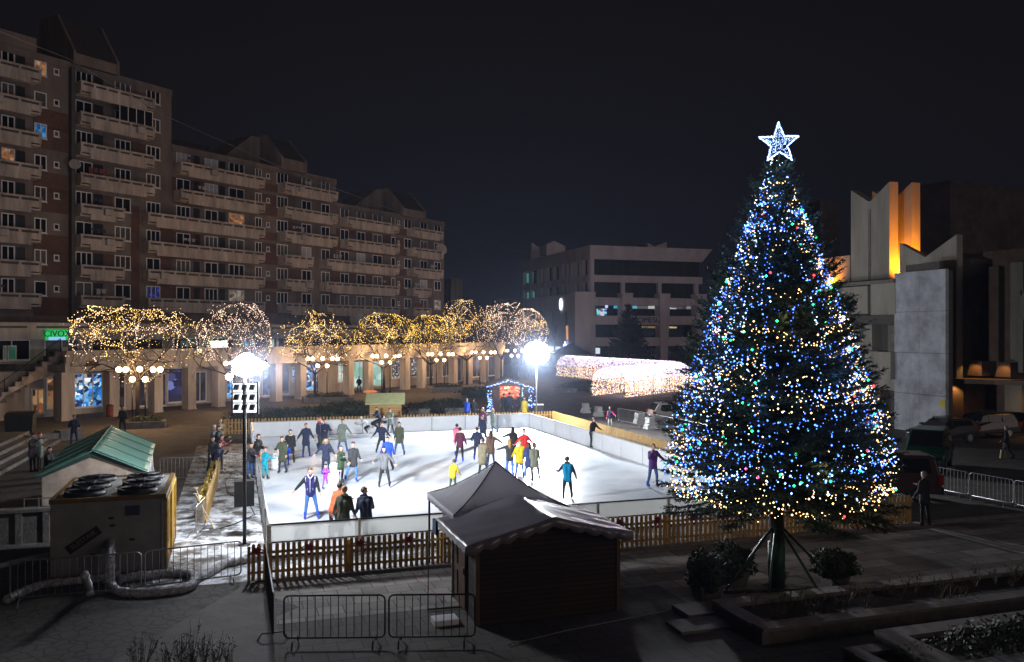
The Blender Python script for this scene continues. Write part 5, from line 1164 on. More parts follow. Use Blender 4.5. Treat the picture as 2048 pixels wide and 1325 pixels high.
b = MB(); b.prism([(-.75,-.5,.1),(.75,-.5,.1),(.8,-.5,1.15),(-.8,-.5,1.15)], (0,1.0,0)); b.prism([(-.82,-.55,1.15),(.82,-.55,1.15),(.82,.0,1.35),(-.82,.0,1.35)], (0,1.1,0)); 
for x in (-.6,.6): b.sph((x,0,.08), .09, 8, 6)
o = b.build('wheeled_bin', mat('dark_bin', (.03,.035,.03), .5)); o.location = Vector((AX(41,53.8),53.8,0)); o.rotation_euler = (0,0,.3); tag(o, 'dark wheeled rubbish container before the outdoor stair', 'rubbish bin')
b = MB(); b.lathe([(.22,0),(.26,.1),(.26,.8),(.3,.85),(.1,1.0)], (0,0,0), 12); o = b.build('litter_bin', mat('red_bin', (.22,.05,.03), .5)); o.location = G(220,834); tag(o, 'red brown litter bin beside a pillar of the arcade', 'litter bin')
# ================================================================ CARS
def car(loc, rz, L, Wd, Hh, paint, label, kind='wagon', rear=True):
    rt = root('parked_car', loc, label, 'car', None, rz); hw = Wd/2; hl = L/2
    if kind == 'wagon': prof = [(-hl,.35),(-hl-.02,.75),(-hl+.06,.98),(-hl+.35,Hh-.06),(-hl+.6,Hh),(hl*.05,Hh),(hl*.42,.98),(hl*.92,.80),(hl,.62),(hl,.32)]; g0, g1 = 2, 7
    else: prof = [(-hl,.35),(-hl-.02,.9),(-hl+.05,1.1),(-hl+.18,Hh-.08),(-hl+.4,Hh),(hl*.35,Hh),(hl*.72,1.12),(hl*.95,.92),(hl,.7),(hl,.32)]; g0, g1 = 2, 7
    rings = []; b = MB()
    def ring(y, s, ins): return [(x*s+0, y, z if z < 1.0 else z) for x, z in prof]
    ys = [-hw, -hw+.08, hw-.08, hw]; vs = []; n = len(prof)
    for yi, y in enumerate(ys):
        for x, z in prof:
            tz = max(0, (z-.95)/(Hh-.95)); yy = y*(1-.17*tz); sh = .03 if yi in (0,3) else 0; vs.append((x*(1-sh*.5), yy, z-(sh if z > .5 else -sh*.5)))
    fs = []
    for r_ in range(3):
        for i in range(n-1): fs.append((r_*n+i, r_*n+i+1, (r_+1)*n+i+1, (r_+1)*n+i))
        fs.append((r_*n+n-1, r_*n, (r_+1)*n, (r_+1)*n+n-1))
    fs.append(tuple(range(n))[::-1]); fs.append(tuple(3*n+i for i in range(n)))
    b.add(vs, fs); o = b.build('body', paint, rt); md = o.modifiers.new('b', 'BEVEL'); md.width = .04; md.segments = 2
    def top(z): return hw*(1-.17*max(0, (z-.95)/(Hh-.95)))
    zb, zt = 1.02 if kind == 'wagon' else 1.14, Hh-.11
    xs = [-hl+.42, -hl*.42, hl*.02, hl*.30] if kind == 'wagon' else [-hl+.3, -hl*.35, hl*.18, hl*.6]
    for s in (-1, 1):
        for a, c_ in zip(xs, xs[1:]):
            g = MB(); y0, y1 = s*(top(zb)+.004), s*(top(zt)+.004); sl = .28 if c_ == xs[-1] else 0; sk = .12 if a == xs[0] else 0
            g.hexa([(a+.04,y0,zb),(c_-.04,y0,zb),(c_-.04,y0-s*.02,zb),(a+.04,y0-s*.02,zb),(a+.04+sk,y1,zt),(c_-.04-sl,y1,zt),(c_-.04-sl,y1-s*.02,zt),(a+.04+sk,y1-s*.02,zt)]); g.build('side_window', M['glass'], rt)
    g = MB(); (xa, za), (xb, zb_) = prof[2], prof[3]; g.hexa([(xa-.012,-hw*.84,za+.05),(xa-.012,hw*.84,za+.05),(xa+.02,hw*.84,za+.05),(xa+.02,-hw*.84,za+.05),(xb-.03,-hw*.74,zb_),(xb-.03,hw*.74,zb_),(xb,hw*.74,zb_),(xb,-hw*.74,zb_)]); g.build('rear_window', M['glass'], rt)
    (xa, za), (xb, zb_) = prof[6], prof[5]; g = MB(); g.hexa([(xa-.02,-hw*.86,za+.05),(xa-.02,hw*.86,za+.05),(xa-.06,hw*.86,za+.03),(xa-.06,-hw*.86,za+.03),(xb+.08,-hw*.74,zb_-.05),(xb+.08,hw*.74,zb_-.05),(xb+.04,hw*.74,zb_-.07),(xb+.04,-hw*.74,zb_-.07)]); g.build('windscreen', M['glass'], rt)
    for x in (-hl*.62, hl*.62):
        for s in (-1, 1):
            w_ = MB(); w_.tube([(x,s*(hw-.2),.32),(x,s*(hw+.01),.32)], .32, 18); t_ = w_.build('wheel', M['black'], rt, False); w_ = MB(); w_.tube([(x,s*(hw+.005),.32),(x,s*(hw+.02),.32)], .19, 14); w_.build('rim', M['steel'], t_)
    for s in (-1, 1):
        g = MB(); g.box(-hl-.05,-hl+.12,s*hw*.95-.09,s*hw*.95+.09,.72,.98 if kind == 'wagon' else 1.1); g.build('tail_light', mat('red_tail_light', (.25,.01,.01), .2) if 'red_tail_light' not in bpy.data.materials else bpy.data.materials['red_tail_light'], rt)
        g = MB(); g.box(hl-.10,hl+.03,s*hw*.75-.16,s*hw*.75+.16,.62,.76); g.build('headlight', M['glass'], rt)
        g = MB(); g.box(hl*.30,hl*.42,s*(hw+.02)-.08,s*(hw+.02)+.08,1.0,1.12); g.build('mirror', paint, rt)
    g = MB()
    for s in (-1, 1): g.tube([(-hl*.7,s*hw*.62,Hh+.05),(hl*.1,s*hw*.62,Hh+.05)], .02, 5); g.box(-hl*.7,-hl*.66,s*hw*.62-.015,s*hw*.62+.015,Hh-.02,Hh+.05); g.box(hl*.06,hl*.1,s*hw*.62-.015,s*hw*.62+.015,Hh-.02,Hh+.05)
    if kind == 'wagon': g.build('roof_rail', M['dark'], rt)
    g = MB(); g.box(-hl-.07,-hl+.1,-hw*.96,hw*.96,.34,.6); g.build('bumper', M['dark'], rt); g = MB(); g.box(hl-.08,hl+.05,-hw*.96,hw*.96,.3,.52); g.build('bumper', M['dark'], rt)
    g = MB(); g.box(-hl-.08,-hl-.07,-.26,.26,.62,.74); g.build('number_plate', M['board'], rt)
    return rt
silver = mat('silver_car_paint', (.42,.38,.36), .35, .4, var=.08); green_ = mat('green_van_paint', (.003,.06,.03), .3, var=.1); brown_ = mat('brown_car_paint', (.06,.03,.028), .35, .2, var=.1); darkc = mat('dark_car_paint', (.022,.02,.022), .3, .0, var=.1)
car(Vector((AX(1362,59.5),59.5,0)), .12, 4.4, 1.75, 1.52, silver, 'silver estate car parked left of the Christmas tree')
car(Vector((AX(1858,40.5),40.5,0)), -2.15, 3.7, 1.7, 1.86, green_, 'green van parked right of the Christmas tree in front of the pale stone panel', 'van')
car(Vector((AX(1752,33.2),33.2,0)), 2.95, 4.3, 1.8, 1.78, brown_, 'brown people carrier half hidden behind the right side of the Christmas tree', 'van')
car(Vector((AX(1958,52.0),52.0,0)), 3.35, 4.4, 1.75, 1.5, darkc, 'dark estate car parked under the hall entrance canopy')
car(Vector((AX(1885,49.6),49.6,0)), 3.5, 3.9, 1.65, 1.42, darkc, 'dark small car at the foot of the brown hall wall')
# ================================================================ FOREGROUND PLANTING BEDS
def bed(c, wx, wy, h, cop, label, corner_wall=.42, plants=None):
    rt = root('planting_bed', c, label, 'planting bed', None, TH); b = MB()
    b.box(0,wx,0,cop,0,h-.07); b.box(0,wx,wy-cop,wy,0,h-.07); b.box(0,cop,cop,wy-cop,0,h-.07); b.build('bed_wall', M['darkstone'], rt)
    b = MB(); n = int(wx/1.1)
    for k in range(n): b.box(k*wx/n+.005,(k+1)*wx/n-.005,-.04,cop+.02,h-.07,h); b.box(k*wx/n+.005,(k+1)*wx/n-.005,wy-cop-.02,wy+.04,h-.07,h)
    b.box(-.04,cop+.02,cop+.025,wy-cop-.025,h-.07,h); b.build('coping', M['stone'], rt)
    b = MB(); b.box(cop,wx,cop,wy-cop,0,h-.10); b.build('soil', M['soil'], rt)
    return rt
bc = G(1524,1258,.34); bc.z = 0; r1 = bed(bc, 14, 1.95, .34, .34, 'long raised planting bed with pale stone coping under the Christmas tree')
def twigs(name, x0, x1, y0, y1, z, n, hh, seed, parent):
    r = random.Random(seed); b = MB()
    for k in range(n):
        x, y = r.uniform(x0,x1), r.uniform(y0,y1); h_ = hh*r.uniform(.5,1.2)
        for q in range(5):
            e = Vector((x+r.uniform(-.2,.2), y+r.uniform(-.15,.15), z+h_*r.uniform(.6,1))); b.tube([(x,y,z),e], [.008,.003], 3, cap=False)
            for w_ in range(5): p = Vector((x,y,z)).lerp(e, r.uniform(.4,1)); d_ = Vector((r.uniform(-.06,.06), r.uniform(-.06,.06), r.uniform(-.02,.05))); b.add([p, p+d_+Vector((.015,0,0)), p+d_*1.6, p+d_-Vector((.015,0,0))], [(0,1,2,3)])
    return b.build(name, M['leafdry'], parent)
twigs('bush', .6, 13.5, .5, 1.5, .25, 70, .42, 5, r1)['kind'] = 'stuff'
b3 = G(1750,1262,.5); b3.z = 0; r2 = bed(b3-V*2.2, 9, 2.2, .5, .4, 'second raised bed with dark shrubs in the bottom right corner')
o = leafblob('shrub', (4.5,1.1,.45), (4.0,.8,.45), 5200, M['leafdark'], 31, .05); o.parent = r2
b4 = G(1674,1290,.3); b4.z = 0; bed(b4-V*1.6, 7, 1.4, .3, .3, 'lowest small stone bed at the bottom right edge of the photo')
b = MB(); b.box(0,1.1,0,.8,0,.12); b.box(-.6,.8,-.75,0,0,.06); o = b.build('stone_step', M['stone']); o.location = G(1378,1242); o.rotation_euler = (0,0,TH); tag(o, 'low stone step at the left end of the long planting bed', 'step')
o = twigs('bush', -1.2, 1.2, -.5, .5, 0, 26, .75, 9, None); o.location = G(385,1345); tag(o, 'dark leggy bush at the bottom left edge', 'bush')
def potshrub(px, py, r_, h_, label, seed):
    p = G(px, py); rt = root('potted_shrub', p, label, 'potted shrub', 'dark shrubs in stone pots round the Christmas tree', TH); b = MB()
    b.lathe([(.30,0),(.33,.05),(.44,.38),(.47,.42),(.43,.42),(.40,.36)], (0,0,0), 4); o = b.build('pot', M['darkstone'], rt); o.rotation_euler = (0,0,PI/4)
    o = leafblob('shrub', (0,0,h_*.55), (r_,r_,h_*.5), 3600, M['leafdark'], seed, .055, .3, .45); o.parent = rt
potshrub(1412,1200,.52,1.08,'bushy dark shrub in a pot nearest the brown hut',21); potshrub(1466,1172,.50,1.05,'bushy dark shrub in a pot just left of the Christmas tree trunk',22); potshrub(1668,1170,.55,.85,'spreading dark shrub in a pot right of the Christmas tree trunk',23)
# ================================================================ CONIFERS
def fir(name_, loc, zb, zt, prof, nbr, seed, needle, label, cat='tree', group=None, trunk_r=.205, blades=8, nd=(.035,.07,.10), step=.095, zmin=.6):
    rt = root(name_, loc, label, cat, group); g = np.random.default_rng(seed); r = random.Random(seed)
    def Rz(z):
        for (za, ra), (zc, rc) in zip(prof, prof[1:]):
            if za <= z <= zc: return ra+(rc-ra)*(z-za)/(zc-za)
        return prof[-1][1] if z > prof[-1][0] else prof[0][1]
    b = MB(); b.tube([(0,0,0),(.02,.0,zb*.5),(0,.02,zb),(0,0,(zb+zt)/2),(0,0,zt+.2)], [trunk_r,trunk_r*.88,trunk_r*.8,trunk_r*.42,.02], 12); b.build('trunk', M['bark'], rt, True)
    br = MB(); TW0, TW1, TR_ = [], [], []
    for k in range(nbr):
        u = (k+.5)/nbr; z = zb+(zt-zb)*(1-(1-u)**.72 if False else u**1.0)
        if r.random() > .15+.85*(Rz(z)/max(x[1] for x in prof))**.8: continue
        a = k*2.39996+r.uniform(-.25,.25); L = Rz(z)*(r.uniform(.92,1.10) if r.random() > .06 else r.uniform(1.08,1.18)); q = (z-zb)/(zt-zb)
        rise = -.02+.55*q; droop = .24*(1-q); d = Vector((math.cos(a), math.sin(a), 0)); n = 8; pts = []
        for i in range(n+1):
            s = i/n; zz = z+L*(rise*s-droop*s*s*1.1+.22*s**3)-(.1*L if q < .06 else 0)*s; pts.append(d*(L*s)+Vector((r.uniform(-.02,.02), r.uniform(-.02,.02), max(zmin, zz))))
        br.tube(pts, [max(.006, .035*(L/3)*(1-s/n*.85)) for s in range(n+1)], 4, cap=False)
        side = d.cross(Vector((0,0,1))); m = max(3, int(L/step))
        for i in range(m):
            s = .12+.88*(i+r.random()*.6)/m; x = s*n; j = min(n-1, int(x)); p = pts[j].lerp(pts[j+1], x-j); along = (pts[j+1]-pts[j]).normalized()
            ln = (.12+.44*min(1, L/2.2)*(1-.78*s))*r.uniform(.7,1.25)
            for sg in (-1, 1):
                t = (along*r.uniform(.55,.9)+side*sg*r.uniform(.6,.95)+Vector((0,0,r.uniform(-.38,.10)))).normalized(); TW0.append(p); TW1.append(p+t*ln)
            if i % 2 == 0: t = (along+Vector((r.uniform(-.3,.3),r.uniform(-.3,.3),r.uniform(-.6,.4)))).normalized(); TW0.append(p); TW1.append(p+t*ln*.7)
        TW0.append(pts[-2]); TW1.append(pts[-1]+(pts[-1]-pts[-2]).normalized()*r.uniform(.1,.26))
    br.build('branch', M['bark'], rt)['kind'] = 'stuff'
    A = np.array([tuple(x) for x in TW0]); B = np.array([tuple(x) for x in TW1]); D = B-A; Ln = np.linalg.norm(D, axis=1, keepdims=True); D /= Ln+1e-9
    nT = len(A); t = (np.arange(blades)+.5)/blades; t = t[None,:]+g.uniform(-.05,.05,(nT,blades))
    base_ = A[:,None,:]+D[:,None,:]*Ln[:,None,:]*t[:,:,None]
    rnd = g.normal(size=(nT,blades,3)); rnd -= (rnd*D[:,None,:]).sum(-1,keepdims=True)*D[:,None,:]; rnd /= np.linalg.norm(rnd,axis=-1,keepdims=True)+1e-9
    tip = base_+(rnd*.75+D[:,None,:]*.75)*(nd[1]+(nd[2]-nd[1])*g.random((nT,blades,1)))
    sd = np.cross(rnd, np.broadcast_to(D[:,None,:], rnd.shape)); w_ = nd[0]*.5
    Vv = np.stack([base_-sd*w_, base_+sd*w_, tip], 2).reshape(-1,3); np_mesh('foliage', Vv, np.arange(len(Vv)).reshape(-1,3), needle, rt)['kind'] = 'stuff'
    return rt, Rz
needle = mat('fir_needles', (.050,.10,.058), .6, var=.5, scale=1.6, col2=(.022,.045,.028))
TL = Vector((AX(1553,21.6), 21.6, 0)); prof = [(1.9,2.3),(2.5,2.72),(3.5,2.78),(4.75,2.38),(6.0,1.95),(7.3,1.50),(8.55,1.04),(9.8,.56),(10.6,.20),(11.0,.08)]
rt, RZf = fir('christmas_tree', TL, 2.35, 10.55, prof, 820, 3, needle, 'tall Christmas tree covered in coloured lights in front of the rink on the right', zmin=1.75)
b = MB(); b.tube([(0,0,.25),(0,0,1.15)], .21, 14); b.build('green_wrap', mat('green_wrap', (.01,.07,.03), .6), rt, True)
for a in (-2.75, -.25, -1.1, 1.9, -2.0):
    b = MB(); b.tube([(.15*math.cos(a),.15*math.sin(a),1.5),(1.55*math.cos(a),1.55*math.sin(a),.1)], .035, 6); b.build('support_strut', mat('green_strut', (.03,.06,.04), .5) if 'green_strut' not in bpy.data.materials else bpy.data.materials['green_strut'], rt, True)
b = MB(); b.tube([(-1.5,-.6,.05),(1.5,-.35,.05)], .04, 5); b.tube([(-.7,-1.35,.05),(.5,1.4,.05)], .04, 5); b.build('support_base', M['dark'], rt)
# string lights on it
g = random.Random(77); P, ci = [], []
def cone(a, z, k=1.0): rr = RZf(z)*k; return (rr*math.cos(a), rr*math.sin(a), z)
# strings run in arcs; each is one colour with the odd green or red bulb
for s_ in range(84):
    a = g.uniform(0, 2*PI); z = 2.35+8.2*(1-g.random()**.62); z = min(z, 10.4); colr = g.choices((0,1,3), (.36,.40,.24) if z > 5.8 else (.54,.32,.14))[0]; n = g.randint(28, 64); da = g.choice((-1,1)); kk = g.uniform(.86,1.02); sag = g.uniform(.1,.35); z_ = z
    for i in range(n):
        rr = max(.25, RZf(z_)); a += da*.118/rr*g.uniform(.5,1.3); z_ = z+sag*math.sin(i*.22)-i*.012; z_ = max(2.3, z_)
        k_ = kk+g.uniform(-.10,.06); P.append(cone(a+g.gauss(0,.035), z_+g.gauss(0,.055), k_)); u_ = g.random(); ci.append(4 if u_ < .012 else 5 if u_ < .016 else colr)
for s_ in range(34):                                                           # strings hanging nearly straight down
    colr = g.choices((0,1,3), (.55,.30,.15))[0]; a = g.choice((g.uniform(0,2*PI), g.gauss(-.1,.35), g.gauss(-2.6,.5))); z_ = g.uniform(6,10.5)
    for i in range(g.randint(18,50)):
        z_ -= g.uniform(.07,.14); a += g.uniform(-.05,.05)
        if z_ < 2.4: break
        P.append(cone(a, z_, .98+g.uniform(-.12,.04))); ci.append(4 if g.random() < .012 else colr)
for a, zz, c_ in [(g.uniform(-3.0,.2), g.uniform(2.4,9.5), g.choice((4,4,4,5,2))) for _ in range(26)]: P.append(cone(a, zz, 1.02)); ci.append(c_)
for k in range(1100):
    z_ = 2.5+8*(1-g.random()**.7); P.append(cone(g.choice((g.uniform(0,2*PI), g.gauss(-.15,.4), g.gauss(-2.8,.5))), z_, g.uniform(.9,1.04))); ci.append(g.choice((0,1,1,3)) if z_ > 6 else g.choice((0,0,1,1,3)))
for k in range(60): P.append(cone(g.uniform(0,2*PI), g.uniform(9.2,10.9), .95)); ci.append(g.choice((0,1,3,3)))
sl = root('string_lights', TL, 'warm white and blue string lights all over the Christmas tree', 'string lights')
XB = [emis('tree_'+n_, c_, s_, True) for n_, c_, s_ in (('warm_bulb',(1,.60,.24),6),('blue_bulb',(.06,.18,1),7),('deep_blue_bulb',(.02,.04,1),5),('cool_bulb',(.32,.52,1),6.5),('green_bulb',(.02,1,.25),5),('red_bulb',(1,.04,.06),5))]
bulbs('light_bulbs', P, [g.choice((.010,.012,.015,.018,.026)) if c_ in (0,1,3) else .036 for c_ in ci], XB, ci, sl)
for k in range(30):
    z_ = 2.7+7.4*(k/29)**.9; a = k*2.4; p = cone(a, z_, .93); c_ = (.12,.30,1) if g.random() < (.45+.06*(z_-2.5)) else (1,.62,.28)
    lamp('string_light_glow', p, 5.5 if c_[0] < .5 else 3.5, c_, .12, sl)
# star
SC = Vector((TL.x+.02, 21.45, 0)); zc_ = ZP(287, 21.45); st = root('lighted_star', (SC.x, SC.y, zc_), 'five pointed star outlined in blue white lights on top of the Christmas tree', 'star')
outl = []
for k in range(10):
    a = PI/2+k*PI/5+.03; r_ = .53 if k % 2 == 0 else .215; outl.append(Vector((r_*math.cos(a), 0, r_*math.sin(a))))
starb = emis('star_bulb', (.35,.52,1), 7); P = []
for k in range(10):
    for i in range(26): P.append(tuple(outl[k].lerp(outl[(k+1) % 10], i/26)+Vector((g.uniform(-.008,.008), g.uniform(-.03,.03), g.uniform(-.008,.008)))))
for k in range(230):
    a = g.randint(0, 9); t, s2_ = g.random(), g.random(); p = outl[a].lerp(outl[(a+1) % 10], t)*math.sqrt(s2_); P.append((p.x, g.uniform(-.05,.05), p.z))
bulbs('light_bulbs', P, [.0165 if i < 260 else .009 for i in range(len(P))], [starb, M['bulbcool']], [0 if i < 260 or i % 3 else 1 for i in range(len(P))], st)
b = MB(); b.tube(outl+[outl[0]], .012, 5); 
for k in range(0, 10, 2): b.tube([(0,0,0), outl[k]], .006, 4)
b.build('frame', M['steel'], st); b = MB(); b.tube([(0,0,-.15),(0,.05,-.75)], .02, 6); b.build('pole', M['dark'], st)
lamp('star_light', (0,-.25,0), 30, (.5,.68,1), .3, st)
# dark spruce before the office building
fir('spruce_tree', Vector((AX(1256,118),118,0)), 1.5, 10.0, [(1.5,3.0),(3,3.1),(6,1.9),(9,.7),(10.2,.1)], 380, 8, mat('spruce_needles', (.015,.025,.018), .8), 'dark unlit spruce in front of the office building', blades=5, nd=(.09,.14,.2), step=.2)
# ================================================================ PEOPLE
def cm_(name, col, rough=.75): return bpy.data.materials.get(name) or mat(name, col, rough, var=.30, scale=11, bump=.5, bscale=16)
CLR = dict(black=(.012,.012,.015), navy=(.014,.020,.055), dark=(.025,.025,.03), olive=(.055,.065,.035), green=(.03,.06,.03), khaki=(.14,.14,.10), jeans=(.045,.10,.25), bluejeans=(.06,.17,.48), darkjeans=(.02,.03,.07),
  royal=(.01,.06,.55), cyan=(.0,.30,.58), teal=(.0,.30,.42), red=(.60,.02,.025), darkred=(.20,.012,.03), maroon=(.10,.015,.045), pink=(.75,.20,.33), hotpink=(.70,.02,.16), orange=(.75,.12,.03), yellow=(.55,.40,.01), brown=(.12,.065,.04), grey=(.10,.10,.11),
  greygreen=(.16,.19,.16), purple=(.22,.03,.34), violet=(.10,.03,.20), camo=(.20,.17,.11), white=(.7,.7,.7), cream=(.6,.55,.4), bluevest=(.022,.018,.13), skin=(.62,.38,.28), blueskate=(.015,.06,.55), puffy=(.02,.035,.13), tan=(.25,.19,.09))
HAIR = dict(brown=(.07,.035,.018), black=(.01,.009,.008), fair=(.35,.20,.08), auburn=(.22,.08,.03), grey=(.2,.19,.18))
def CM(n): return cm_('cloth_'+n if n != 'skin' else 'skin', CLR[n], .8 if n != 'skin' else .55)
def HM(n): return cm_('hair_'+n, HAIR[n], .6)
QUE = []
def rdir(out, fwd, s): return Vector((s*math.sin(math.radians(out)), -math.sin(math.radians(fwd)), -math.cos(math.radians(out))*math.cos(math.radians(fwd)))).normalized()
DN = (9, 4, 12); OUT = (28, 2, 10); WIDE = (62, 5, 8); FWD = (10, 35, 70); HOLD = (14, 30, 62); BACK = (10, -28, 18); SIDE = (80, 8, 5); POCK = (24, -8, 60)
ST = (5, 0, 0)
def person(px, fy, hy, face, label, jacket='dark', pants='jeans', boots='black', arms=(DN, DN), legs=(ST, ST), lean=0, hair='brown', hl=0, hat=None, hood=None, coat=.0, skate=True, Y=None, h=None, look=0, z0=None, sleeve=None, group=None, child=False, hold=None):
    z0 = (ICEZ if skate else 0) if z0 is None else z0
    jt = random.Random(label); arms = tuple((a+jt.uniform(-5,6), f_+jt.uniform(-9,14), e+jt.uniform(-6,22)) for a, f_, e in arms); legs = tuple((a+jt.uniform(-1,4), f_+jt.uniform(-6,8), abs(k_+jt.uniform(-3,9))) for a, f_, k_ in legs); lean += jt.uniform(0,6); look += jt.uniform(-22,22)
    if Y is None: loc = G(px, fy, z0); Y = loc.y
    else: loc = Vector((AX(px, Y), Y, z0))
    if h is None:
        h = (fy-hy)*Y/F/(1-.35*(1-math.cos(math.radians(lean))))-.04; h = max(1.60, min(1.84, h)) if not child else h
    rt = root('person', loc, label, 'person', group or ('skaters on the ice rink' if skate else 'people standing round the square'), math.radians(face))
    s = h; caps = []; coatc = []
    sp = Vector((0, -math.sin(math.radians(lean)), math.cos(math.radians(lean)))); K = 1.12 if child else 1.0
    # legs from the hips down
    hipz = .50*s; feet = []; J = {}
    for i, sg in ((0,-1),(1,1)):
        o, f, k = legs[i]; hp_ = Vector((sg*.052*s, 0, 0)); kn = hp_+rdir(o, f, sg)*.245*s; an = kn+rdir(o*.7, f-k, sg)*.235*s; J[i] = (hp_, kn, an); feet.append(an)
    low = min(a.z for a in feet); lift = (.055*s if not skate else .095)-low
    off = Vector((-(feet[0].x+feet[1].x)/2*.0, -(feet[0].y+feet[1].y)/2, lift)); P_ = Vector((0, 0, 0))+off
    for i in (0, 1): J[i] = tuple(v+off for v in J[i])
    for i in (0, 1):
        a, kn, an = J[i]; caps += [(a, .056*s, kn, .038*s, 1), (kn, .037*s, kn.lerp(an,.35), .036*s, 1), (kn.lerp(an,.3), .036*s, an, .026*s, 1)]
    waist = P_+sp*.09*s; chest = P_+sp*.235*s; sh = P_+sp*.315*s; neck = P_+sp*.36*s
    hd = neck+(sp*.8+Vector((0,0,.2))).normalized()*.082*s*K
    caps += [(P_+Vector((-.04*s,0,.01*s)), .062*s, P_+Vector((.04*s,0,.01*s)), .062*s, 1), (P_+sp*.02*s, .078*s, waist, .07*s, 2), (waist+Vector((-.03*s,0,0)), .062*s, chest+Vector((-.045*s,0,0)), .066*s, 2), (waist+Vector((.03*s,0,0)), .062*s, chest+Vector((.045*s,0,0)), .066*s, 2),
             (sh+Vector((-.075*s,0,-.012*s)), .044*s, sh+Vector((.075*s,0,-.012*s)), .044*s, 2), (sh, .034*s, neck+sp*.03*s, .03*s, 0)]
    R_ = Matrix.Rotation(math.radians(look), 3, 'Z')
    def hv(x, y, z): return hd+R_ @ (Vector((x, y, z))*s*K)
    caps += [(hv(0,.012,.014), .050*s*K, hv(0,-.002,.014), .050*s*K, 0), (hv(0,-.008,-.025), .036*s*K, hv(0,-.018,-.034), .028*s*K, 0), (hv(0,-.045,.004), .007*s*K, hv(0,-.058,-.012), .009*s*K, 0), (hv(-.047,.004,-.002), .010*s*K, hv(-.048,.006,-.014), .008*s*K, 0), (hv(.047,.004,-.002), .010*s*K, hv(.048,.006,-.014), .008*s*K, 0)]
    hands = []
    for i, sg in ((0,-1),(1,1)):
        o, f, e = arms[i]; a = sh+Vector((sg*.098*s,0,-.012*s)); d1 = rdir(o, f, sg); 
        if lean: d1 = (Matrix.Rotation(math.radians(lean*.5), 3, 'X') @ d1).normalized()
        el = a+d1*.168*s; d2 = rdir(o*(.75 if e > 30 else 1), f+e, sg*(1 if e < 50 else -.35 if o < 30 and e > 50 else 1)); wr = el+d2*.148*s
        caps += [(a, .037*s, el, .028*s, 3), (el, .028*s, wr, .020*s, 3), (wr, .018*s, wr+d2*.045*s, .021*s, 0)]; hands.append((wr, d2, sg))
        coatc += [(a, .045*s, el, .036*s, 3), (el, .036*s, wr-d2*.012*s, .027*s, 3)]
    coatc += [(P_+sp*(-.03 if coat == 0 else 0)*s+Vector((-.032*s,0,0)), .076*s, waist+Vector((-.03*s,0,0)), .076*s, 2), (P_+sp*(-.03 if coat == 0 else 0)*s+Vector((.032*s,0,0)), .076*s, waist+Vector((.03*s,0,0)), .076*s, 2),
              (waist+Vector((-.034*s,0,0)), .073*s, chest+Vector((-.048*s,0,0)), .076*s, 2), (waist+Vector((.034*s,0,0)), .073*s, chest+Vector((.048*s,0,0)), .076*s, 2), (sh+Vector((-.08*s,0,-.014*s)), .052*s, sh+Vector((.08*s,0,-.014*s)), .052*s, 2), (sh-Vector((0,0,.01*s)), .056*s, neck-sp*.004*s, .043*s, 2)]
    if coat: 
        for sg in (-1, 1):
            kn = J[0 if sg < 0 else 1][1]; coatc.append((P_+Vector((sg*.036*s,0,0)), .078*s, P_+Vector((sg*.04*s,0,0))+(kn-J[0 if sg < 0 else 1][0])*coat*1.2, .074*s, 2))
        coatc.append((P_, .085*s, P_-sp*.0-Vector((0,0,coat*.26*s)), .085*s, 2))
    def tmp(cs, vox):
        b = MB()
        for a, ra, c_, rc, _ in cs:
            b.sph(a, ra, 10, 8); b.sph(c_, rc, 10, 8)
            if (c_-a).length > .004: b.tube([a, c_], [ra, rc], 10)
        o = b.build('tmp', []); md = o.modifiers.new('r', 'REMESH'); md.mode = 'VOXEL'; md.voxel_size = vox; md.use_smooth_shade = True
        m2 = o.modifiers.new('s', 'SMOOTH'); m2.iterations = 3; m2.factor = .5; return o
    vx = .0135*s*max(1, min(1.6, Y/40)); vx = max(.016, vx)
    o1, o2 = tmp(caps, vx), tmp(coatc, vx*1.05)
    QUE.append((rt, o1, o2, caps, coatc, dict(jacket=jacket, pants=pants, sleeve=sleeve or jacket), hands, hv, s))
    # boots and skates
    for i in (0, 1):
        an = J[i][2]; b = MB(); f = Vector((0,-1,0)); zl = an.z-(.055*s if not skate else .095)
        sole = zl+(.05 if skate else .0)
        pr = [(.045,0),(.05,.05),(.035,.12),(-.03,.12),(-.06,.075),(-.13,.045),(-.155,.02),(-.15,0)]
        k_ = s/1.72*1.08; b.prism([an*1+Vector((-.036*k_, y*k_, sole-an.z+z*k_)) for y, z in pr], (.072*k_,0,0)); b.tube([(an.x,an.y,sole+.07*k_),(an.x,an.y+.005,an.z+.085*s)], [.047*k_,.045*k_], 10)
        o = b.build('ice_skate' if skate else 'shoe', CM(boots if boots in CLR else 'black'), rt); md = o.modifiers.new('b', 'BEVEL'); md.width = .012*k_; md.segments = 2
        if skate: b = MB(); b.box(an.x-.004, an.x+.004, an.y-.16*k_, an.y+.06*k_, zl, sole+.001); b.box(an.x-.012, an.x+.012, an.y-.10*k_, an.y-.08*k_, zl+.015, sole+.001); b.box(an.x-.012, an.x+.012, an.y+.02*k_, an.y+.04*k_, zl+.015, sole+.001); b.build('blade', M['steel'], o)
    # hair, hats, hoods
    def shell(name, c, r, cond, m, sm=True):
        b = MB(); b.sph((0,0,0), r, 14, 10, keep=cond); b.v = [tuple(c+R_ @ Vector(v)) for v in b.v]; return b.build(name, m, rt, sm)
    hr = .056*s*K
    if hat is None or hl:
        shell('hair', hv(0,.006,.018), (hr*1.0, hr*1.10, hr*1.12), lambda c: (c.z > hr*.42) or (c.y > -hr*.15 and c.z > -hr*.75), HM(hair))
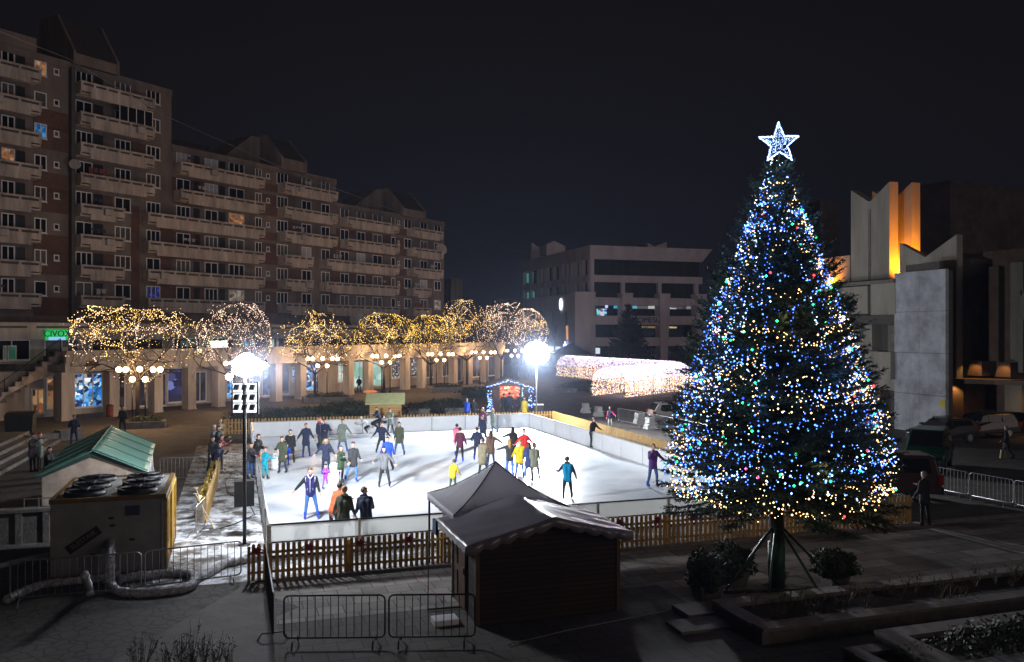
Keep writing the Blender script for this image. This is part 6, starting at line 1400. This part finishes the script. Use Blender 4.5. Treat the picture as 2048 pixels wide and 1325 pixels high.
    if hl:
        b = MB(); L = hl*s; b.tube([hv(0,.022,.02), hv(0,.045,-.03), hv(0,.055,-.03)-Vector((0,0,L*.5)), hv(0,.05,-.03)-Vector((0,0,L))], [.05*s,.052*s,.05*s,.018*s], 10)
        b.tube([hv(-.042,.0,.01), hv(-.048,.0,-.04), hv(-.05,-.01,-.05)-Vector((0,0,L*.4))], [.018*s,.02*s,.008*s], 7); b.tube([hv(.042,.0,.01), hv(.048,.0,-.04), hv(.05,-.01,-.05)-Vector((0,0,L*.4))], [.018*s,.02*s,.008*s], 7); b.build('long_hair', HM(hair), rt, True)
    if hat:
        o = shell('hat', hv(0,.004,.026), (hr*1.1, hr*1.16, hr*1.22), lambda c: c.z > hr*.22, CM(hat))
        if hat in ('white', 'black', 'hotpink') and hl: b = MB(); b.sph(hv(0,.004,.105), .022*s, 8, 6); b.build('bobble', CM(hat), rt, True)
    if hood:
        b = MB(); pts = [hv(0,.012,-.078)+Vector((.050*s*math.cos(t), .044*s*math.sin(t)+.006*s, .016*s*math.sin(t))) for t in [PI*2*k/14 for k in range(14)]]; b.tube(pts+[pts[0]], .021*s, 8); b.build('hood', CM(hood), rt, True)
    elif hood is None:
        pass
    return rt
def finish_people():
    bpy.context.view_layer.update(); dg = bpy.context.evaluated_depsgraph_get()
    for rt, o1, o2, caps, coatc, mt, hands, hv, s in QUE:
        for o, cs, nm in ((o1, caps, 'body'), (o2, coatc, 'jacket')):
            me = bpy.data.meshes.new_from_object(o.evaluated_get(dg)); n = len(me.polygons); c = np.empty(n*3); me.polygons.foreach_get('center', c); c = c.reshape(-1,3)
            A = np.array([tuple(x[0]) for x in cs]); B = np.array([tuple(x[2]) for x in cs]); ra = np.array([x[1] for x in cs]); rb = np.array([x[3] for x in cs]); tg = np.array([x[4] for x in cs])
            AB = B-A; t = ((c[:,None,:]-A[None])*AB[None]).sum(-1)/((AB*AB).sum(-1)[None]+1e-9); t = t.clip(0,1); d = np.linalg.norm(c[:,None,:]-(A[None]+AB[None]*t[...,None]), axis=-1)-(ra+(rb-ra)*t)
            k = tg[d.argmin(1)]
            me.materials.clear()
            if nm == 'body':
                for m in ('skin', mt['pants'], mt['jacket'], mt['sleeve']): me.materials.append(CM(m))
                me.materials.append(CM('black')); me.polygons.foreach_set('material_index', k.astype(np.int32))
                # hands: four curled fingers and a thumb, added to the body mesh; eyes and mouth
                b = MB(); 
                for wr, d2, sg in hands:
                    pal = wr+d2*.045*s; x = d2.cross(Vector((0,1,0))); x = x.normalized() if x.length > .1 else Vector((1,0,0)); y = d2.cross(x).normalized()
                    for q, ln in enumerate((.036,.042,.039,.031)):
                        p = pal+x*(q-1.5)*.0095*s+d2*.012*s; b.tube([p, p+d2*ln*.5*s, p+d2*ln*.95*s+y*ln*.3*s], [.0062*s,.0056*s,.0044*s], 6)
                    p = wr+d2*.022*s+x*.017*s; b.tube([p, p+(d2*.55+x*.7)*.026*s, p+(d2*.95+x*.75)*.040*s+y*.008*s], [.0072*s,.0066*s,.005*s], 6)
                for e in (-.019, .019): b.sph(hv(e,-.0435,.012), .0058*s, 6, 5, 4)
                b.tube([hv(-.013,-.048,-.036), hv(.013,-.048,-.036)], .0028*s, 5, 4)
                bm = bmesh.new(); bm.from_mesh(me); e2 = bpy.data.meshes.new('t'); e2.from_pydata(b.v, [], b.f)
                for m in range(5): e2.materials.append(None)
                e2.polygons.foreach_set('material_index', b.m); bm.from_mesh(e2); bm.to_mesh(me); bm.free(); bpy.data.meshes.remove(e2)
            else:
                for m in (mt['jacket'], mt['sleeve']): me.materials.append(CM(m))
                me.polygons.foreach_set('material_index', (k == 3).astype(np.int32))
            me.polygons.foreach_set('use_smooth', [True]*len(me.polygons)); me.name = nm
            ob = bpy.data.objects.new(nm, me); COL.objects.link(ob); ob.parent = rt
    for q in QUE:
        for o in (q[1], q[2]): m = o.data; bpy.data.objects.remove(o); bpy.data.meshes.remove(m)
    QUE.clear()
STR = ((6,16,4),(6,-14,18)); STL = ((6,-14,18),(6,16,4)); SPR = ((13,3,2),(13,3,2)); KN = ((5,4,10),(5,4,8))
# --- front of the rink
v = person(621,1038,938,8,'man skating towards the viewer, quilted blue vest and pale jeans, arms spread','bluevest','bluejeans','blueskate',((44,5,6),(18,4,8)),((6,6,4),(11,2,2)),0,'brown',sleeve='black',look=28)
o = MB(); 
for q in range(7): pass
person(664,1052,985,150,'person in an orange jacket skating behind the man in the olive parka','orange','black','black',((16,30,50),(16,30,50)),KN,22,'brown',Y=26.6,h=1.65)
person(686,1080,972,176,'man in an olive parka with yellow fur hood leaning on the front boards, back turned','olive','darkjeans','black',((14,-12,20),(18,-10,10)),ST and (ST,ST),6,'fair',hood='tan',coat=.35,Y=25.35,h=1.74)
person(733,1080,975,200,'man in a navy jacket bending over the front boards and looking left','navy','jeans','black',((12,30,20),(16,16,14)),((6,6,6),(10,-6,6)),26,'brown',Y=25.45,h=1.74,hood='navy',look=-90)
person(768,975,897,4,'young man in a dark grey sweater skating forward, hands out, before the blue jacket','grey','black','black',((40,10,30),(42,6,22)),((7,2,4),(12,10,4)),0,'black',hood='black')
person(777,946,873,-5,'person in a bright royal blue jacket skating behind the grey sweater','royal','black','black',((12,10,30),(14,6,20)),STR,6,'brown')
person(764,908,847,2,'person in navy with a grey hat striding with arms out near the back','navy','navy','black',((40,6,10),(40,8,10)),((20,-4,6),(6,12,6)),8,'brown',hat='grey')
person(799,911,845,0,'young man in an olive parka with pale knee patches, facing the viewer','olive','jeans','black',(DN,DN),SPR,0,'black',hood='khaki',coat=.3)
person(782,871,820,-20,'person in a grey green jacket standing by the back boards right of the crouching pair','greygreen','dark','black',(FWD,HOLD),STR,0,'brown',coat=.2)
person(758,866,824,-60,'slim person in black bowing head by the back boards','navy','navy','black',(FWD,FWD),ST and (ST,ST),14,'black')
person(736,870,842,-80,'skater with white helmet crouching low at the back boards','white','black','white',((10,60,30),(10,60,30)),((10,60,90),(10,50,80)),52,'fair',hat='white',h=1.55)
person(751,870,843,100,'dark dressed skater bent double at the back boards','black','black','white',((10,70,20),(10,70,20)),((8,50,70),(8,40,60)),60,'black',h=1.6)
person(685,903,838,18,'woman in an olive coat and jeans, arms out, near the back boards','greygreen','jeans','blueskate',((8,4,6),(38,4,6)),STL,0,'brown',coat=.5)
person(648,905,838,35,'man in navy jacket and khaki trousers beside the red hat','navy','olive','black',(FWD,HOLD),STL,0,'brown')
person(637,899,836,60,'person in a red hat and dark coat half hidden by the man in khaki trousers','navy','darkjeans','blueskate',(DN,DN),STR,0,'brown',hat='red',hood='red')
person(612,915,848,20,'woman in a navy coat gliding with arms slightly out left of the red hat','navy','darkjeans','blueskate',((26,2,8),(24,2,8)),KN,0,'auburn',coat=.4)
person(581,930,859,10,'woman in a long black coat with pale scarf at the left of the ice','black','black','black',(FWD,DN),STR,0,'black',hood='cream',coat=.4)
person(566,947,875,-10,'person in an olive hooded coat at the left of the ice, hood up','olive','darkjeans','black',((18,20,60),DN),KN,3,'brown',hat='olive',hood='olive',coat=.5)
person(573,932,898,40,'small child in blue behind the olive hooded coat','royal','royal','blueskate',(DN,DN),KN,0,'brown',child=True,h=.95,hat='royal')
person(529,959,903,150,'child in a cyan snowsuit holding the left boards','teal','teal','black',((30,20,60),(20,60,20)),((10,4,8),(4,4,8)),6,'black',child=True,h=1.28,hat='grey')
person(652,950,890,0,'woman in a navy coat with fur hood and black bobble hat, arms lowered wide','navy','navy','blueskate',((34,4,6),(34,4,6)),KN,0,'fair',hl=.12,hat='black',hood='tan',coat=.3)
person(650,979,938,30,'small child in a purple snowsuit leaning on a white skating aid','purple','purple','black',(FWD,FWD),KN,4,'brown',child=True,h=.93,hat='black')
person(680,965,903,50,'girl in a short green coat with grey hat beside the child in purple','green','black','white',(FWD,DN),KN,0,'auburn',hl=.10,hat='grey',coat=.3,h=1.45,child=True)
person(706,963,892,20,'person in a dark coat and blue jeans skating fast in mid rink','dark','bluejeans','blueskate',(DN,(12,20,30)),((20,-6,4),(4,8,4)),0,'brown',coat=.3,hat='maroon')
# --- centre group
person(905,985,945,160,'child in a yellow jacket skating left of the canopy peak','yellow','green','black',(DN,DN),KN,10,'brown',child=True,h=1.22,Y=34.0)
person(911,912,850,150,'child in a pink jacket beside the maroon jacket','pink','white','blueskate',(DN,DN),STL,4,'black',hood='hotpink',h=1.6)
person(920,925,857,178,'man in a maroon jacket with cream hood, back turned, on blue skates','maroon','black','blueskate',((14,2,6),(14,2,6)),((6,0,2),(10,0,2)),0,'black',hood='cream')
person(954,923,857,180,'man in a navy jacket walking away, hands in pockets','navy','darkjeans','blueskate',(POCK,POCK),((4,2,4),(2,-6,20)),0,'brown')
person(967,888,842,-20,'man in a dark blue coat just behind the navy jacket','navy','navy','black',(DN,DN),STR,4,'brown',coat=.3)
person(965,872,816,5,'woman with long fair hair and a maroon top at the back boards','maroon','navy','black',(DN,DN),STR,0,'fair',hl=.16,sleeve='navy',coat=.2)
person(990,871,817,-70,'girl in a grey green coat at the back boards reaching out a hand','greygreen','darkjeans','black',((12,60,12),DN),STL,0,'fair',hl=.14,coat=.45)
person(982,932,870,185,'woman in a brown coat with long brown hair holding hands to the right','brown','darkjeans','blueskate',((62,6,10),DN),KN,0,'brown',hl=.2,coat=.45)
person(966,951,887,175,'person in a pale camouflage coat with dark red hood','camo','black','black',((12,20,40),DN),STR,0,'brown',hood='darkred',coat=.6)
person(1026,922,861,170,'woman with long dark hair in black holding hands to the left','black','black','black',(DN,(58,8,6)),KN,0,'black',hl=.14,hood='cream')
person(1048,932,861,182,'person in a red jacket and dark cap in the middle of the skating group','red','black','black',((36,10,10),(36,10,10)),KN,4,'black',hat='black')
person(1019,955,888,175,'girl in a black top and blue jeans, long hair, reaching left','dark','bluejeans','blueskate',((30,20,10),(64,10,6)),((6,2,6),(4,0,6)),0,'fair',hl=.16)
person(1040,958,883,178,'girl in a yellow padded jacket in the skating group','yellow','jeans','black',((18,30,30),(24,10,20)),KN,0,'brown',hat='tan',sleeve='yellow',coat=.2)
person(1058,963,887,182,'girl in a quilted dark blue long jacket','puffy','bluejeans','white',(DN,DN),KN,0,'brown',hl=.06,coat=.4,hood='maroon')
person(1070,964,895,190,'girl in a khaki coat at the right end of the skating group','khaki','dark','black',(DN,DN),((12,0,4),(2,0,4)),6,'brown',hl=.04,coat=.35)
# --- right side
person(1182,896,837,40,'young man in a black zip jacket holding the right boards','black','black','black',((14,10,24),(38,10,16)),((4,2,6),(3,-4,6)),10,'brown',hood='maroon')
person(1135,1000,932,182,'skater in a bright cyan jacket moving away, right of the canopy','cyan','dark','black',((26,-10,40),(30,10,60)),STR,4,'brown',sleeve='navy',hood='navy')
person(1305,974,889,20,'girl in a purple jacket and ripped jeans half behind the tree branches','violet','jeans','blueskate',((24,40,95),(44,6,10)),KN,0,'fair',hat=None)
person(1436,981,910,10,'skater on blue skates mostly hidden behind the Christmas tree','grey','black','blueskate',(DN,DN),KN,0,'brown')
# --- spectators on the left and by the gap
N_ = dict(skate=False)
person(514,950,870,70,'man in a black jacket standing in the gap of the left boards','black','darkjeans','black',(FWD,FWD),(ST,ST),8,'brown',hood='black',coat=.2,**N_)
person(500,958,890,65,'boy in a dark jacket and jeans at the gap of the left boards','dark','jeans','black',((14,50,20),FWD),(ST,ST),4,'brown',h=1.5,child=True,**N_)
person(438,915,846,70,'spectator with fair hair at the far end of the left fence group','tan','dark','black',(FWD,FWD),(ST,ST),0,'fair',Y=45.0,**N_)
person(427,922,855,75,'spectator in a striped grey top in the left fence group','grey','dark','black',(FWD,DN),(ST,ST),0,'black',hat='white',Y=43.0,**N_)
person(436,930,858,80,'spectator in a black coat in the left fence group','black','dark','black',(FWD,FWD),(ST,ST),6,'brown',Y=42.0,**N_)
person(438,938,872,75,'spectator in a red jacket leaning on the left fence','darkred','dark','black',(FWD,FWD),(ST,ST),10,'brown',Y=39.6,**N_)
person(420,948,878,60,'spectator in black standing behind the leaning pair at the left fence','black','navy','black',(DN,FWD),(ST,ST),4,'brown',Y=39.0,**N_)
person(429,955,886,80,'spectator in a navy hooded jacket nearest the gold garland','navy','darkjeans','black',(FWD,FWD),(ST,ST),12,'brown',hood='navy',Y=37.2,**N_)
person(148,893,831,40,'man in a dark jacket and blue jeans standing near the stone block at the left','navy','darkjeans','black',(POCK,POCK),(ST,ST),0,'grey',**N_)
person(66,943,869,80,'person in a grey coat embracing another below the left steps','grey','black','black',(HOLD,HOLD),(ST,ST),0,'brown',coat=.4,**N_)
person(78,942,868,-80,'person in a red hat and red scarf hugging the grey coat below the left steps','greygreen','black','black',(HOLD,HOLD),(ST,ST),0,'brown',hat='red',hood='darkred',coat=.4,**N_)
person(94,976,896,80,'person in black with a phone standing left of the green roofed tent','black','black','black',(HOLD,DN),(ST,ST),6,'black',coat=.4,**N_)
person(245,868,822,30,'dark figure beside the stone planter at the left','black','black','black',(DN,DN),(ST,ST),0,'black',h=1.65,**N_)
# --- behind the rink
person(718,785,757,0,'dark silhouette standing before the bright cyan shop window','black','black','black',(POCK,POCK),KN,0,'black',**N_)
person(932,852,810,150,'person in a blue jacket sitting low behind the far fence','royal','dark','black',(DN,DN),(ST,ST),4,'grey',h=1.66,Y=60,**N_)
person(947,850,815,170,'dark dressed person behind the far fence beside the blue jacket','black','black','black',(DN,DN),(ST,ST),0,'black',h=1.6,Y=61,**N_)
person(1007,835,789,175,'dark customer at the kiosk counter, left one','black','black','black',(FWD,DN),(ST,ST),0,'black',h=1.7,Y=64.3,**N_)
person(1019,838,782,185,'taller dark customer at the kiosk counter, right one','navy','black','black',(DN,FWD),(ST,ST),0,'black',h=1.82,Y=63.6,**N_)
person(1049,838,793,175,'person in a yellow coat walking from the kiosk','yellow','black','black',(DN,DN),(ST,ST),0,'grey',hat='grey',coat=.45,h=1.66,Y=61.2,**N_)
person(1040,836,797,180,'dark figure right behind the yellow coat at the kiosk','black','black','black',(DN,DN),(ST,ST),0,'black',h=1.7,Y=64.5,**N_)
person(1221,852,818,-30,'child in a dark coat with pink sleeve and white trousers beyond the right fence','navy','white','black',(DN,(50,10,10)),KN,0,'fair',sleeve='hotpink',h=1.35,Y=57.0,child=True,**N_)
# --- right foreground and car park
person(1852,1051,955,-150,'person in black standing at the right end of the front picket fence','black','black','black',(FWD,DN),(ST,ST),0,'grey',coat=.3,h=1.72,**N_)
person(2018,918,866,-120,'dark figure carrying a pale bag on the dark right pavement','black','black','black',(DN,DN),STR,0,'grey',coat=.4,**N_)
finish_people()
# skating aids and a bag
def aid(px, py, label, h=.95):
    p = G(px, py, ICEZ); b = MB(); b.lathe([(.05,0),(.26,.02),(.27,.10),(.19,.22),(.23,.42),(.19,.62),(.12,.70),(.15,.80),(.12,.92),(.03,.96)], (0,0,0), 14); b.tube([(-.24,.0,.62),(-.30,-.1,.66),(.30,-.1,.66),(.24,.0,.62)], .02, 6); b.box(-.2,.2,-.35,.3,0,.04)
    o = b.build('skating_aid', mat('white_skating_aid', (.72,.73,.74), .4, var=.05) if 'white_skating_aid' not in bpy.data.materials else bpy.data.materials['white_skating_aid'], None, True); o.location = p; o.scale = (h/.96,)*3; tag(o, label, 'skating aid', 'white penguin shaped skating aids')
aid(667, 978, 'tall white skating aid beside the child in purple', 1.1); aid(549, 938, 'low white skating aid left of the olive hooded coat', .75); aid(560, 928, 'white skating aid behind the olive hooded coat', 1.0)
b = MB(); b.prism([(-.16,-.06,0),(.16,-.06,0),(.1,-.06,.42),(-.1,-.06,.42)], (0,.12,0)); b.tube([(-.06,0,.42),(0,0,.6),(.06,0,.42)], .01, 5); o = b.build('shopping_bag', mat('pale_bag', (.4,.38,.2), .6)); o.location = G(2006, 917); tag(o, 'pale bag held by the dark figure on the right pavement', 'bag')
b = MB(); b.prism([(-.2,-.06,0),(.2,-.06,0),(.1,-.06,.4),(-.1,-.06,.4)], (0,.12,0)); b.tube([(-.05,0,.4),(0,0,.55),(.05,0,.4)], .01, 5); o = b.build('shopping_bag', M['board']); o.location = (AX(1039,61), 61, .25); tag(o, 'white bag held by the person in the yellow coat', 'bag')
# the front man's white zip, collar, armhole and sleeve bands follow his vest
zb = MB(); zb.tube([(0,-.142,.93),(0,-.150,1.05),(0,-.150,1.2),(0,-.128,1.38)], .010, 6)
for sg in (-1, 1): zb.tube([(sg*.005,-.125,1.40),(sg*.06,-.09,1.47),(sg*.085,-.01,1.50),(sg*.05,.05,1.50)], .018, 6); zb.tube([(sg*.145,-.10,1.28),(sg*.165,-.075,1.38),(sg*.15,-.03,1.455)], .008, 5); zb.tube([(sg*.10,-.148,1.0),(sg*.085,-.150,1.08)], .007, 5)
zb.build('vest_trim', CM('white'), v, True)
# ================================================================ HAZE
b = MB(); b.box(-235,235,-12,262,-1,44)
hz = bpy.data.materials.new('night_haze'); hz.use_nodes = True; n_ = hz.node_tree; n_.nodes.clear(); out = n_.nodes.new('ShaderNodeOutputMaterial'); pv = n_.nodes.new('ShaderNodeVolumePrincipled')
pv.inputs['Color'].default_value = (.55,.68,1,1); pv.inputs['Density'].default_value = .0003; pv.inputs['Anisotropy'].default_value = .35; n_.links.new(pv.outputs[0], out.inputs['Volume'])
hz.cycles.homogeneous_volume = True
o = b.build('haze', hz); tag(o, 'thin cold night haze over the square', 'haze', None, 'stuff')

def glow_shell(c, r, dens, label):  # nested scattering shells added to soften the glow round the floodlight heads
    m = bpy.data.materials.new('lamp_glow_shell'); m.use_nodes = True; n_ = m.node_tree; n_.nodes.clear(); out = n_.nodes.new('ShaderNodeOutputMaterial'); pv = n_.nodes.new('ShaderNodeVolumePrincipled')
    pv.inputs['Color'].default_value = (.62,.74,1,1); pv.inputs['Density'].default_value = dens; pv.inputs['Anisotropy'].default_value = .1; n_.links.new(pv.outputs[0], out.inputs['Volume']); m.cycles.homogeneous_volume = True
    b = MB(); b.sph((0,0,0), r, 20, 14); o = b.build('haze', m); o.location = c; return tag(o, label, 'haze', None, 'stuff')
for r_, d_ in ((.40,.012),(.55,.008),(.75,.005),(1.0,.003),(1.5,.002),(2.4,.001)): glow_shell(LP+Vector((.25,.1,5.45)), r_, d_, 'added glow shell softening the glare round the near floodlight')
for r_, d_ in ((.75,.008),(1.05,.0045),(1.45,.003),(2.0,.002),(2.9,.0013),(4.4,.0008),(6.8,.0005)): glow_shell(RP+Vector((0,-.3,4.95)), r_, d_, 'added glow shell softening the glare round the far floodlight')
